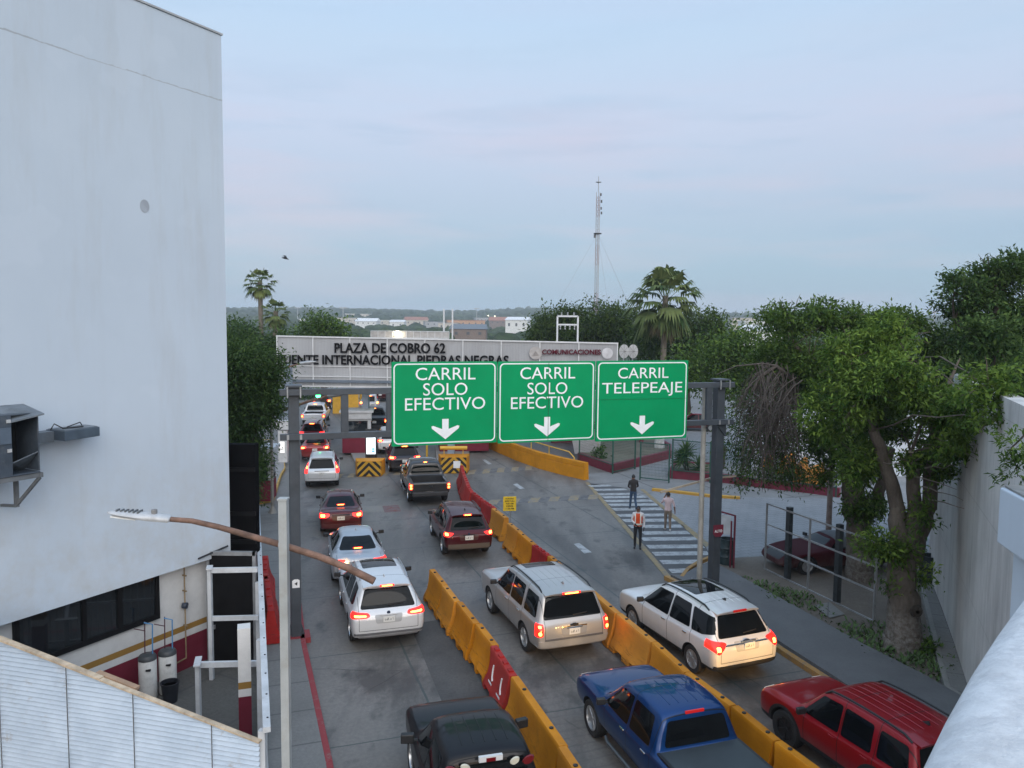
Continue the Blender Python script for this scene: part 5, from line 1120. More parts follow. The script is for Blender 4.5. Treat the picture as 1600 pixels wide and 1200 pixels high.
T_PICK = dict(L=5.75, W=2.0, H=1.86, wr=.40, wx=(1.15, 4.72), st=[
 (0.00, .62, 1.0, 1.03, .90, .84), (0.03, .56, 1.08, 1.12, .95, .90), (0.10, .52, 1.11, 1.135, .97, .915), (.6, .50, 1.11, 1.135, .985, .92), (1.5, .48, 1.11, 1.135, .99, .925), (1.72, .48, 1.11, 1.14, .99, .90), (1.80, .47, 1.11, 1.22, .99, .84),
 (1.86, .46, 1.11, 1.62, .99, .74), (1.93, .46, 1.11, 1.79, .99, .715), (2.1, .46, 1.10, 1.84, 1.0, .72), (2.6, .46, 1.09, 1.875, 1.0, .73), (3.2, .46, 1.08, 1.86, 1.0, .72), (3.5, .46, 1.07, 1.80, 1.0, .71), (3.65, .46, 1.07, 1.70, 1.0, .72),
 (3.95, .46, 1.07, 1.42, 1.0, .77), (4.18, .46, 1.08, 1.21, 1.0, .83), (4.32, .46, 1.10, 1.20, .995, .86), (4.8, .46, 1.11, 1.21, .99, .875), (5.25, .46, 1.09, 1.18, .98, .87), (5.52, .48, 1.05, 1.12, .96, .85), (5.66, .50, .95, 1.0, .92, .82), (5.73, .52, .78, .81, .84, .74), (5.75, .54, .62, .64, .74, .64)],
 side=[[(2.95, 1.14), (4.06, 1.13), (3.8, 1.38), (3.52, 1.65), (2.97, 1.70)], [(2.03, 1.16), (2.87, 1.14), (2.89, 1.70), (2.14, 1.69)]],
 rear=(1.22, .74, 1.68, .63, 2.05), front=(1.2, .80, 1.72, .62, 3.5))
T_LOW = dict(L=4.6, W=1.85, H=1.28, wr=.33, wx=(.95, 3.65), st=[
 (0.00, .36, .62, .66, .80, .66), (0.03, .32, .76, .80, .91, .74), (0.12, .28, .86, .90, .96, .78), (0.4, .24, .89, .93, .985, .78), (.9, .22, .88, .94, .995, .76), (1.15, .22, .87, 1.02, 1.0, .71), (1.45, .22, .86, 1.17, 1.0, .64), (1.7, .22, .855, 1.235, 1.0, .60), (2.1, .22, .85, 1.26, 1.0, .60),
 (2.35, .22, .845, 1.235, 1.0, .59), (2.6, .22, .84, 1.12, 1.0, .64), (2.95, .22, .84, .93, 1.0, .72), (3.1, .22, .835, .885, .995, .76), (3.5, .22, .80, .845, .985, .77), (4.0, .22, .72, .765, .96, .76), (4.35, .24, .62, .66, .91, .70), (4.52, .28, .5, .53, .83, .62), (4.59, .32, .42, .44, .72, .55)],
 side=[[(1.55, .9), (2.75, .88), (2.5, 1.05), (2.25, 1.16), (1.62, 1.16)]], rear=(.97, .66, 1.16, .48, 1.6), front=(.93, .68, 1.16, .5, 2.3))
def mat_paint(name, c, clad, cladc, wheels, wr, seams, rear, metal=.25, rough=.32):
    dk = max(c) < .15; m = NT(name, max(rough, .4), .05 if dk else .25); m.b.inputs['Coat Weight'].default_value = 0 if rough > .5 else .35 if max(c) < .02 else .75 if dk else .85; m.b.inputs['Coat Roughness'].default_value = .02
    x = m.xyz(); n = m.noise(1.1, None, 6, .65); dn = m.noise(6, None, 8, .75)
    base = m.ramp(n, [(.3, tuple(q * .94 for q in c)), (.7, tuple(min(1, q * 1.04) for q in c))])
    dz = m.ramp(x['Z'], [(.25, .75), (.75, .0)]); base = m.mix(m.math('MULTIPLY', dz, m.ramp(dn, [(.35, .15), (.65, .7)])), base, (.16, .145, .125))
    s = None
    for y in seams:
        g = m.math('LESS_THAN', m.math('ABSOLUTE', m.math('SUBTRACT', x['Y'], y)), .009); s = g if s is None else m.math('MAXIMUM', s, g)
    base = m.mix(m.math('MULTIPLY', m.math('MULTIPLY', s, .8), m.math('GREATER_THAN', x['Z'], .36)), base, (.012, .012, .012))
    rz_ = m.math('LESS_THAN', x['Y'], rear[0]); ax_ = m.math('ABSOLUTE', x['X'])
    ln = m.math('MULTIPLY', m.math('LESS_THAN', m.math('ABSOLUTE', m.math('SUBTRACT', ax_, rear[1])), .008), m.math('GREATER_THAN', x['Z'], rear[2]))
    ln = m.math('MAXIMUM', ln, m.math('MULTIPLY', m.math('LESS_THAN', m.math('ABSOLUTE', m.math('SUBTRACT', x['Z'], rear[2])), .009), m.math('LESS_THAN', ax_, rear[1])))
    base = m.mix(m.math('MULTIPLY', m.math('MULTIPLY', ln, rz_), .75), base, (.012, .012, .012))
    k = None
    if clad > 0:
        k = m.math('LESS_THAN', x['Z'], clad)
        if wheels:
            for wy in wheels:
                dy = m.math('SUBTRACT', x['Y'], wy); dz_ = m.math('SUBTRACT', x['Z'], wr); rr = m.math('ADD', m.math('MULTIPLY', dy, dy), m.math('MULTIPLY', dz_, dz_))
                k = m.math('MAXIMUM', k, m.math('LESS_THAN', rr, (wr + .115) ** 2))
        base = m.mix(k, base, cladc); m.set(m.b.inputs['Coat Weight'], m.math('MULTIPLY', m.math('SUBTRACT', 1.0, k), .55)); m.set(m.b.inputs['Metallic'], m.math('MULTIPLY', m.math('SUBTRACT', 1.0, k), metal)); m.set(m.b.inputs['Roughness'], m.math('ADD', m.math('MULTIPLY', k, .25), rough))
    else: m.b.inputs['Metallic'].default_value = metal
    m.color(base); return m.m
GLASSV = M('tinted car glass', (.004, .005, .006), .03, var=0, spec=.22)
ARCHM = M('wheel arch black', (.012, .012, .013), .85, var=0)
BEDM = M('bed liner black', (.016, .016, .018), .75, var=.2)
TYRE = M('tyre rubber', (.018, .018, .019), .8, var=.2, scale=6)
RIMS = M('alloy silver', (.45, .46, .47), .3, .8, var=.05); RIMD = M('alloy dark', (.03, .03, .032), .35, .5, var=.05); RIMB = M('brake dark', (.015, .015, .015), .7, var=0)
BRK = M('brake lamp lens', (.36, .008, .008), .15, var=0, emit=(1, .016, .010), es=3.0); BRKH = M('brake lamp bulb', (.9, .3, .1), .2, var=0, emit=(1, .32, .05), es=11)
TAIL = M('tail lamp lens', (.22, .006, .008), .12, var=0, emit=(1, .02, .015), es=.35); TOFF = M('unlit tail lens', (.13, .006, .008), .15, var=0); CHM = M('chrome', (.6, .6, .6), .12, 1.0, var=0)
PLATEM = NT('number plate', .5, .3); x_ = PLATEM.xyz()
pn_ = PLATEM.math('MULTIPLY', PLATEM.math('LESS_THAN', PLATEM.math('ABSOLUTE', x_['Z']), .035), PLATEM.math('LESS_THAN', PLATEM.math('ABSOLUTE', x_['X']), .115))
PLATEM.color(PLATEM.mix(PLATEM.math('MULTIPLY', pn_, PLATEM.ramp(PLATEM.noise(42, PLATEM.map(scale=(1, 1, .25)), 1), [(.46, .75), (.54, .0)])), (.62, .62, .60), (.05, .06, .06))); PLATEM = PLATEM.m
HEADL = M('head lamp glass', (.5, .52, .54), .08, var=0, emit=(1, .9, .75), es=.3)
WCACHE = {}
def wheel_meshes(r, w, style):
    key = (round(r, 2), round(w, 2), style)
    if key in WCACHE: return WCACHE[key]
    b = MB(); ri = r * (.66 if style != 'jeep' else .62)
    b.lathe([(ri, -w * .46), (r * .90, -w * .5), (r * .975, -w * .40), (r, -w * .22), (r, w * .22), (r * .975, w * .40), (r * .90, w * .5), (ri, w * .46), (ri * .96, w * .3), (ri * .96, -w * .3), (ri, -w * .46)], seg=30, axis='X')
    o = b.build('tmp', TYRE, smooth=40); tyre = o.data; bpy.data.objects.remove(o)
    b = MB(); b.lathe([(ri * .99, w * .30), (ri * 1.0, w * .44), (ri * .93, w * .45), (ri * .90, w * .28)], seg=30, axis='X', mi=0)
    b.lathe([(0, w * .36), (r * .10, w * .36), (r * .13, w * .30), (r * .13, w * .1)], seg=12, axis='X', mi=0)
    b.lathe([(0, -w * .05), (ri * .97, -w * .05), (ri * .97, w * .02), (0, w * .02)], seg=24, axis='X', mi=1)
    ns = {'five': 5, 'six': 6, 'jeep': 7, 'ten': 10}[style]
    for k in range(ns):
        a = 2 * math.pi * k / ns; dy, dz = math.cos(a), math.sin(a); t = Vector((0, -dz, dy)); rd = Vector((0, dy, dz)); w0, w1 = r * .05, r * (.085 if ns < 8 else .045)
        q = []
        for (rr, ww, xx) in ((r * .09, w0, w * .33), (ri * .96, w1, w * .38)):
            for s in (-1, 1):
                q += [rd * rr + t * s * ww + Vector((xx, 0, 0)), rd * rr + t * s * ww + Vector((xx - w * .14, 0, 0))]
        b.add(q, [(0, 2, 6, 4), (1, 5, 7, 3), (0, 4, 5, 1), (2, 3, 7, 6), (4, 6, 7, 5), (0, 1, 3, 2)])
    o = b.build('tmp', [RIMD if style == 'jeep' else RIMS, RIMB], smooth=35); rim = o.data; bpy.data.objects.remove(o)
    WCACHE[key] = (tyre, rim); return WCACHE[key]
def body_mesh(T, L, W, H, bed=None):
    sx_, sy, sz = W / 2, L / T['L'], H / T['H']; vs = []; rows = len(T['st'])
    for (y, zb_, zl, zt, w, wr) in T['st']:
        k = min(1.0, (zt - zl) / .5); q = [(0, zb_), (w * .80, zb_), (w * .955, zb_ + .06), (w * 1.0, zb_ + .40 * (zl - zb_)), (w * 1.005, zb_ + .74 * (zl - zb_)), (w * .992, zl - .035), (w * .955, zl + .01)]
        q.append((lerp(w * .955, wr, .52) + .012 * k, lerp(zl, zt, .5))); q.append((wr, zt - .075 * k - .005)); q.append((wr * .90, zt - .022 * k)); q.append((wr * .5, zt + .006)); q.append((0, zt + .014))
        pts = q + [(-a, c) for a, c in q[-2:0:-1]]
        vs += [(a * sx_ * 1.015, y * sy - L / 2, c * sz) for a, c in pts]
    n = 22; fs = []
    for i in range(rows - 1):
        for k in range(n): fs.append((i * n + k, i * n + (k + 1) % n, (i + 1) * n + (k + 1) % n, (i + 1) * n + k))
    for o_, flip in ((0, False), ((rows - 1) * n, True)):
        for k in range(11):
            a, b_, c, d = o_ + k, o_ + k + 1, o_ + (n - k - 1) % n, o_ + (n - k) % n
            f = [a, b_, c, d]; f = [v for i, v in enumerate(f) if v not in f[:i]]
            if len(f) >= 3: fs.append(tuple(f[::-1] if flip else f))
    me = bpy.data.meshes.new('body'); me.from_pydata(vs, [], fs)
    bm = bmesh.new(); bm.from_mesh(me); bmesh.ops.recalc_face_normals(bm, faces=bm.faces)
    cl = bm.edges.layers.float.get('crease_edge') or bm.edges.layers.float.new('crease_edge')
    for e in bm.edges:
        a, b_ = e.verts[0].index, e.verts[1].index
        if a % n == b_ % n and a % n in (2, 20, 5, 17, 8, 14): e[cl] = .42
        if a // n == b_ // n and a // n in (1, rows - 3): e[cl] = .3
    bm.to_mesh(me); bm.free()
    o = bpy.data.objects.new('tmpbody', me); col.objects.link(o); s = o.modifiers.new('s', 'SUBSURF'); s.levels = 2; s.render_levels = 2
    m2 = eval_mesh(o); o.modifiers.clear(); o.data = m2; bpy.data.meshes.remove(me)
    for f in m2.polygons: f.use_smooth = True
    return o, m2
def polyplanes(poly, i, j):
    """planes of a convex outline given in the axes i, j: (point, outward normal)"""
    cx = sum(p[0] for p in poly) / len(poly); cy = sum(p[1] for p in poly) / len(poly); out = []
    for a, b_ in zip(poly, poly[1:] + poly[:1]):
        n = (b_[1] - a[1], -(b_[0] - a[0])); l = math.hypot(*n) or 1; n = (n[0] / l, n[1] / l)
        if (cx - a[0]) * n[0] + (cy - a[1]) * n[1] > 0: n = (-n[0], -n[1])
        P = [0, 0, 0]; N = [0, 0, 0]; P[i] = a[0]; P[j] = a[1]; N[i] = n[0]; N[j] = n[1]; out.append((Vector(P), Vector(N)))
    return out
def rounded(poly, r=.05, k=3):
    out = []; n = len(poly)
    for i in range(n):
        p = Vector(poly[i]); a = Vector(poly[i - 1]); b_ = Vector(poly[(i + 1) % n]); da = (a - p); db = (b_ - p); ra = min(r, da.length * .4); rb = min(r, db.length * .4)
        A = p + da.normalized() * ra; B2 = p + db.normalized() * rb
        for t in range(k + 1):
            t /= k; q = A * (1 - t) ** 2 + p * 2 * t * (1 - t) + B2 * t * t; out.append((q.x, q.y))
    return out
def patch(bmsrc, planes, flt, off, name, mat, parent, depth=.012):
    """a piece of the body's own skin cut out by an outline and lifted a little: windows, lamps, trim"""
    bm = bmsrc.copy()
    kill = [f for f in bm.faces if not flt(f.calc_center_median(), f.normal) or any(all((v.co - p).dot(n) > 0 for v in f.verts) for p, n in planes)]
    bmesh.ops.delete(bm, geom=kill, context='FACES')
    for p, n in planes:
        if not bm.faces: break
        bmesh.ops.bisect_plane(bm, geom=bm.verts[:] + bm.edges[:] + bm.faces[:], plane_co=p, plane_no=n, clear_outer=True, dist=1e-5)
    if not bm.faces: bm.free(); return None
    bm.normal_update(); nr = {v: v.normal.copy() for v in bm.verts}
    for v in bm.verts: v.co += nr[v] * off
    be = [e for e in bm.edges if e.is_boundary]; vn = {}
    r = bmesh.ops.extrude_edge_only(bm, edges=be)
    nv = [e for e in r['geom'] if isinstance(e, bmesh.types.BMVert)]
    bm.verts.ensure_lookup_table(); bm.normal_update()
    src = [(v.co.copy(), n) for v, n in nr.items() if v.is_valid]
    from mathutils import kdtree
    kd = kdtree.KDTree(len(src))
    for i, (c, n) in enumerate(src): kd.insert(c, i)
    kd.balance()
    for v in nv: v.co -= src[kd.find(v.co)[1]][1] * depth
    me = bpy.data.meshes.new(name); bm.to_mesh(me); bm.free()
    for f in me.polygons: f.use_smooth = True
    me.set_sharp_from_angle(angle=R(50))
    return link_mesh(name, me, mat, parent)
def surf(bvh, o, d):
    h = bvh.ray_cast(Vector(o), Vector(d)); return h[0], h[1]
def vehicle(name, label, T, L, W, H, color, pos, heading, cat='car', clad=0, cladc=(.02, .02, .021), wheelclad=False, tails=(), tmat=None, hot=None, third=None, wstyle='five', rails=None, sun=None, bed=None, plate=(.0, .82), glass3=None, metal=.25, rough=.32, rim=None, badge=None, bumper=None, chrome=None, roofm=None, lod=0, ribs=0, mirror=None, head=True, wrs=1.0, wiper=True, msc=1.0, beams=0, group='vehicles queueing for the toll', wheel_y=None):
    from mathutils.bvhtree import BVHTree
    root = empty(name, pos, heading); tag(root, label, cat, group)
    sx_, sy, sz = W / 2, L / T['L'], H / T['H']; Y = lambda y: y * sy - L / 2
    o, me = body_mesh(T, L, W, H)
    bm = bmesh.new(); bm.from_mesh(me); bm.normal_update(); bvh = BVHTree.FromBMesh(bm)
    wr = T['wr'] * wrs; wys = [Y(q) for q in (wheel_y or T['wx'])]
    seams = [Y(s_[0][0] - .04) if i else Y(s_[1][0] + .16) for i, s_ in enumerate(T['side'])]; seams = [Y(T['side'][0][0][0] - .04), Y(T['side'][0][1][0] - .12)] + ([Y(T['side'][1][0][0] - .10)] if len(T['side']) > 1 else []) 
    pm = mat_paint(name + ' paint ' + label[:12], color, clad, cladc, wys if wheelclad else None, wr, seams, (Y(.5), W * .40, H * (.34 if T in (T_SUV, T_BOX, T_EXP) else .40)), metal, rough)
    me.materials.append(pm); me.materials.append(ARCHM); me.materials.append(BEDM)
    # cut the wheel arches (and a truck's bed) out of the shell
    cut = MB()
    for wy in wys:
        for s in (-1, 1): cut.lathe([(wr + .055, 0), (wr + .055, .34)], (s * (W / 2 - .12) - .17, wy, wr), 24, 'X')
    co = cut.build('cutter', [ARCHM]); co.data.materials.clear()
    for m_ in (pm, ARCHM, BEDM): co.data.materials.append(m_)
    for f in co.data.polygons: f.material_index = 1
    md = o.modifiers.new('b', 'BOOLEAN'); md.operation = 'DIFFERENCE'; md.solver = 'EXACT'; md.object = co
    cb = None
    if bed == 'open':
        cb = MB().box((0, (Y(.09) + Y(1.66)) / 2, H * .55 + .55 * sz), (W * .80, Y(1.66) - Y(.09), 1.05 * sz)).build('cutter', None)
        for m_ in (pm, ARCHM, BEDM): cb.data.materials.append(m_)
        for f in cb.data.polygons: f.material_index = 2
        zb0 = .70 * sz
        for v in cb.data.vertices: v.co.z = zb0 if v.co.z < H * .55 + .55 * sz else 1.6 * sz
        m2 = o.modifiers.new('b2', 'BOOLEAN'); m2.operation = 'DIFFERENCE'; m2.solver = 'EXACT'; m2.object = cb
        # keep the cab: the tall cutter must stop short of it
    nm = eval_mesh(o); bpy.data.objects.remove(o); bpy.data.objects.remove(co)
    if cb: bpy.data.objects.remove(cb)
    nm.set_sharp_from_angle(angle=R(42))
    body = link_mesh('body', nm, None, root)
    G = glass3 or GLASSV
    up = lambda c, n: n.z < .9
    for i, pl_ in enumerate(T['side']):
        pp_ = polyplanes(rounded([(Y(a), c * sz) for a, c in pl_], .06), 1, 2)
        for s in (-1, 1): patch(bm, pp_, lambda c, n, s=s: c.x * s > .2 and abs(n.x) > .35, .004, 'side_window', G, root)
    z0, w0, z1, w1, ym = T['rear']
    rear = patch(bm, polyplanes(rounded([(-w0 * sx_, z0 * sz), (w0 * sx_, z0 * sz), (w1 * sx_, z1 * sz), (-w1 * sx_, z1 * sz)], .07), 0, 2), lambda c, n: c.y < Y(ym) and n.y < -.12 and abs(n.x) < .75, .004, 'rear_window', G, root)
    z0, w0, z1, w1, ym = T['front']
    patch(bm, polyplanes(rounded([(-w0 * sx_, z0 * sz), (w0 * sx_, z0 * sz), (w1 * sx_, z1 * sz), (-w1 * sx_, z1 * sz)], .07), 0, 2), lambda c, n: c.y > Y(ym) and n.y > .12 and abs(n.x) < .75, .004, 'windshield', G, root)
    if sun:
        (x0, y0, x1, y1) = sun; patch(bm, polyplanes(rounded([(-x0 * sx_, Y(y0)), (x0 * sx_, Y(y0)), (x1 * sx_, Y(y1)), (-x1 * sx_, Y(y1))], .08), 0, 1), lambda c, n: n.z > .5 and c.z > H * .8, .004, 'sunroof', GLASSV, root)
    if roofm:
        patch(bm, polyplanes([(-W, Y(roofm[0])), (W, Y(roofm[0])), (W, Y(roofm[1])), (-W, Y(roofm[1]))], 0, 1) + [(Vector((0, 0, roofm[2] * sz)), Vector((0, 0, -1)))], lambda c, n: True, .006, 'soft_top', roofm[3], root)
    tm = tmat or BRK
    for (poly, ylim) in tails:            # outline in x (half width factor) and z
        for s in (-1, 1):
            q = [(s * a * sx_, c * sz) for a, c in poly]; q = q if s > 0 else q[::-1]
            t = patch(bm, polyplanes(rounded(q, .03), 0, 2), lambda c, n, s=s: c.x * s > .1 and c.y < Y(ylim) and (n.y < -.1 or c.y < Y(ylim)), .010, 'taillight', tm, root, .02)
            if t and hot:
                cx = sum(a for a, c in poly) / len(poly); cz = sum(c for a, c in poly) / len(poly)
                for hp in hot:
                    q2 = [(s * a * sx_, c * sz) for a, c in hp]; q2 = q2 if s > 0 else q2[::-1]
                    h = patch(bm, polyplanes(rounded(q2, .03), 0, 2), lambda c, n, s=s: c.x * s > .1 and c.y < Y(.35) and n.y < -.1, .014, 'bulb', BRKH, t, .008)
    tl_ = None
    if third:
        (xw, z, lit) = third
        hp, hn = surf(bvh, (0, -L, z * sz), (0, 1, 0))
        if hp is not None:
            q = MB().box((0, 0, 0), (xw * 2, .035, .055)); tl_ = q.build('high_brake_light', BRK if lit else TAIL, root, bevel=.008); tl_.location = hp + Vector((0, -.008 - (.05 if T in (T_SUV, T_EXP, T_BOX) else 0), 0))
            if lit: MB().box((0, -.012, 0), (xw * 1.5, .02, .03)).build('bulb', BRKH, tl_)
    if plate:
        hp, hn = surf(bvh, (plate[0], -L, plate[1] * sz), (0, 1, 0))
        if hp is not None:
            MB().box((0, 0, 0), (.31, .02, .16)).build('number_plate', PLATEM, root, loc=hp + Vector((0, -.02, 0)))
            if not lod:
                rz1 = plate[1] - .11; rz2 = plate[1] + .115
                patch(bm, polyplanes(rounded([(-.34, rz1 * sz), (.34, rz1 * sz), (.38, rz2 * sz), (-.38, rz2 * sz)], .05), 0, 2), lambda c, n: c.y < Y(.4) and n.y < -.2, .003, 'plate_recess_shade', M(name + ' recess ' + label[:8], tuple(q * .62 for q in color), .45, var=.05), root)  # no hollow modelled: the recess's shade is painted as a darker body colour
                MB().box((0, 0, 0), (.46, .03, .028)).build('tailgate_handle', CHM if chrome else pm, root, loc=surf(bvh, (plate[0], -L, (plate[1] + .10) * sz), (0, 1, 0))[0] + Vector((0, -.014, 0)), bevel=.008)
    for z0, z1, hw, bmat in (bumper if isinstance(bumper, list) else [bumper] if bumper else []):      # z0, z1, half width, material
        patch(bm, polyplanes([(-hw * sx_, z0 * sz), (hw * sx_, z0 * sz), (hw * sx_, z1 * sz), (-hw * sx_, z1 * sz)], 0, 2), lambda c, n: c.y < Y(.42), .014, 'rear_bumper', bmat, root, .02)
    if chrome:
        for (z0, z1, hw) in chrome: patch(bm, polyplanes([(-hw * sx_, z0 * sz), (hw * sx_, z0 * sz), (hw * sx_, z1 * sz), (-hw * sx_, z1 * sz)], 0, 2), lambda c, n: c.y < Y(.3) and n.y < -.2, .012, 'chrome_strip', CHM, root, .015)
    if badge:
        kind, z = badge; hp, hn = surf(bvh, (0, -L, z * sz), (0, 1, 0))
        if hp is not None:
            b = MB()
            if kind == 'oval': b.lathe([(0, -.012), (.10, -.008), (.105, .005)], (0, 0, 0), 18, 'Y')
            elif kind == 'bow': b.box((0, 0, 0), (.24, .015, .05)).box((0, 0, 0), (.10, .017, .085))
            elif kind == 'ring': b.lathe([(0, -.012), (.045, -.012), (.05, .0)], (0, 0, 0), 16, 'Y')
            elif kind == 'bar': b.box((0, 0, 0), (W * .42, .02, .035))
            o_ = b.build('emblem', CHM if kind in ('bow', 'bar') else M('badge navy', (.02, .03, .06), .25, var=0), root, loc=hp + Vector((0, -.012, 0)))
            if kind == 'oval': o_.scale = (1, 1, .42)
    if head:
        hz = T['st'][-4][3]; patch(bm, polyplanes([(-.97 * sx_, hz * .93 * sz), (.97 * sx_, hz * .93 * sz), (.97 * sx_, hz * 1.16 * sz), (-.97 * sx_, hz * 1.16 * sz)], 0, 2), lambda c, n: c.y > Y(T['L'] - .55) and abs(c.x) > .58 * sx_ and n.y > .62, .008, 'headlights', HEADL, root)
        patch(bm, polyplanes(rounded([(-.55 * sx_, .5 * sz), (.55 * sx_, .5 * sz), (.55 * sx_, hz * sz), (-.55 * sx_, hz * sz)], .05), 0, 2), lambda c, n: c.y > Y(T['L'] - .4) and n.y > .3, .006, 'grille', BLACKP, root)
    # wheels
    ww = .235 * (1.1 if T in (T_BOX, T_PICK) else 1)
    tyre, rimm = wheel_meshes(wr, ww, wstyle)
    for wy in wys:
        for s in (-1, 1):
            t = bpy.data.objects.new('wheel', tyre); col.objects.link(t); t.parent = root; t.location = (s * (W / 2 - ww / 2 - .015), wy, wr); t.rotation_euler = (0, 0, 0 if s > 0 else math.pi)
            rr = bpy.data.objects.new('rim', rimm); col.objects.link(rr); rr.parent = t
    # mirrors
    my = Y(T['side'][0][1][0] - .14); mz = T['side'][0][1][1] * sz + .03
    for s in (-1, 1):
        hp, hn = surf(bvh, (s * W, my, mz), (-s, 0, 0))
        if hp is None: continue
        b = MB().box((s * (W / 2 + .10 * msc), my, mz + .045 * msc), (.19 * msc, .09 * msc, .135 * msc), rz=s * .18).bar(hp, (s * (W / 2 + .06), my, mz + .02), .05, .04)
        mo = b.build('mirror', mirror or BLACKP, root, smooth=45, bevel=.028 * msc, bseg=3)
    if rails:
        for s in (-1, 1):
            pts = []
            for k in range(13):
                y = lerp(rails[0], rails[1], k / 12); hp, hn = surf(bvh, (s * rails[2] * sx_, Y(y), 4), (0, 0, -1)); pts.append(hp + Vector((0, 0, (.055 if 0 < k < 12 else .0))))
            MB().tube(pts, .022, 8).build('roof_rail', rails[3], root, smooth=50)
    if ribs:
        b = MB()
        ys = [s_[0] for s_ in T['st'] if s_[3] > T['H'] * .97]; y0, y1 = ribs if isinstance(ribs, tuple) else (ys[0] + .12, ys[-1] - .1)
        for f in (-.62, -.31, 0, .31, .62):
            pts = []
            for k in range(9):
                hp, hn = surf(bvh, (f * .66 * sx_, Y(lerp(y0, y1, k / 8)), 4), (0, 0, -1)); pts.append(hp + Vector((0, 0, -.006)))
            b.tube(pts, .016, 6)
        b.build('roof_rib', pm, root, smooth=60)
    if T in (T_SUV, T_EXP, T_BOX):           # lip over the rear window
        b = MB(); vs = []; fs = []; n_ = 12; yf = T['st'][7][0] + .1; yr = T['st'][5][0] - .03
        for k in range(n_ + 1):
            xx = lerp(-1, 1, k / n_) * T['st'][8][5] * .93 * sx_; hp, hn = surf(bvh, (xx, Y(yf), 4), (0, 0, -1)); zc = hp.z + .006; bk_ = .05 * (1 - abs(lerp(-1, 1, k / n_)) ** 3)
            vs += [(xx, Y(yf), zc), (xx, Y(yr) - bk_, zc - .035), (xx, Y(yr) - bk_ + .01, zc - .075), (xx, Y(yf), zc - .05)]
        for k in range(n_):
            for j in range(4): fs.append((k * 4 + j, k * 4 + (j + 1) % 4, k * 4 + 4 + (j + 1) % 4, k * 4 + 4 + j))
        fs += [(0, 1, 2, 3), tuple(n_ * 4 + j for j in range(4))]
        b.add(vs, fs).build('spoiler', pm, root, smooth=40)
        if third and tl_: tl_.location = (0, Y(yr) - .058, vs[n_ // 2 * 4][2] - .052)
    # handles, aerial, wiper
    b = MB()
    for pl_ in T['side'][:2]:
        y = Y(pl_[0][0] + .12)
        for s in (-1, 1):
            hp, hn = surf(bvh, (s * W, y, (T['side'][0][0][1] - .12) * sz), (-s, 0, 0))
            if hp is not None: b.box(hp + Vector((s * .015, 0, 0)), (.03, .17, .035))
    b.build('door_handle', CHM if metal > .4 or color[0] > .3 else pm, root, bevel=.008)
    if T in (T_SUV, T_BOX, T_SED, T_EXP) and not lod:
        yy = T['rear'][4] + .25; hp, hn = surf(bvh, (0, Y(yy), 4), (0, 0, -1))
        if hp is not None: MB().add([(-.02, -.08, 0), (.02, -.08, 0), (.015, .08, 0), (-.015, .08, 0), (0, -.07, .075), (0, -.04, .07)], [(0, 1, 2, 3), (0, 4, 1), (1, 4, 5, 2), (0, 3, 5, 4), (3, 2, 5)]).build('aerial', pm, root, loc=hp)
        if T is not T_SED and wiper:
            zz = (T['rear'][0] + .06) * sz; a, _ = surf(bvh, (0, -L, zz), (0, 1, 0)); c, _ = surf(bvh, (.42, -L, zz + .03), (0, 1, 0))
            if a is not None and c is not None: MB().bar(a + Vector((0, -.02, 0)), c + Vector((0, -.02, 0)), .022, .02).build('wiper', BLACKP, root)
    bm.free()
    if bed == 'cover':
        MB().box((0, (Y(.08) + Y(1.76)) / 2, 1.155 * sz), (W * .88, Y(1.76) - Y(.08), .04)).build('bed_cover', M('tonneau vinyl', (.035, .045, .05), .55, var=.12), root, bevel=.02)
        for s in (-1, 1): MB().box((s * W * .445, (Y(.08) + Y(1.76)) / 2, 1.15 * sz), (.06, Y(1.76) - Y(.08), .05)).build('bed_rail', BLACKP, root)
    if T is T_PICK and not lod:
        MB().box((0, Y(0) - .06, .58 * sz), (W * .86, .16, .2)).build('rear_bumper', CHM if chrome else M('bumper grey', (.03, .03, .032), .5), root, bevel=.03)
        for s in (-1, 1): MB().tube([(s * (W / 2 - .02), Y(2.0), .40 * sz), (s * (W / 2 + .03), Y(2.2), .38 * sz), (s * (W / 2 + .03), Y(3.7), .38 * sz), (s * (W / 2 - .02), Y(3.9), .40 * sz)], .045, 8).build('side_step', M('step grey', (.10, .11, .12), .4, .5), root, smooth=50)
    if beams:
        for s in (-1, 1):
            ld = bpy.data.lights.new('headlight_beam', 'SPOT'); ld.energy = beams * 7; ld.color = (1, .56, .17); ld.spot_size = R(55); ld.spot_blend = .8; ld.shadow_soft_size = .06
            lo = bpy.data.objects.new('headlight_beam', ld); col.objects.link(lo); lo.parent = root; lo.location = (s * W * .36, L / 2 + .06, T['st'][-4][3] * sz * .95); lo.rotation_euler = (R(86), 0, 0)
    return root
def behind(px, py, L, a):         # car centre when the photograph shows where the rear bumper stands over the road
    p = U(px, py); return p + Vector((-math.sin(a), math.cos(a), 0)) * (L / 2)
SIL = (.42, .42, .43); WHT = (.62, .63, .64); MAR = (.075, .005, .010)
A0 = ROADA
SR = M('rail silver', (.4, .4, .41), .3, .7, var=0); BR = M('rail black', (.015, .015, .016), .35, var=0)
GREYB = M('bumper mid grey', (.10, .10, .105), .5, var=.1); SKID = M('skid silver', (.35, .35, .36), .4, .4, var=.1)
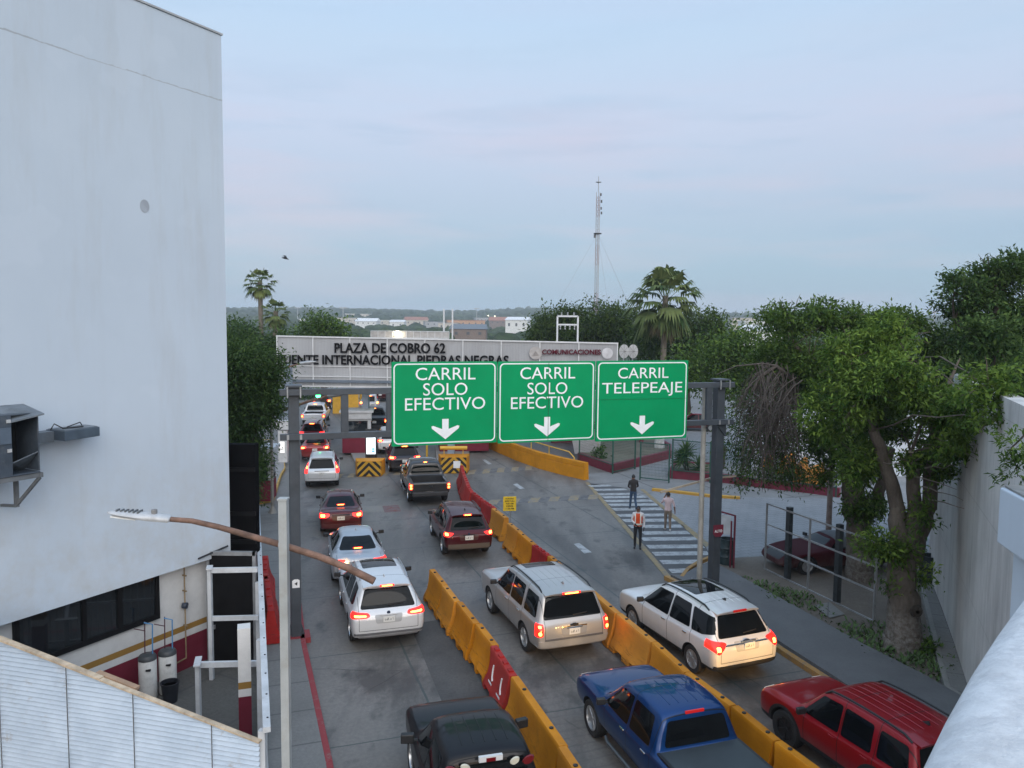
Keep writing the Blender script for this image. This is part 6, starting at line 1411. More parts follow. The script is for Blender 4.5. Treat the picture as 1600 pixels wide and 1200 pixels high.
# 1 white X-shaped utility car, lane one
L = 4.92; a = R(17.5)
vehicle('sport_utility_car', 'white sport utility car with glass roof panel below the rusty lamp arm', T_SUV, L, 2.0, 1.76, WHT, behind(608, 1016, L, a), a, tails=[([(.50, .985), (.55, 1.045), (1.02, 1.09), (1.02, .93), (.62, .925), (.52, .95)], .30)], hot=[[(.60, .965), (.60, .995), (.92, 1.01), (.92, .965)]], third=(.19, 1.60, True), sun=(.50, 1.75, .50, 2.75), rails=(.95, 2.75, .66, SR), plate=(0, .88), badge=('ring', 1.03), bumper=[(.34, .47, .80, SKID), (.475, .53, .93, GREYB)], clad=.0, wstyle='five', beams=7)
# 2 silver saloon
L = 4.75; a = R(15)
vehicle('saloon_car', 'silver saloon car with lit brake lamps ahead of the white one with glass roof', T_SED, L, 1.84, 1.47, (.40, .42, .45), behind(562, 918, L, a), a, tails=[([(.50, .90), (.50, .95), (1.0, .97), (1.0, .80), (.75, .80)], .32)], hot=[[(.70, .85), (.72, .91), (.93, .92), (.93, .84)]], third=(.16, 1.10, True), plate=(0, .78), metal=.5, beams=5)
# 3 red saloon
L = 4.6; a = R(13)
vehicle('saloon_car', 'dark red saloon car with chrome boot strip beside the grey gantry post', T_SED, L, 1.76, 1.48, MAR, behind(533, 838, L, a), a, tails=[([(.55, .84), (.52, .94), (1.0, .98), (1.0, .78), (.70, .78)], .30)], hot=[[(.74, .82), (.74, .92), (.93, .93), (.93, .82)]], third=(.17, 1.12, True), plate=(0, .76), badge=('bar', .90), metal=.4, bumper=(.36, .52, .9, M('bumper dark red', (.06, .01, .014), .35, var=0)))
# 4 white small utility car
L = 4.5; a = R(12)
vehicle('sport_utility_car', 'white tall hatchback with upright tail lamps before the grey toll booth', T_SUV, L, 1.80, 1.68, (.60, .61, .62), behind(503, 764, L, a), a, tails=[([(.80, 1.1), (.76, 1.42), (.90, 1.46), (1.0, 1.12), (1.0, .88), (.82, .88)], .60)], hot=[[(.83, 1.12), (.82, 1.32), (.88, 1.32), (.90, 1.12)]], plate=(0, .86), badge=('bar', 1.0), clad=.44, rails=(.9, 2.7, .64, SR), lod=1)
# 5 red car ahead of it, 6 dark red one, 7 white pickup, 8 dark car
L = 4.4; a = R(11)
vehicle('hatchback_car', 'bright red hatchback car ahead of the white tall hatchback', T_SED, L, 1.76, 1.52, (.22, .008, .012), behind(492, 722, L, a), a, tails=[([(.62, .86), (.62, .96), (1.0, .98), (1.0, .80)], .30)], hot=[[(.74, .84), (.74, .92), (.93, .93), (.93, .84)]], third=(.2, 1.26, True), plate=(0, .76), lod=1)
L = 4.5; a = R(9)
vehicle('hatchback_car', 'dark maroon car between the bright red hatchback and the white pickup', T_SUV, L, 1.78, 1.62, (.09, .01, .016), behind(487, 696, L, a), a, tails=[([(.62, .95), (.62, 1.05), (1.0, 1.08), (1.0, .88)], .30)], third=(.2, 1.50, True), lod=1)
L = 5.6; a = R(8)
vehicle('pickup_truck', 'white pickup truck seen between gantry post and strut in lane one', T_PICK, L, 1.98, 1.86, (.62, .63, .65), behind(489, 667, L, a), a, 'pickup', tails=[([(.80, .80), (.78, 1.08), (1.0, 1.08), (1.0, .80)], .22)], hot=[[(.85, .85), (.85, .98), (.95, .98), (.95, .85)]], third=(.16, 1.77, True), bed='open', lod=1)
L = 4.6; a = R(5)
vehicle('sport_utility_car', 'dark car with lit tail lamps beyond the white pickup', T_SUV, L, 1.85, 1.7, (.03, .022, .024), behind(502, 641, L, a), a, tails=[([(.62, .95), (.62, 1.1), (1.0, 1.12), (1.0, .85)], .30)], hot=[[(.75, .92), (.75, 1.05), (.95, 1.05), (.95, .92)]], lod=1)
# lane two
L = 4.7; a = R(13)
vehicle('sport_utility_car', 'dark crossover car with bright brake lamps ahead of the grey pickup', T_SUV, L, 1.84, 1.68, (.022, .02, .024), behind(633, 741, L, a), a, tails=[([(.58, 1.0), (.58, 1.08), (1.0, 1.12), (1.0, .92), (.75, .92)], .32)], hot=[[(.72, .98), (.72, 1.06), (.95, 1.06), (.95, .98)]], third=(.2, 1.58, True), rails=(.9, 2.7, .64, SR), lod=1)
L = 5.7; a = R(13.5)
vehicle('pickup_truck', 'dark grey pickup truck with open bed and red roof lamps', T_PICK, L, 2.02, 1.88, (.045, .043, .043), behind(672, 790, L, a), a, 'pickup', tails=[([(.84, .80), (.83, 1.08), (1.01, 1.08), (1.01, .80)], .22)], hot=[[(.87, .83), (.87, .92), (.96, .92), (.96, .83)], [(.87, .97), (.87, 1.05), (.96, 1.05), (.96, .97)]], third=(.10, 1.80, True), bed='open', plate=(0, .60), badge=('bow', .95), metal=.5, rough=.35)
L = 4.62; a = R(14.5)
vehicle('sport_utility_car', 'dark red sport utility car with black lower trim beside the red barriers', T_SUV, L, 1.86, 1.70, (.065, .005, .009), behind(733, 874, L, a), a, tails=[([(.66, 1.0), (.62, 1.04), (1.0, 1.08), (1.0, .92), (.80, .92)], .30)], hot=[[(.84, .96), (.84, 1.04), (.96, 1.05), (.96, .96)]], third=(.16, 1.60, True), clad=.50, cladc=(.03, .03, .031), wheelclad=True, rails=(.9, 2.75, .66, BR), plate=(0, .86), badge=('ring', .99), metal=.4, bumper=(.42, .62, .86, M('bumper cladding', (.09, .07, .055), .5, var=.1)))
L = 5.2; a = R(20)
vehicle('large_wagon', 'silver full size wagon with roof rails between the two barrier rows', T_BOX, L, 2.05, 1.89, (.44, .43, .42), behind(897, 1036, L, a), a, tails=[([(.86, .82), (.84, 1.12), (1.02, 1.14), (1.02, .80)], .24)], hot=[[(.90, .85), (.90, .94), (.97, .94), (.97, .85)], [(.90, 1.03), (.90, 1.09), (.97, 1.09), (.97, 1.03)]], third=(.26, 1.80, True), rails=(.55, 2.95, .70, BR), sun=(.46, 2.35, .46, 2.85), plate=(0, .88), badge=('bow', 1.05), metal=.55, wstyle='six', ribs=(.7, 2.2), bumper=[(.50, .68, .97, M('bumper silver', (.40, .39, .37), .35, .4, var=.08)), (.685, .735, .82, GREYB)], chrome=[(.99, 1.02, .36)], beams=9)
L = 5.4; a = R(18.5)
# blue pickup: its front left wheel is seen at the road
def fromwheel(px, py, T, L, W, a):
    p = U(px, py); y = T['wx'][1] * L / T['L'] - L / 2; f = Vector((-math.sin(a), math.cos(a), 0)); r_ = Vector((math.cos(a), math.sin(a), 0)); return p + r_ * (W / 2) - f * y
vehicle('pickup_truck', 'blue crew cab pickup truck with black bed cover at the bottom edge', T_PICK, L, 1.89, 1.79, (.002, .034, .135), fromwheel(921, 1150, T_PICK, L, 1.89, a), a, 'pickup', tails=[([(.84, .80), (.83, 1.08), (1.01, 1.08), (1.01, .80)], .22)], third=(.20, 1.78, False), bed='cover', wstyle='five', metal=.5, ribs=(2.2, 3.2), beams=14, rough=.28)
L = 5.2; a = R(15.5)
bp = vehicle('pickup_truck', 'black single cab pickup truck cut by the bottom edge', T_PICK, L, 1.95, 1.84, (.012, .012, .014), U(744, 1284) + Vector((0, 0, 0)), a, 'pickup', tails=[([(.84, .80), (.83, 1.08), (1.01, 1.08), (1.01, .80)], .22)], third=None, tmat=TOFF, bed='open', wstyle='six', ribs=(2.2, 3.2), beams=4, msc=1.3)
# right lane
L = 4.85; a = R(22.5)
CH = [(.97, 1.0, .66)]
vehicle('sport_utility_car', 'white sport utility car with black sunroof and roof rails in the right lane', T_EXP, L, 2.0, 1.80, (.66, .66, .66), behind(1167, 1067, L, a), a, tails=[([(.74, .90), (.60, 1.03), (.66, 1.06), (1.02, 1.10), (1.02, .92), (.86, .80)], .42)], hot=[[(.80, .88), (.80, .98), (.90, .98), (.90, .88)]], third=(.2, 1.64, False), rails=(.72, 2.85, .66, BR), sun=(.48, 1.55, .50, 2.75), plate=(.05, .93), badge=('oval', 1.035), chrome=CH, clad=.46, cladc=(.018, .018, .02), ribs=(.75, 1.5), wstyle='ten', mirror=BLACKP, bumper=(.38, .52, .95, BLACKP))
L = 4.25; a = R(21.5)
rj = vehicle('boxy_car', 'red boxy sport utility car with black roof rails in the bottom right', T_BOX, L, 1.82, 1.70, (.27, .006, .012), fromwheel(1223, 1168, T_BOX, L, 1.82, a), a, tails=[([(.84, .82), (.84, 1.06), (1.0, 1.06), (1.0, .82)], .24)], third=(.14, 1.80, True), rails=(.5, 3.0, .72, BR), ribs=(.7, 2.8), wstyle='jeep', clad=.50, cladc=(.02, .02, .022), wheelclad=True, beams=34, metal=.3)
# dark saloon/black pickup in the far second lane
L = 5.5; a = R(10)
vehicle('pickup_truck', 'black pickup truck beyond the blue column in lane two', T_PICK, L, 1.96, 1.84, (.012, .012, .013), behind(585, 675, L, a), a, 'pickup', tails=[([(.84, .80), (.83, 1.08), (1.01, 1.08), (1.01, .80)], .22)], hot=[[(.88, .84), (.88, 1.0), (.97, 1.0), (.97, .84)]], third=(.14, 1.78, True), bed='cover', lod=1, badge=('bow', .95))
L = 4.6; a = R(12)
vehicle('sport_utility_car', 'white crossover car beside the lit screen in lane two', T_SUV, L, 1.85, 1.68, (.60, .61, .62), behind(612, 711, L, a), a, tails=[([(.60, 1.0), (.60, 1.07), (1.0, 1.10), (1.0, .92), (.78, .92)], .32)], hot=[[(.72, .98), (.72, 1.05), (.92, 1.05), (.92, .98)]], third=(.18, 1.58, True), lod=1)
L = 4.7; a = R(9)
vehicle('sport_utility_car', 'silver sport utility car beyond the black pickup in lane two', T_SUV, L, 1.88, 1.72, (.36, .36, .37), behind(577, 645, L, a), a, tails=[([(.66, .92), (.66, 1.10), (1.0, 1.12), (1.0, .88)], .30)], hot=[[(.75, .95), (.75, 1.08), (.95, 1.08), (.95, .95)]], third=(.3, 1.60, True), lod=1)
L = 4.7; a = R(5)
vehicle('sport_utility_car', 'dark maroon car beside the yellow wall beyond the canopy', T_SUV, L, 1.9, 1.72, (.05, .008, .012), behind(594, 628, L, a), a, tails=[([(.66, .92), (.66, 1.10), (1.0, 1.12), (1.0, .88)], .30)], lod=1)
vehicle('saloon_car', 'dark red car parked beyond the right sign between sign and gantry post', T_SED, 4.5, 1.78, 1.5, (.12, .012, .018), U(1086, 672), R(80), tails=[([(.66, .82), (.66, .95), (1.0, .95), (1.0, .80)], .30)], tmat=TAIL, lod=1, group='parked cars')
# parked maroon convertible under the trees
rc = vehicle('convertible_car', 'old maroon convertible with grey soft top parked under the trees', T_LOW, 4.7, 1.86, 1.28, (.05, .007, .012), U(1293, 896) + Vector((.35, .9, 0)), R(101), tails=[([(.5, .66), (.5, .80), (1.0, .82), (1.0, .66)], .30)], tmat=TAIL, roofm=(1.15, 2.4, .95, M('soft top grey', (.10, .105, .11), .9, var=.15)), wstyle='five', plate=None, group='parked cars', metal=.0, rough=.55)

# work lamps and slatted guard on the black pickup's cab back
Lb, Hb = 5.2, 1.84; sy_ = Lb / 5.75; yb = 1.80 * sy_ - Lb / 2
for sx2 in (-1, 1):
    o = MB().lathe([(0, -.03), (.05, -.03), (.06, .0), (0, .01)], (0, 0, 0), 14, 'Y').build('work_lamp', M('work lamp cream', (.55, .52, .42), .3, var=0), bp, loc=(sx2 * .42, yb - .03, 1.66)); o.scale = (1.5, 1, 1); o.rotation_euler = (0, R(-28 * sx2), 0)
    o = MB().lathe([(0, -.03), (.06, -.03), (.07, .0), (0, .01)], (0, 0, 0), 14, 'Y').build('marker_lamp', TOFF, bp, loc=(sx2 * .66, yb - .02, 1.64)); o.scale = (1.6, 1, 1); o.rotation_euler = (0, R(-25 * sx2), 0)
cg = MB().box((0, yb - .05, 1.775), (.40, .06, .09)).build('cargo_lamp', M('cargo lamp', (.6, .6, .6), .3, var=0), bp); MB().box((0, yb - .085, 1.765), (.16, .012, .06)).build('lens', TOFF, cg)
for k in range(7):
    for sx2 in (-1, 1): MB().box((sx2 * .52, yb - .10, 1.12 + .055 * k), (.42, .02, .03)).build('guard_slat', BLACKP, bp)
# ------------------------------------------------------------------ people
def person(label, loc, face, joints, rad, zones, extra=None):
    """one continuous skinned figure; joints: name -> (position, parent); face: heading, +Y is forward"""
    names = list(joints); idx = {n: i for i, n in enumerate(names)}
    me = bpy.data.meshes.new('person'); me.from_pydata([joints[n][0] for n in names], [(idx[n], idx[joints[n][1]]) for n in names if joints[n][1]], [])
    o = bpy.data.objects.new('tmpp', me); col.objects.link(o)
    o.modifiers.new('k', 'SKIN'); ss = o.modifiers.new('s', 'SUBSURF'); ss.levels = 2; ss.render_levels = 2
    for n in names:
        r = rad.get(n, .03); sv = me.skin_vertices[0].data[idx[n]]; sv.radius = (r, r) if not isinstance(r, tuple) else r; sv.use_root = (n == 'pelvis')
    m2 = eval_mesh(o); bpy.data.objects.remove(o)
    mats = []; 
    bones = [(n, Vector(joints[n][0]), Vector(joints[joints[n][1]][0])) for n in names if joints[n][1]]
    def mid(n): return n
    for f in m2.polygons:
        c = f.center; best = None; bd = 9
        for n, a, b in bones:
            d = b - a; t = max(0, min(1, (c - a).dot(d) / max(1e-9, d.dot(d)))); q = (a + d * t - c).length - (rad.get(n, .03) if not isinstance(rad.get(n, .03), tuple) else max(rad.get(n)))
            if q < bd: bd = q; best = n
        mt = zones(best, c)
        if mt not in mats: mats.append(mt)
        f.material_index = mats.index(mt); f.use_smooth = True
    p = link_mesh('person', m2, mats, None, loc, face); tag(p, label, 'person'); return p
def skeleton(h=1.72, lleg=(0, 0), rleg=(0, 0), larm='down', rarm='down', lean=.02, stance=.09):
    k = h / 1.72; J = {}
    def a(n, p, par): J[n] = ((p[0] * k, p[1] * k, p[2] * k), par)
    a('pelvis', (0, 0, .93), None); a('waist', (0, .01, 1.05), 'pelvis'); a('chest', (0, .01 + lean, 1.25), 'waist'); a('shoulders', (0, lean, 1.40), 'chest'); a('neck', (0, lean + .01, 1.48), 'shoulders')
    a('jaw', (0, lean + .03, 1.55), 'neck'); a('skull', (0, lean + .02, 1.63), 'jaw'); a('crown', (0, lean + .015, 1.69), 'skull'); a('nose', (0, lean + .125, 1.585), 'jaw')
    for s, (kn, an), nm in ((-1, lleg, 'l'), (1, rleg, 'r')):
        a(nm + 'hip', (s * .09, 0, .88), 'pelvis'); ky = kn; a(nm + 'knee', (s * stance, ky + .02, .49), nm + 'hip'); fz = .08 + max(0, -an) * .35
        a(nm + 'calf', (s * stance, lerp(ky, an, .4), .36), nm + 'knee'); a(nm + 'ankle', (s * stance, an, fz), nm + 'calf'); a(nm + 'heel', (s * stance, an - .04, fz - .04), nm + 'ankle')
        a(nm + 'toe', (s * (stance + .015), an + .17, fz - .045 if an > -.1 else fz - .11), nm + 'ankle')
    for s, pose, nm in ((-1, larm, 'l'), (1, rarm, 'r')):
        a(nm + 'shoulder', (s * .175, lean, 1.40), 'shoulders')
        E, Wr = {'down': ((.235, -.03, 1.13), (.24, .06, .90)), 'out': ((.26, -.05, 1.14), (.30, .03, .90)), 'front': ((.24, .02, 1.14), (.10, .22, 1.04)), 'phone': ((.28, .12, 1.20), (.13, .10, 1.52)), 'swing': ((.24, -.12, 1.15), (.24, -.10, .91)), 'side': ((.25, .0, 1.13), (.24, .10, .89))}[pose]
        a(nm + 'elbow', (s * E[0], E[1] + lean, E[2]), nm + 'shoulder'); a(nm + 'wrist', (s * Wr[0], Wr[1] + lean, Wr[2]), nm + 'elbow')
        d = Vector((s * (Wr[0] - E[0]), Wr[1] - E[1], Wr[2] - E[2])).normalized(); w = Vector((s * Wr[0], Wr[1] + lean, Wr[2])); pc = w + d * .07; side = Vector((0, 1, 0)) if abs(d.y) < .8 else Vector((0, 0, 1)); side = (side - d * side.dot(d)).normalized(); inn = d.cross(side).normalized() * (-s)
        a(nm + 'palm', tuple(pc), nm + 'wrist')
        for i, ln in enumerate((.075, .085, .08, .062)):
            b0 = pc + side * (.03 - .02 * i) + d * .02; a(nm + 'finger%d' % i, tuple(b0 + d * ln * .5 + inn * .006), nm + 'palm'); a(nm + 'tip%d' % i, tuple(b0 + d * ln * .85 + inn * .03), nm + 'finger%d' % i)
        a(nm + 'thumb', tuple(pc + side * .045 - d * .015), nm + 'palm'); a(nm + 'thumbtip', tuple(pc + side * .06 + d * .025 + inn * .01), nm + 'thumb')
    rad = dict(pelvis=(.155, .115), waist=(.145, .105), chest=(.165, .115), shoulders=(.13, .09), neck=.055, jaw=(.065, .075), skull=(.077, .09), crown=(.055, .065), nose=.014)
    for nm in 'lr': rad.update({nm + 'hip': .095, nm + 'knee': .062, nm + 'calf': .062, nm + 'ankle': .045, nm + 'heel': .04, nm + 'toe': .04, nm + 'shoulder': .068, nm + 'elbow': .045, nm + 'wrist': .03, nm + 'palm': (.035, .022), nm + 'thumb': .012, nm + 'thumbtip': .009})
    for nm in 'lr':
        for i in range(4): rad[nm + 'finger%d' % i] = .0095; rad[nm + 'tip%d' % i] = .008
    rad = {n: (r * k if not isinstance(r, tuple) else tuple(q * k for q in r)) for n, r in rad.items()}
    return J, rad
SKIN = M('skin', (.20, .10, .065), .6, var=.06); HAIR = M('black hair', (.012, .010, .009), .6, var=.1)
def hair_cap(parent, J, h, mat, low=.0, name='hair', cap=False):
    c = Vector(J['skull'][0]); b = MB(); seg = 16; prof = []
    for i in range(7):
        a = math.pi / 2 * i / 6; prof.append((.092 * math.cos(a - .25 if i < 2 else a) if i < 6 else 0.0, -.05 + .155 * math.sin(a)))
    b.lathe(prof, c + Vector((0, -.012, 0)), seg)
    if cap: b.prism([(-.07, c.y + .05), (.07, c.y + .05), (.05, c.y + .17), (-.05, c.y + .17)], c.z + .005, c.z + .022)
    o = b.build(name, mat, parent, smooth=60); return o
def zone(shirt, pants, shoe, sleeve='short', glove=None):
    def z(n, c):
        if n in ('neck', 'jaw', 'skull', 'crown', 'nose'): return SKIN
        if n[1:] in ('toe', 'heel') or (n[1:] == 'ankle' and c.z < .09): return shoe
        if n[1:] in ('knee', 'calf', 'ankle', 'hip') or (n in ('pelvis', 'waist') and c.z < .93): return pants
        if n[1:] == 'wrist' and sleeve == 'short': return SKIN
        if n[1:].startswith(('palm', 'finger', 'tip', 'thumb')): return glove or SKIN
        return shirt
    return z
DSH = M('dark shirt', (.028, .024, .024), .8, var=.15); JEAN = M('denim', (.04, .075, .13), .85, var=.2, scale=8); BSHOE = M('black shoe', (.012, .012, .012), .5); WSH = M('white cloth', (.62, .60, .60), .8, var=.08); PINK = M('pale pink shirt', (.58, .45, .46), .8, var=.08); TAN = M('tan trousers', (.20, .155, .12), .85, var=.12); WSHOE = M('white shoe', (.7, .7, .7), .6); DTR = M('dark trousers', (.014, .015, .019), .8, var=.15); GREYS = M('grey shoe', (.12, .12, .12), .6)
J, rd = skeleton(1.74, (.10, .20), (-.06, -.26), 'front', 'front')
p = person('person in dark shirt and blue jeans walking away over the crossing', U(989, 797), R(8), J, rd, zone(DSH, JEAN, GREYS)); hair_cap(p, J, 1.74, HAIR)
J, rd = skeleton(1.72, (.06, .14), (-.04, -.16), 'phone', 'out')
p2 = person('person in pale pink shirt walking away with a phone held to the ear', U(1043, 830), R(-6), J, rd, zone(PINK, TAN, WSHOE)); hair_cap(p2, J, 1.72, HAIR)
ph = MB().box((0, 0, 0), (.012, .07, .14)).build('phone', BLACKP); w = Vector(J['lpalm'][0]) if 'lpalm' in J else Vector((0, 0, 1.5)); ph.location = p2.matrix_basis @ (w + Vector((.02, 0, .03))); ph.rotation_euler = (R(12), 0, R(-6)); tag(ph, 'dark phone held to the ear of the person in the pink shirt', 'phone')
J, rd = skeleton(1.74, (.02, .03), (.0, -.02), 'side', 'front', stance=.105)
g = person('guard in dark cap, white shirt and orange reflective vest standing on the lane edge', U(996, 857), R(168), J, rd, zone(WSH, DTR, BSHOE, 'long', BLACKP)); hair_cap(g, J, 1.74, M('navy cap', (.012, .014, .02), .7), name='cap', cap=True)
# the vest: a loose shell round chest and waist with bright bands
VEST = NT('orange vest', .7, .3); x = VEST.xyz(); hb = VEST.math('LESS_THAN', VEST.math('ABSOLUTE', VEST.math('SUBTRACT', x['Z'], 1.02)), .035); vb = VEST.math('MULTIPLY', VEST.math('LESS_THAN', VEST.math('ABSOLUTE', VEST.math('SUBTRACT', VEST.math('ABSOLUTE', x['X']), .105)), .024), VEST.math('GREATER_THAN', x['Z'], 1.05)); VEST.color(VEST.mix(VEST.math('MAXIMUM', hb, vb), (.62, .075, .02), (.72, .70, .62))); VEST = VEST.m
b = MB(); vs = []; fs = []; rows = [(.93, .178, .142), (1.02, .178, .142), (1.15, .186, .148), (1.28, .195, .146), (1.38, .185, .125), (1.44, .13, .105)]
for z, rx_, ry in rows:
    for k in range(20): a = 2 * math.pi * k / 20; vs.append((rx_ * math.cos(a), .02 + ry * math.sin(a), z * 1.74 / 1.72))
for i in range(len(rows) - 1):
    for k in range(20): fs.append((i * 20 + k, i * 20 + (k + 1) % 20, (i + 1) * 20 + (k + 1) % 20, (i + 1) * 20 + k))
v = b.add(vs, fs).build('vest', VEST, g, smooth=60)
sd2 = v.modifiers.new('t', 'SOLIDIFY'); sd2.thickness = .008
for s in (-1, 1): MB().lathe([(0, .012), (.012, .004), (.012, -.004), (0, -.01)], (s * .032, .118, 1.625), 8, 'Y').build('eye', BLACKP, g)
# the bird in the sky
q = D(446, 404, 60); b = MB(); b.tube([(-.28, 0, 0), (0, 0, .03), (.25, 0, 0)], [.03, .08, .02], 8)
for s in (-1, 1): b.add([(-.1, 0, .03), (.14, 0, .03), (.02, s * .38, .2), (-.12, s * .34, .2), (-.3, s * .8, .02), (-.1, 0, .0), (.14, 0, .0), (.02, s * .38, .18), (-.12, s * .34, .18)], [(0, 1, 2, 3), (3, 2, 4), (5, 8, 7, 6), (8, 4, 7)])
o = b.build('bird', M('bird dark', (.04, .04, .045), .7), loc=q, rz=R(30)); o.rotation_euler = (R(10), R(12), R(20)); tag(o, 'small dark bird flying beside the twin palms', 'bird')
# ------------------------------------------------------------------ trees
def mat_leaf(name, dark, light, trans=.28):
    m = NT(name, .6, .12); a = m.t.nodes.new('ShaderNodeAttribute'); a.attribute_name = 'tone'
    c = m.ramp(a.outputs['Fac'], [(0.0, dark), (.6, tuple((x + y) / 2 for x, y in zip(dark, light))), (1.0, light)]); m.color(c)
    t = m.t.nodes.new('ShaderNodeBsdfTranslucent'); m.t.links.new(c, t.inputs[0]); mx = m.t.nodes.new('ShaderNodeMixShader'); mx.inputs[0].default_value = trans
    m.t.links.new(m.b.outputs[0], mx.inputs[1]); m.t.links.new(t.outputs[0], mx.inputs[2]); m.t.links.new(mx.outputs[0], m.t.nodes['Material Output'].inputs[0]); return m.m
def mat_bark(name, c1, c2, lime=None):
    m = NT(name, .9, .2); n = m.noise(5, m.map(scale=(1, 1, .35)), 8, .75); f = m.noise(24, m.map(scale=(1, 1, .4)), 6, .75)
    c = m.ramp(n, [(.3, c1), (.7, c2)])
    if lime:           # the remains of whitewash low on the trunk
        x = m.xyz(); c = m.mix(m.math('MULTIPLY', m.ramp(m.math('DIVIDE', x['Z'], 1.6), [(.5, 1.0), (.85, 0.0)]), m.ramp(m.noise(9, None, 7, .75), [(.42, 0), (.66, .6)])), c, lime)
    m.color(c); m.bump(f, 1.0, .04); return m.m
BARK = mat_bark('grey brown bark', (.075, .062, .051), (.165, .14, .115), (.34, .33, .31)); BARK2 = mat_bark('dark bark', (.03, .026, .022), (.07, .06, .05))
LEAF1 = mat_leaf('ash leaves', (.026, .064, .015), (.145, .225, .045)); LEAF2 = mat_leaf('dark leaves', (.022, .054, .016), (.112, .176, .046)); LEAF3 = mat_leaf('bright leaves', (.036, .088, .014), (.205, .300, .055)); LEAF4 = mat_leaf('far leaves', (.015, .036, .009), (.095, .145, .032))
def leaves(name, blobs, n, size, mat, parent=None, clump=.34, per=40, seed=1, aspect=.34, droop=.25, inner=.45, split=0):
    """leaf blades in sprays: blobs are (centre, radii); sprays sit mostly near the outside of each blob"""
    r = np.random.default_rng(seed)
    if split:          # every mass of foliage is itself a handful of smaller boughs with gaps between
        nb = []
        for c_, R_ in blobs:
            R_ = np.array(R_ if hasattr(R_, '__len__') else (R_,) * 3, float)
            for _ in range(split):
                d = r.normal(size=3); d /= np.linalg.norm(d); nb.append((np.array(c_) + d * R_ * r.uniform(.35, .74), R_ * r.uniform(.26, .52)))
        blobs = nb
    C = np.array([b[0] for b in blobs], float); RR = np.array([b[1] if hasattr(b[1], '__len__') else (b[1],) * 3 for b in blobs], float)
    wts = np.prod(RR, axis=1) ** .72; wts /= wts.sum(); ns = max(1, n // per)
    bi = r.choice(len(blobs), ns, p=wts); d = r.normal(size=(ns, 3)); d /= np.linalg.norm(d, axis=1)[:, None]
    rad = inner + (1 - inner) * r.random(ns) ** .45
    rad *= 1 + .16 * np.sin(d[:, 0] * 7 + bi) * np.cos(d[:, 2] * 6 + bi * 2.1)
    cc = C[bi] + d * rad[:, None] * RR[bi]
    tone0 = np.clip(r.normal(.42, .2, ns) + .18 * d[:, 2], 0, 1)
    k = np.repeat(np.arange(ns), per); N = len(k)
    axis = d[k] + r.normal(scale=.75, size=(N, 3)); axis[:, 2] -= droop; axis /= np.linalg.norm(axis, axis=1)[:, None]
    pos = cc[k] + r.normal(scale=clump, size=(N, 3)) * np.array([1, 1, .8])
    up = r.normal(scale=.6, size=(N, 3)) + np.array([0, 0, 1.0]); s = np.cross(axis, up); s /= np.linalg.norm(s, axis=1)[:, None]
    nn = np.cross(s, axis)
    L = size * r.uniform(.6, 1.25, N)[:, None]; w = L * aspect
    v = np.stack([pos, pos + axis * L * .45 + s * w * .5 + nn * L * .06, pos + axis * L - nn * L * .12, pos + axis * L * .45 - s * w * .5 + nn * L * .06], 1).reshape(-1, 3)
    me = bpy.data.meshes.new(name); me.vertices.add(N * 4); me.vertices.foreach_set('co', v.astype(np.float32).ravel())
    me.loops.add(N * 4); me.loops.foreach_set('vertex_index', np.arange(N * 4, dtype=np.int32)); me.polygons.add(N); me.polygons.foreach_set('loop_start', np.arange(0, N * 4, 4, dtype=np.int32))
    try: me.polygons.foreach_set('loop_total', np.full(N, 4, dtype=np.int32))
    except Exception: pass
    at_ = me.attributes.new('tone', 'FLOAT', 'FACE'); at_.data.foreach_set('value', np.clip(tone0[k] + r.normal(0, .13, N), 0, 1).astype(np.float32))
    me.update(calc_edges=True); me.validate()
    return link_mesh(name, me, mat, parent)
def branch(b, p0, p1, r0, r1, wig=.12, seg=6, sides=8, rr=random):
    p0 = Vector(p0); p1 = Vector(p1); L = (p1 - p0).length; pts = []; rad = []
    for i in range(seg + 1):
        t = i / seg; o_ = Vector((rr.uniform(-1, 1), rr.uniform(-1, 1), rr.uniform(-1, 1))) * wig * L * .35 * math.sin(math.pi * t); pts.append(p0.lerp(p1, t) + o_ + Vector((0, 0, .05 * L * math.sin(math.pi * t)))); rad.append(lerp(r0, r1, t))
    b.tube(pts, rad, sides); return pts
def tree(name, label, base, trunk, blobs, n, size, leaf, bark, seed=1, group=None, twigs=26, per=40, clump=.34, inner=.45, aspect=.34, split=7):
    """trunk: list of (p0, p1, r0, r1) limbs relative to the base; blobs relative to the base too"""
    o = empty(name, base); tag(o, label, 'tree', group); rr = random.Random(seed); b = MB()
    for (p0, p1, r0, r1) in trunk: branch(b, p0, p1, r0, r1, seg=7, sides=12 if r0 > .12 else 7, rr=rr)
    ends = [Vector(t[1]) for t in trunk]
    for (c, R_) in blobs:
        c = Vector(c); rx_ = R_ if not hasattr(R_, '__len__') else sum(R_) / 3; e = min(ends, key=lambda q: (q - c).length); branch(b, e, c, *((.045, .02) if (e - c).length < 1.7 else (.022, .014)), .05, 5, 6, rr)
        for i in range(max(2, twigs // len(blobs))):
            d = Vector((rr.gauss(0, 1), rr.gauss(0, 1), rr.gauss(0, .8) + .2)).normalized(); branch(b, c, c + d * rx_ * .9, .022, .006, seg=4, sides=5, rr=rr)
    b.build('trunk', bark, o, smooth=60)
    leaves('crown', blobs, n, size, leaf, o, seed=seed, per=per, clump=clump, inner=inner, aspect=aspect, split=split); return o
def rel(base, px, py, Y): return D(px, py, Y) - base
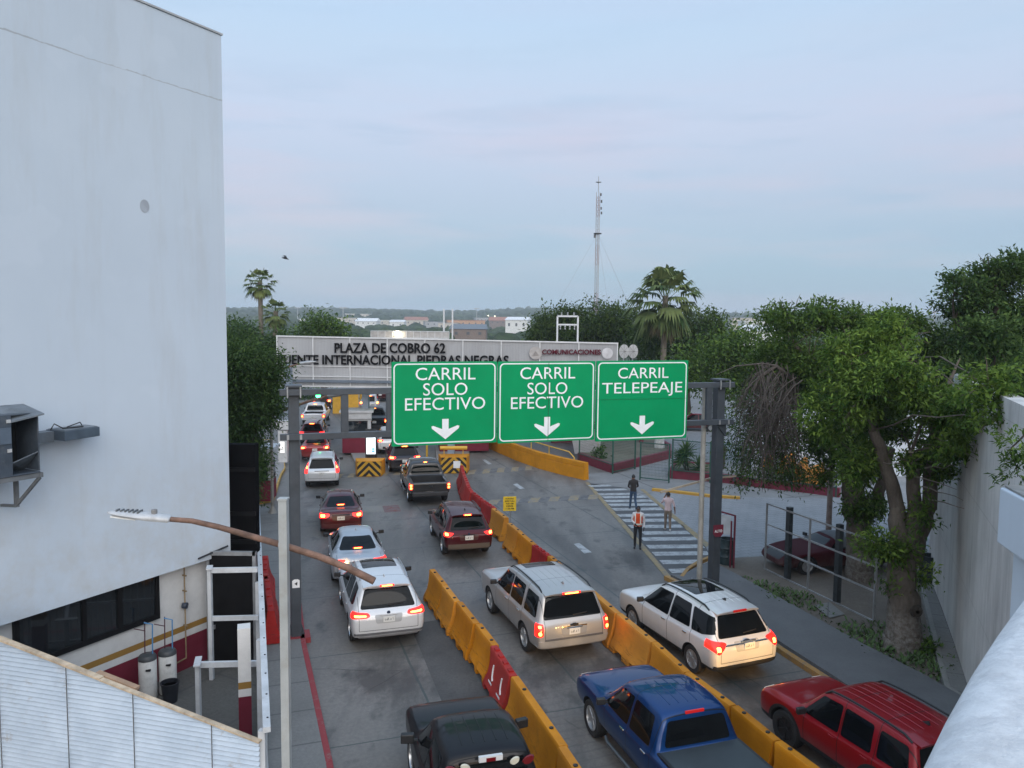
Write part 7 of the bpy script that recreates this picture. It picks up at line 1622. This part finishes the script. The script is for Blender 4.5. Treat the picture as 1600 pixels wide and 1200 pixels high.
# --- the big ash at the right, nearest
b0 = U(1410, 1012); Z0 = b0.y
def q(px, py, dy=0): return rel(b0, px, py, Z0 + dy)
tr_ = [((0, 0, -.1), (0.02, 0, .5), .56, .46), ((.02, 0, .45), q(1408, 900), .46, .37), (q(1408, 905), q(1408, 868), .38, .35), (q(1402, 880), q(1402, 790, .3), .27, .20), (q(1402, 795, .3), q(1382, 720, .2), .20, .17), (q(1382, 722, .2), q(1364, 672, .1), .17, .13),
       (q(1415, 880), q(1430, 800, .2), .26, .2), (q(1430, 800, .2), q(1424, 706, .1), .19, .15), (q(1424, 880, .3), q(1452, 790, .8), .26, .2), (q(1452, 795, .8), q(1462, 640, .9), .2, .13), (q(1462, 650, .9), q(1500, 560, 1.2), .11, .02), (q(1366, 680, .1), q(1340, 600, .4), .1, .07), (q(1455, 660, .9), q(1420, 560, .3), .1, .06)]
bl = [(q(1400, 590, -.6), (1.25, 1.2, 1.05)), (q(1352, 620, -.2), (1.1, 1.2, 1.0)), (q(1450, 640, -.5), (.9, 1.0, .95)), (q(1330, 560, .6), (1.1, 1.2, 1.0)), (q(1400, 530, .8), (1.1, 1.2, .8)), (q(1300, 640, .6), (.9, 1., .9)), (q(1475, 700, -.3), (.75, .8, .6)), (q(1510, 660, .0), (.7, .8, .7)), (q(1545, 620, -.4), (.85, .8, .75)), (q(1425, 725, -.3), (.55, .6, .35)), (q(1515, 625, -2.4), (.75, .8, .7)), (q(1545, 600, -4.2), (.7, .8, .6)), (q(1550, 655, -4.6), (.45, .5, .4)), (q(1490, 700, -1.8), (.6, .7, .5)), (q(1340, 720, .9), (.9, .9, .75)), (q(1412, 680, .9), (.8, .8, .6)), (q(1375, 655, .7), (.8, .8, .7)), (q(1465, 730, .9), (.7, .7, .6))]
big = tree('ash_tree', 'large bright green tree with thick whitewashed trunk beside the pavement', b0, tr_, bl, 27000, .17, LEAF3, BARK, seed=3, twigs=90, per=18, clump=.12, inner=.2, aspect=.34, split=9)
leaves('suckers', [(q(1400, 860, -.25), (.5, .4, .35)), (q(1375, 850, -.2), (.55, .4, .4)), (q(1440, 800, -.3), (.28, .3, .6)), (q(1440, 900, -.3), (.35, .3, .4)), (q(1390, 910, -.3), (.2, .2, .2)), (q(1447, 1015, -.4), (.25, .3, .25))], 2300, .16, LEAF3, big, seed=8, per=20, clump=.16, inner=.2)
# cut stub and bare twigs
b = MB()
for (a, c) in (((1424, 735), (1500, 728)), ((1428, 745), (1495, 765)), ((1420, 735), (1380, 722)), ((1440, 760), (1505, 782)), ((1466, 720), (1545, 640)), ((1470, 700), (1520, 690)), ((1450, 780), (1530, 800))): branch(b, q(*a, -.1), q(*c, -.5), .022, .007, .2, 5, 5)
b.build('bare_twigs', M('bare twig', (.20, .175, .15), .8, var=.2), big)
MB().lathe([(0, .012), (.15, .0), (.15, -.05)], q(1424, 704, .1), 12).build('cut_stub', M('cut wood', (.33, .29, .23), .8, var=.2), big)
MB().lathe([(.05, 0), (.16, .03), (.18, .07), (.14, .10), (.06, .05), (.05, .0)], q(1419, 946) + Vector((.0, -.50, 0)), 14, 'Y').build('knot_hole', BARK2, big)
# --- second tree, dark, behind the car
b1 = U(1345, 905); Z1 = b1.y
def q1(px, py, dy=0): return rel(b1, px, py, Z1 + dy)
tr_ = [((0, 0, -.1), q1(1342, 860), .52, .42), (q1(1342, 865), q1(1332, 760), .44, .38), (q1(1340, 830), q1(1372, 780), .3, .22), (q1(1332, 765), q1(1325, 690), .34, .25), (q1(1372, 782), q1(1392, 700), .2, .15), (q1(1325, 700), q1(1290, 600, .5), .2, .12), (q1(1325, 700), q1(1350, 590, .6), .2, .12), (q1(1290, 605, .5), q1(1240, 540, .3), .12, .07)]
bl = [(q1(1265, 560, .3), (1.5, 1.6, 1.25)), (q1(1235, 500, .3), (1.15, 1.3, .85)), (q1(1310, 500, .6), (1.4, 1.5, .85)), (q1(1360, 510, .8), (1.3, 1.5, .8)), (q1(1310, 600, .3), (1.6, 1.6, 1.4)), (q1(1300, 690, -.2), (1.15, 1.2, 1.2)), (q1(1345, 700, .2), (1.3, 1.2, 1.3)), (q1(1290, 740, .0), (.6, .8, .5)), (q1(1350, 790, -.3), (.8, .7, .7)), (q1(1215, 560, .8), (1.0, 1.2, 1.0)), (q1(1410, 520, .9), (1.1, 1.2, .8)), (q1(1390, 640, 1.2), (1.3, 1.1, 1.4))]
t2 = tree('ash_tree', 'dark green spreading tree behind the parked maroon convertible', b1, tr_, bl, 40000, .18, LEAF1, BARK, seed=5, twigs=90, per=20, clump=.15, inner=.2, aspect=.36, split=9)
# --- drooping dead branches hung on its left side
db = empty('dead_branches', b1 + q1(1225, 560, -.6)); tag(db, 'mass of drooping bare dead branches hanging before the mesh fence', 'dead branches')
b = MB(); rr = random.Random(4); o0 = db.location
def dq(px, py, dy): return D(px, py, Z1 + dy) - o0
for i in range(170):
    sx0 = rr.uniform(1178, 1254); sy0 = rr.uniform(562, 680); dy = rr.uniform(-1.8, 1.0); ex = rr.uniform(1138, 1256); ey = rr.uniform(640, 770) - max(0, 1180 - ex) * .8
    p0 = dq(sx0, sy0, dy * .5); p2 = dq(ex, ey, dy); pm_ = dq(lerp(sx0, ex, .62), lerp(sy0, ey, .22), dy * .8); pts = []
    for k in range(8):
        t = k / 7; p = p0 * (1 - t) ** 2 + pm_ * 2 * t * (1 - t) + p2 * t * t; pts.append(p + Vector((rr.gauss(0, .025), rr.gauss(0, .025), 0)))
    r0 = rr.uniform(.010, .030); b.tube(pts, [lerp(r0, .005, k / 7) for k in range(8)], 5)
    for m_ in range(5):
        k = rr.randint(2, 6); e = pts[k] + Vector((rr.gauss(-.1, .25), rr.gauss(0, .2), -rr.uniform(.1, .6))); b.tube([pts[k], (pts[k] + e) / 2 + Vector((0, 0, .06)), e], [.009, .007, .004], 4)
b.tube([dq(1250, 640, .2), dq(1236, 590, -.1), dq(1212, 572, -.2), dq(1186, 590, -.4), dq(1176, 612, -.5)], [.10, .09, .075, .06, .045], 8)
b.tube([dq(1215, 572, -.2), dq(1190, 568, -.4), dq(1150, 572, -.6), dq(1120, 585, -.8)], [.05, .035, .02, .01], 6)
b.build('branches', M('dead wood', (.075, .062, .053), .9, var=.3, scale=6), db, smooth=60)
leaves('leaf_tufts', [(dq(1200, 735, -.4), (.9, 1, .5)), (dq(1175, 700, -.2), (.6, .8, 1.1)), (dq(1230, 700, -.2), (.8, .8, 1.1)), (dq(1160, 752, -.4), (.35, .4, .3)), (dq(1250, 740, -.4), (.5, .6, .5)), (dq(1190, 640, .6), (1.0, .8, .9)), (dq(1225, 748, -.4), (.6, .6, .4)), (dq(1160, 680, .8), (1.0, .8, 1.4)), (dq(1215, 670, 1.0), (1.2, .8, 1.5))], 8500, .15, LEAF2, db, seed=21, per=14, clump=.2, inner=.1)
# --- third tree, tall and dark at the right edge
b2 = U(1480, 840); b2 = Vector((16.6, 27.0, 0)); Z2 = 27.0
def q2(px, py, dy=0): return rel(b2, px, py, Z2 + dy)
tr_ = [((0, 0, -.1), q2(1535, 700), .42, .34), (q2(1535, 705), q2(1530, 560), .34, .22), (q2(1530, 565), q2(1560, 460), .2, .03), (q2(1530, 565), q2(1490, 500), .18, .03), (q2(1535, 640), q2(1590, 540), .16, .03)]
bl = [(q2(1560, 450, .2), (1.6, 1.6, 1.3)), (q2(1510, 470, 0), (1.15, 1.3, .95)), (q2(1590, 520, 0), (1.5, 1.5, 1.4)), (q2(1520, 545, 0), (1.7, 1.6, 1.3)), (q2(1480, 560, .6), (1.2, 1.2, 1.2)), (q2(1590, 430, .4), (1.1, 1.2, .9)), (q2(1545, 420, .0), (.65, .7, .7)), (q2(1490, 440, .0), (.45, .5, .4)), (q2(1640, 480, .4), (1.5, 1.5, 1.6)), (q2(1480, 640, .4), (1.1, 1, 1.2)), (q2(1560, 600, .6), (1.3, 1.2, 1.0)), (q2(1510, 610, -2.5), (1.3, 1.3, 1.1)), (q2(1555, 560, -4.5), (1.3, 1.4, 1.2)), (q2(1600, 600, -6), (1.2, 1.4, 1.0)), (q2(1500, 700, -2.2), (.8, .8, .6))]
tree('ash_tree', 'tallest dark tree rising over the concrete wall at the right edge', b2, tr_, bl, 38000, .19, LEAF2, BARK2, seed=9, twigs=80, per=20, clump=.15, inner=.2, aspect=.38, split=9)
b3 = Vector((6.6, 9.6, 0))
ivy = empty('overhanging_branch', D(1610, 700, 9.4)); tag(ivy, 'leafy branch hanging over the white pier at the right edge', 'branch')
def q3(px, py, dy=0): return D(px, py, 9.4 + dy) - ivy.location
b = MB(); branch(b, q3(1650, 640), q3(1580, 700), .02, .01); branch(b, q3(1580, 700), q3(1590, 745), .01, .004); b.build('twig', BARK2, ivy)
leaves('foliage', [(q3(1585, 690), (.17, .2, .16)), (q3(1592, 730), (.13, .2, .18)), (q3(1605, 700), (.15, .2, .2)), (q3(1576, 745), (.09, .1, .1)), (q3(1640, 720), (.3, .2, .3))], 900, .085, LEAF1, ivy, seed=12, per=16, clump=.06, inner=.2)
# --- dark tree beside the white building, left
b4 = Vector((-11.5, 33.5, 0)); 
def q4(px, py, dy=0): return rel(b4, px, py, 33.5 + dy)
bl = [(q4(388, 585), (1.3, 1.6, 1.4)), (q4(372, 640), (1.5, 1.6, 1.8)), (q4(402, 640), (1.1, 1.3, 1.2)), (q4(380, 700), (1.4, 1.5, 1.5)), (q4(364, 566), (1.0, 1.2, .9)), (q4(415, 580, -.2), (.7, .9, .8)), (q4(388, 566), (.8, 1, .7)), (q4(368, 755), (1.2, 1.3, 1.5)), (q4(340, 620), (1.5, 1.6, 2.5)), (q4(420, 615, -.3), (.6, .8, .7)), (q4(425, 580, -.2), (.45, .6, .4))]
tree('leafy_tree', 'dense dark tree squeezed behind the white building', b4, [((0, 0, 0), (0.2, 0, 3.5), .3, .22), ((.2, 0, 3.4), q4(385, 600), .22, .12)], bl, 42000, .19, LEAF2, BARK2, seed=14, twigs=40, per=34, clump=.36, inner=.4)
# --- trees behind the canopy
def bgtree(name, label, px, Y, blobs, n, size, leaf, seed, group='trees behind the canopy', zg=-.03):
    base = Vector((D(px, 520, Y).x, Y, zg)); bl = [(rel(base, a, c, Y + dy), (r * 1.05, r * 1.1, r2)) for (a, c, dy, r, r2) in blobs]
    cx = Vector(bl[0][0]); return tree(name, label, base, [((0, 0, 0), (0, 0, cx.z * .55), .35, .26), ((0, 0, cx.z * .5), tuple(cx), .26, .14)], bl, n, size, leaf, BARK2, seed=seed, group=group, twigs=14, per=26, clump=.55, inner=.5, aspect=.45)
bgtree('leafy_tree', 'rounded dark tree left of the tower behind the electric frame', 868, 78, [(868, 510, 0, 2.2, 1.9), (850, 520, 0, 1.3, 1.2), (885, 497, 0, 1.5, 1.3), (865, 535, 0, 2.4, 1.4), (900, 520, 1, 1.8, 2.0)], 7500, .38, LEAF4, 31)
bgtree('leafy_tree', 'large dark tree behind the radio tower and electric frame', 945, 76, [(945, 495, 0, 2.5, 2.0), (920, 505, 0, 2.0, 2.0), (965, 505, 0, 2.2, 1.9), (950, 525, 0, 3.2, 2.2), (985, 520, 0, 2.4, 2.4), (925, 530, 0, 2.4, 1.8)], 10000, .38, LEAF4, 32)
bgtree('leafy_tree', 'broad green tree behind the single palm', 1075, 68, [(1085, 510, 0, 2.4, 1.9), (1050, 530, 0, 2.6, 2.4), (1105, 530, 0, 2.3, 2.2), (1020, 545, 0, 2.4, 2.2), (1075, 560, 0, 3.0, 2.6), (1130, 550, 0, 2.4, 2.4)], 11000, .36, LEAF4, 33)
bgtree('leafy_tree', 'olive green tree between the palm and the drooping dead branches', 1130, 48, [(1130, 560, 0, 2.2, 1.6), (1100, 575, 0, 1.8, 1.7), (1160, 560, 0, 2.0, 1.8), (1170, 530, 0, 1.5, 1.2), (1125, 600, 0, 2.0, 1.6), (1165, 600, 0, 1.8, 1.6), (1195, 550, 0, 1.6, 1.7)], 11000, .26, LEAF1, 34)
bgtree('leafy_tree', 'dark tree behind the ash trees over the white perimeter wall', 1240, 50, [(1240, 560, 0, 2.2, 2.2), (1290, 560, 0, 2.5, 2.4), (1340, 555, 0, 2.4, 2.2), (1390, 560, 0, 2.5, 2.2), (1260, 610, 0, 2.4, 2.0)], 9000, .3, LEAF2, 35)
bgtree('leafy_tree', 'loose light green tree behind the left end of the plaza board', 505, 70, [(505, 505, 0, 1.3, 1.1), (492, 495, 0, .7, .7), (520, 512, 0, 1.3, .9), (490, 517, 0, 1.4, .9), (505, 530, 0, 1.8, 1.2)], 3600, .34, LEAF1, 36)
bgtree('leafy_tree', 'dark bushy tree below the twin palms', 385, 66, [(375, 520, 0, 1.7, 1.1), (365, 530, 0, 2.0, 1.5), (405, 540, 0, 1.8, 1.2), (440, 530, 0, 1.0, .7), (455, 536, 0, 1.0, .8)], 6500, .34, LEAF2, 37)
bgtree('leafy_tree', 'dark green tree seen under the left end of the canopy', 497, 90, [(497, 618, 0, 1.4, 1.4), (470, 622, 0, 1.6, 1.6), (455, 610, 0, 1.8, 2.2)], 3000, .34, LEAF2, 38)
# --- palms
PALMG = mat_leaf('palm fronds', (.028, .058, .020), (.165, .200, .070), .15); PALMD = mat_leaf('dead palm fronds', (.13, .105, .06), (.32, .265, .16), .1); PALMT = mat_bark('palm trunk', (.10, .085, .07), (.22, .19, .155))
def palm(label, px, py_crown, Y, rad_px, trunk_px, seed, skirt=1.0):
    base = Vector((D(trunk_px, 560, Y).x, Y, -.03)); c = rel(base, px, py_crown, Y); rr = random.Random(seed); o = empty('palm_tree', base); tag(o, label, 'palm tree', 'fan palms')
    s = rad_px * Y / FPX
    MB().tube([(0, 0, 0), tuple(c * .5 + Vector((.02, 0, 0))), tuple(c)], [.30, .24, .22], 12).build('trunk', PALMT, o, smooth=60)
    def fan(bv, fv, tones, root, d, size, tone, droop):
        d = d.normalized(); side = d.cross(Vector((0, 0, 1))); side = side.normalized() if side.length > .05 else Vector((1, 0, 0)); nrm = side.cross(d)
        hub = root + d * size * .56; k0 = len(bv)
        # petiole
        a = len(bv); w = .03; bv += [root + side * w, root - side * w, hub - side * w, hub + side * w]; fv.append((a, a + 1, a + 2, a + 3)); tones.append(tone * .7)
        nb = 15
        for i in range(nb):
            t = (i / (nb - 1) - .5) * 2.5; dd = (d * math.cos(t) + side * math.sin(t)).normalized(); L = size * .50 * (1 - .18 * abs(t)) * rr.uniform(.85, 1.1); p1 = hub + dd * L * .62 - Vector((0, 0, .03 * size)); p2 = p1 + dd * L * .38 + Vector((0, 0, -droop * L * rr.uniform(.5, 1.2))); w2 = size * .040; sd3 = dd.cross(nrm).normalized()
            a = len(bv); bv += [hub, p1 + sd3 * w2, p1 - sd3 * w2, p2]; fv += [(a, a + 1, a + 2), (a + 1, a + 3, a + 2)]; tn = min(1, max(0, tone + rr.gauss(0, .12))); tones += [tn, tn]
    for nm, mat, num, elev, sz, dr in (('fronds', PALMG, 46 if rad_px > 40 else 30, (-.95, 1.42), 1.05, .5), ('dead_fronds', PALMD, int(26 * skirt), (-1.45, -.9), .72, .6)):
        bv = []; fv = []; tn = []
        for i in range(num):
            az = i * 2.399 + rr.uniform(-.2, .2); e = rr.uniform(*elev) if nm != 'fronds' else lerp(elev[0], elev[1], (i / num) ** 1.1); d = Vector((math.cos(az) * math.cos(e), math.sin(az) * math.cos(e), math.sin(e)))
            fan(bv, fv, tn, c + Vector((0, 0, (-.3 if nm == 'fronds' else -.45) * s * .5)), d, s * sz * rr.uniform(.85, 1.08), rr.uniform(.2, .8), dr)
        me = bpy.data.meshes.new(nm); me.from_pydata([tuple(v) for v in bv], [], fv); a = me.attributes.new('tone', 'FLOAT', 'FACE'); a.data.foreach_set('value', np.array(tn, np.float32)); link_mesh(nm, me, mat, o)
    return o
palm('single stout fan palm rising behind the right green sign', 1040, 462, 62, 62, 1034, 41, 1.0)
palm('taller of the twin fan palms left of the plaza board', 406, 438, 76, 27, 410, 42, .9)
palm('shorter of the twin fan palms left of the plaza board', 431, 486, 74, 26, 424, 43, .9)
# --- spiky plant and shrub in the planters
def yucca(px, py, Y, s, label, n=3, seed=2):
    base = U(px, py); o = empty('yucca_plant', base); tag(o, label, 'plant'); rr = random.Random(seed); bv = []; fv = []; tn = []
    b = MB()
    for h in range(n):
        c = Vector((rr.uniform(-.5, .5) * s, rr.uniform(-.3, .3) * s, (.28 + .24 * h) * s)); b.tube([(c.x * .3, c.y * .3, 0), tuple(c)], [.05, .04], 6)
        for i in range(85):
            az = rr.uniform(0, 6.28); e = rr.uniform(-.5, 1.5); d = Vector((math.cos(az) * math.cos(e), math.sin(az) * math.cos(e), math.sin(e))); sd4 = d.cross(Vector((0, 0, 1))).normalized() * .05; L = s * rr.uniform(.5, .8); a = len(bv); bv += [c, c + d * L * .4 + sd4, c + d * L + Vector((0, 0, -.08)), c + d * L * .4 - sd4]; fv.append((a, a + 1, a + 2, a + 3)); tn.append(rr.uniform(.1, .9))
    b.build('stem', BARK2, o)
    me = bpy.data.meshes.new('blades'); me.from_pydata([tuple(v) for v in bv], [], fv); a = me.attributes.new('tone', 'FLOAT', 'FACE'); a.data.foreach_set('value', np.array(tn, np.float32)); link_mesh('blades', me, LEAF2, o)
yucca(1078, 742, 0, 1.35, 'spiky yucca plant in the small maroon bed', 4)
sh = empty('shrub', U(935, 725)); tag(sh, 'small broad leaved shrub with pale stem in the planter', 'shrub')
MB().tube([(0, 0, 0), (.05, 0, .9), (-.1, 0, 1.5)], [.12, .09, .05], 7).build('stem', M('shrub stem', (.34, .32, .28), .8), sh); leaves('foliage', [((0, 0, .6), .35), ((.05, 0, 1.1), .3), ((.3, 0, .35), .25)], 420, .2, LEAF1, sh, per=14, clump=.12, seed=51, aspect=.5)
# ------------------------------------------------------------------ the town and wooded hills across the river
HPX = [(810, 520, 15), (822, 560, 12), (727, 700, 34), (702, 690, 18), (785, 760, 26), (480, 900, 22), (545, 850, 24), (575, 760, 22), (604, 780, 14), (622, 740, 14), (650, 820, 24), (677, 760, 18), (733, 330, 15), (1180, 520, 20), (1160, 700, 22), (1190, 260, 14), (760, 980, 30), (560, 1150, 36)]
HX = [((a - 800) / FPX, b, c / 2 / b) for a, b, c in HPX]
def forest():
    r = np.random.default_rng(5); vs = []; fs = []; base = bmesh.new(); bmesh.ops.create_icosphere(base, subdivisions=2, radius=1); bv = np.array([v.co[:] for v in base.verts]); bf = np.array([[v.index for v in f.verts] for f in base.faces]); base.free()
    tones = []; N = 0
    for i in range(7500):
        d = 260 + 1650 * r.random() ** 0.75; a = r.uniform(-.47, .60); x, y = d * math.sin(a), d * math.cos(a)
        if any(abs(x / y - hx) < hw + .004 and hy - 70 < y < hy + 6 for hx, hy, hw in HX): continue
        s = r.uniform(2.0, 4.3) * (1 + d / 1700)
        n = bv * np.array([s * r.uniform(.9, 1.7), s, s * r.uniform(.75, 1.15)]); n *= (1 + .22 * np.sin(bv * 3.1 * r.uniform(.8, 1.4) + r.random(3) * 6).sum(1) * .5 + r.normal(0, .07, len(bv)))[:, None]
        vs.append(n + np.array([x, y, ground_z(x, y) + s * .45])); fs.append(bf + N); N += len(bv); tones.append(np.full(len(bf), r.uniform(0, 1)))
    vs = np.concatenate(vs); fs = np.concatenate(fs); t = np.concatenate(tones); M_ = len(fs)
    me = bpy.data.meshes.new('woodland'); me.vertices.add(N); me.vertices.foreach_set('co', vs.astype(np.float32).ravel()); me.loops.add(M_ * 3); me.loops.foreach_set('vertex_index', fs.astype(np.int32).ravel()); me.polygons.add(M_); me.polygons.foreach_set('loop_start', np.arange(0, M_ * 3, 3, dtype=np.int32))
    a = me.attributes.new('tone', 'FLOAT', 'FACE'); a.data.foreach_set('value', t.astype(np.float32)); me.update(calc_edges=True)
    m = NT('far woodland', .9, .1); at_ = m.t.nodes.new('ShaderNodeAttribute'); at_.attribute_name = 'tone'; c = m.ramp(at_.outputs['Fac'], [(0, (.016, .034, .012)), (1, (.060, .090, .028))]); c = m.mix(m.ramp(m.noise(.45, None, 6, .75), [(.42, .75), (.6, 0)]), c, (.010, .020, .009)); m.color(c)
    tag(link_mesh('woodland', me, m.m), 'far wooded hills of many tree crowns along the horizon', kind='stuff')
forest()
def house(px, py, Y, w, h, d, wall, roof, kind, label):
    x = D(px, py, Y).x; g = ground_z(x, Y); z = D(px, py, Y).z - h; o = empty('house', Vector((x, Y, z)), random.uniform(-.3, .3)); tag(o, label, 'house', 'houses across the river')
    MB().box((0, 0, h / 2 - 3), (w, d, h + 6)).build('wall', M('house ' + wall, {'white': (.62, .63, .62), 'cream': (.46, .42, .36), 'ochre': (.44, .26, .15), 'grey': (.32, .33, .34), 'brown': (.17, .13, .11)}[wall], .8, var=.1), o)
    rm = M('roof ' + roof, {'white': (.62, .63, .64), 'grey': (.22, .23, .25), 'red': (.28, .13, .09), 'blue': (.13, .15, .17)}[roof], .7, var=.12)
    if kind == 'gable': MB().add([(-w * .54, -d * .55, h), (w * .54, -d * .55, h), (w * .54, d * .55, h), (-w * .54, d * .55, h), (-w * .5, 0, h + w * .14), (w * .5, 0, h + w * .14)], [(0, 1, 5, 4), (2, 3, 4, 5), (0, 4, 3), (1, 2, 5), (0, 3, 2, 1)]).build('roof', rm, o)
    else: MB().box((0, 0, h + .25), (w * 1.05, d * 1.05, .5)).build('roof', rm, o)
    b = MB()
    for k in range(max(2, int(w / 5))): b.box((-w / 2 + (k + .5) * w / max(2, int(w / 5)), -d / 2 - .03, h * .55), (1.3, .1, h * .3))
    b.build('windows', M('far window', (.05, .06, .07), .3, var=0), o)
H_ = [(810, 500, 520, 15, 7, 12, 'white', 'white', 'gable', 'white gabled house, largest one right of the shed'), (822, 508, 560, 12, 5, 9, 'white', 'grey', 'flat', 'pale flat house beside the largest white gabled one'), (727, 501, 700, 34, 6, 14, 'ochre', 'red', 'flat', 'long ochre building with red top above the shed'),
      (702, 505, 690, 18, 6, 10, 'cream', 'grey', 'flat', 'cream block left of the long ochre building'), (785, 501, 760, 26, 4, 10, 'brown', 'red', 'gable', 'brown house with red roof between ochre block and white house'), (480, 499, 900, 22, 6, 10, 'white', 'white', 'flat', 'white house at the left beside the light green tree'), (545, 497, 850, 24, 6, 10, 'cream', 'grey', 'flat', 'cream house left of the tall floodlight mast'), (575, 502, 760, 22, 4, 11, 'white', 'white', 'gable', 'low white roofed shed right of the floodlight mast'),
      (604, 501, 780, 14, 5, 9, 'cream', 'white', 'flat', 'small cream house with pale roof above the board'), (622, 503, 740, 14, 6, 10, 'white', 'white', 'gable', 'white house above the lit billboard lamp'), (650, 500, 820, 24, 6, 12, 'cream', 'red', 'gable', 'cream house with red gable roof above the billboard'), (677, 503, 760, 18, 5, 10, 'grey', 'blue', 'flat', 'grey blue house left of the cream block'),
      (733, 514, 330, 15, 4, 10, 'brown', 'blue', 'gable', 'large dark shed with blue grey roof behind the canopy'), (1180, 503, 520, 20, 5, 10, 'white', 'white', 'flat', 'white warehouse above the olive tree at the right'), (1160, 497, 700, 22, 5, 10, 'cream', 'grey', 'flat', 'cream house behind the white warehouse at the right'), (1190, 517, 260, 14, 4, 9, 'white', 'white', 'gable', 'white roof showing just over the trees at the right'), (760, 497, 980, 30, 5, 12, 'grey', 'grey', 'flat', 'grey block on the hillside under the ridge'), (560, 491, 1150, 36, 6, 12, 'cream', 'white', 'flat', 'cream building high on the hill beside the mast')]
for h_ in H_: house(*h_)
def mast(px, py, Y, label, wide):
    x = D(px, py, Y).x; z = D(px, py, Y).z; o = empty('floodlight_mast', Vector((x, Y, ground_z(x, Y)))); tag(o, label, 'floodlight mast', 'floodlight masts on the hills'); h = z - o.location.z
    MB().tube([(0, 0, 0), (0, 0, h)], [.5, .3], 6).build('pole', M('mast grey', (.35, .36, .37), .5), o)
    b = MB()
    for k in range(5): b.box((lerp(-wide, wide, k / 4), 0, h), (wide * .3, .4, 1.1))
    b.build('lamps', M('mast lamp', (.4, .4, .4), .4), o)
mast(536, 481, 620, 'tall floodlight mast above the cream house', 2.4); mast(465, 481, 900, 'floodlight mast right of the twin palms', 3); mast(745, 482, 800, 'floodlight mast over the ochre building', 2.2); mast(1460, 488, 500, 'thin mast between the right trees', 1)
LITM = M('town lamp', (.8, .8, .7), .4, var=0, emit=(1, .9, .7), es=6)
for i, (px, py, Y, l) in enumerate(((763, 493, 900, 'bright lamp on the hillside above the brown house'), (773, 494, 900, 'bright lamp just right of another above the brown house'), (1180, 503, 500, 'bright lamp on the white warehouse'))):
    p = D(px, py, Y); o = MB().lathe([(0, -.7), (.7, 0), (0, .7)], p, 8).build('town_lamp', LITM); tag(o, l, 'lamp'); MB().tube([p + Vector((0, .3, 0)), Vector((p.x, p.y + .3, ground_z(p.x, p.y)))], .15, 5).build('pole', DGREY, o)
# ------------------------------------------------------------------ evening haze
HAZE = True
if HAZE:
    hz = MB().box((0, 1300, 25), (3400, 3400, 62)).build('haze', None); tag(hz, kind='stuff')
    m = bpy.data.materials.new('haze'); m.use_nodes = True; t = m.node_tree; t.nodes.clear(); v = t.nodes.new('ShaderNodeVolumePrincipled'); v.inputs['Color'].default_value = (.80, .88, .96, 1); v.inputs['Density'].default_value = .00036; v.inputs['Anisotropy'].default_value = 0
    oo = t.nodes.new('ShaderNodeOutputMaterial'); t.links.new(v.outputs[0], oo.inputs['Volume']); hz.data.materials.append(m)
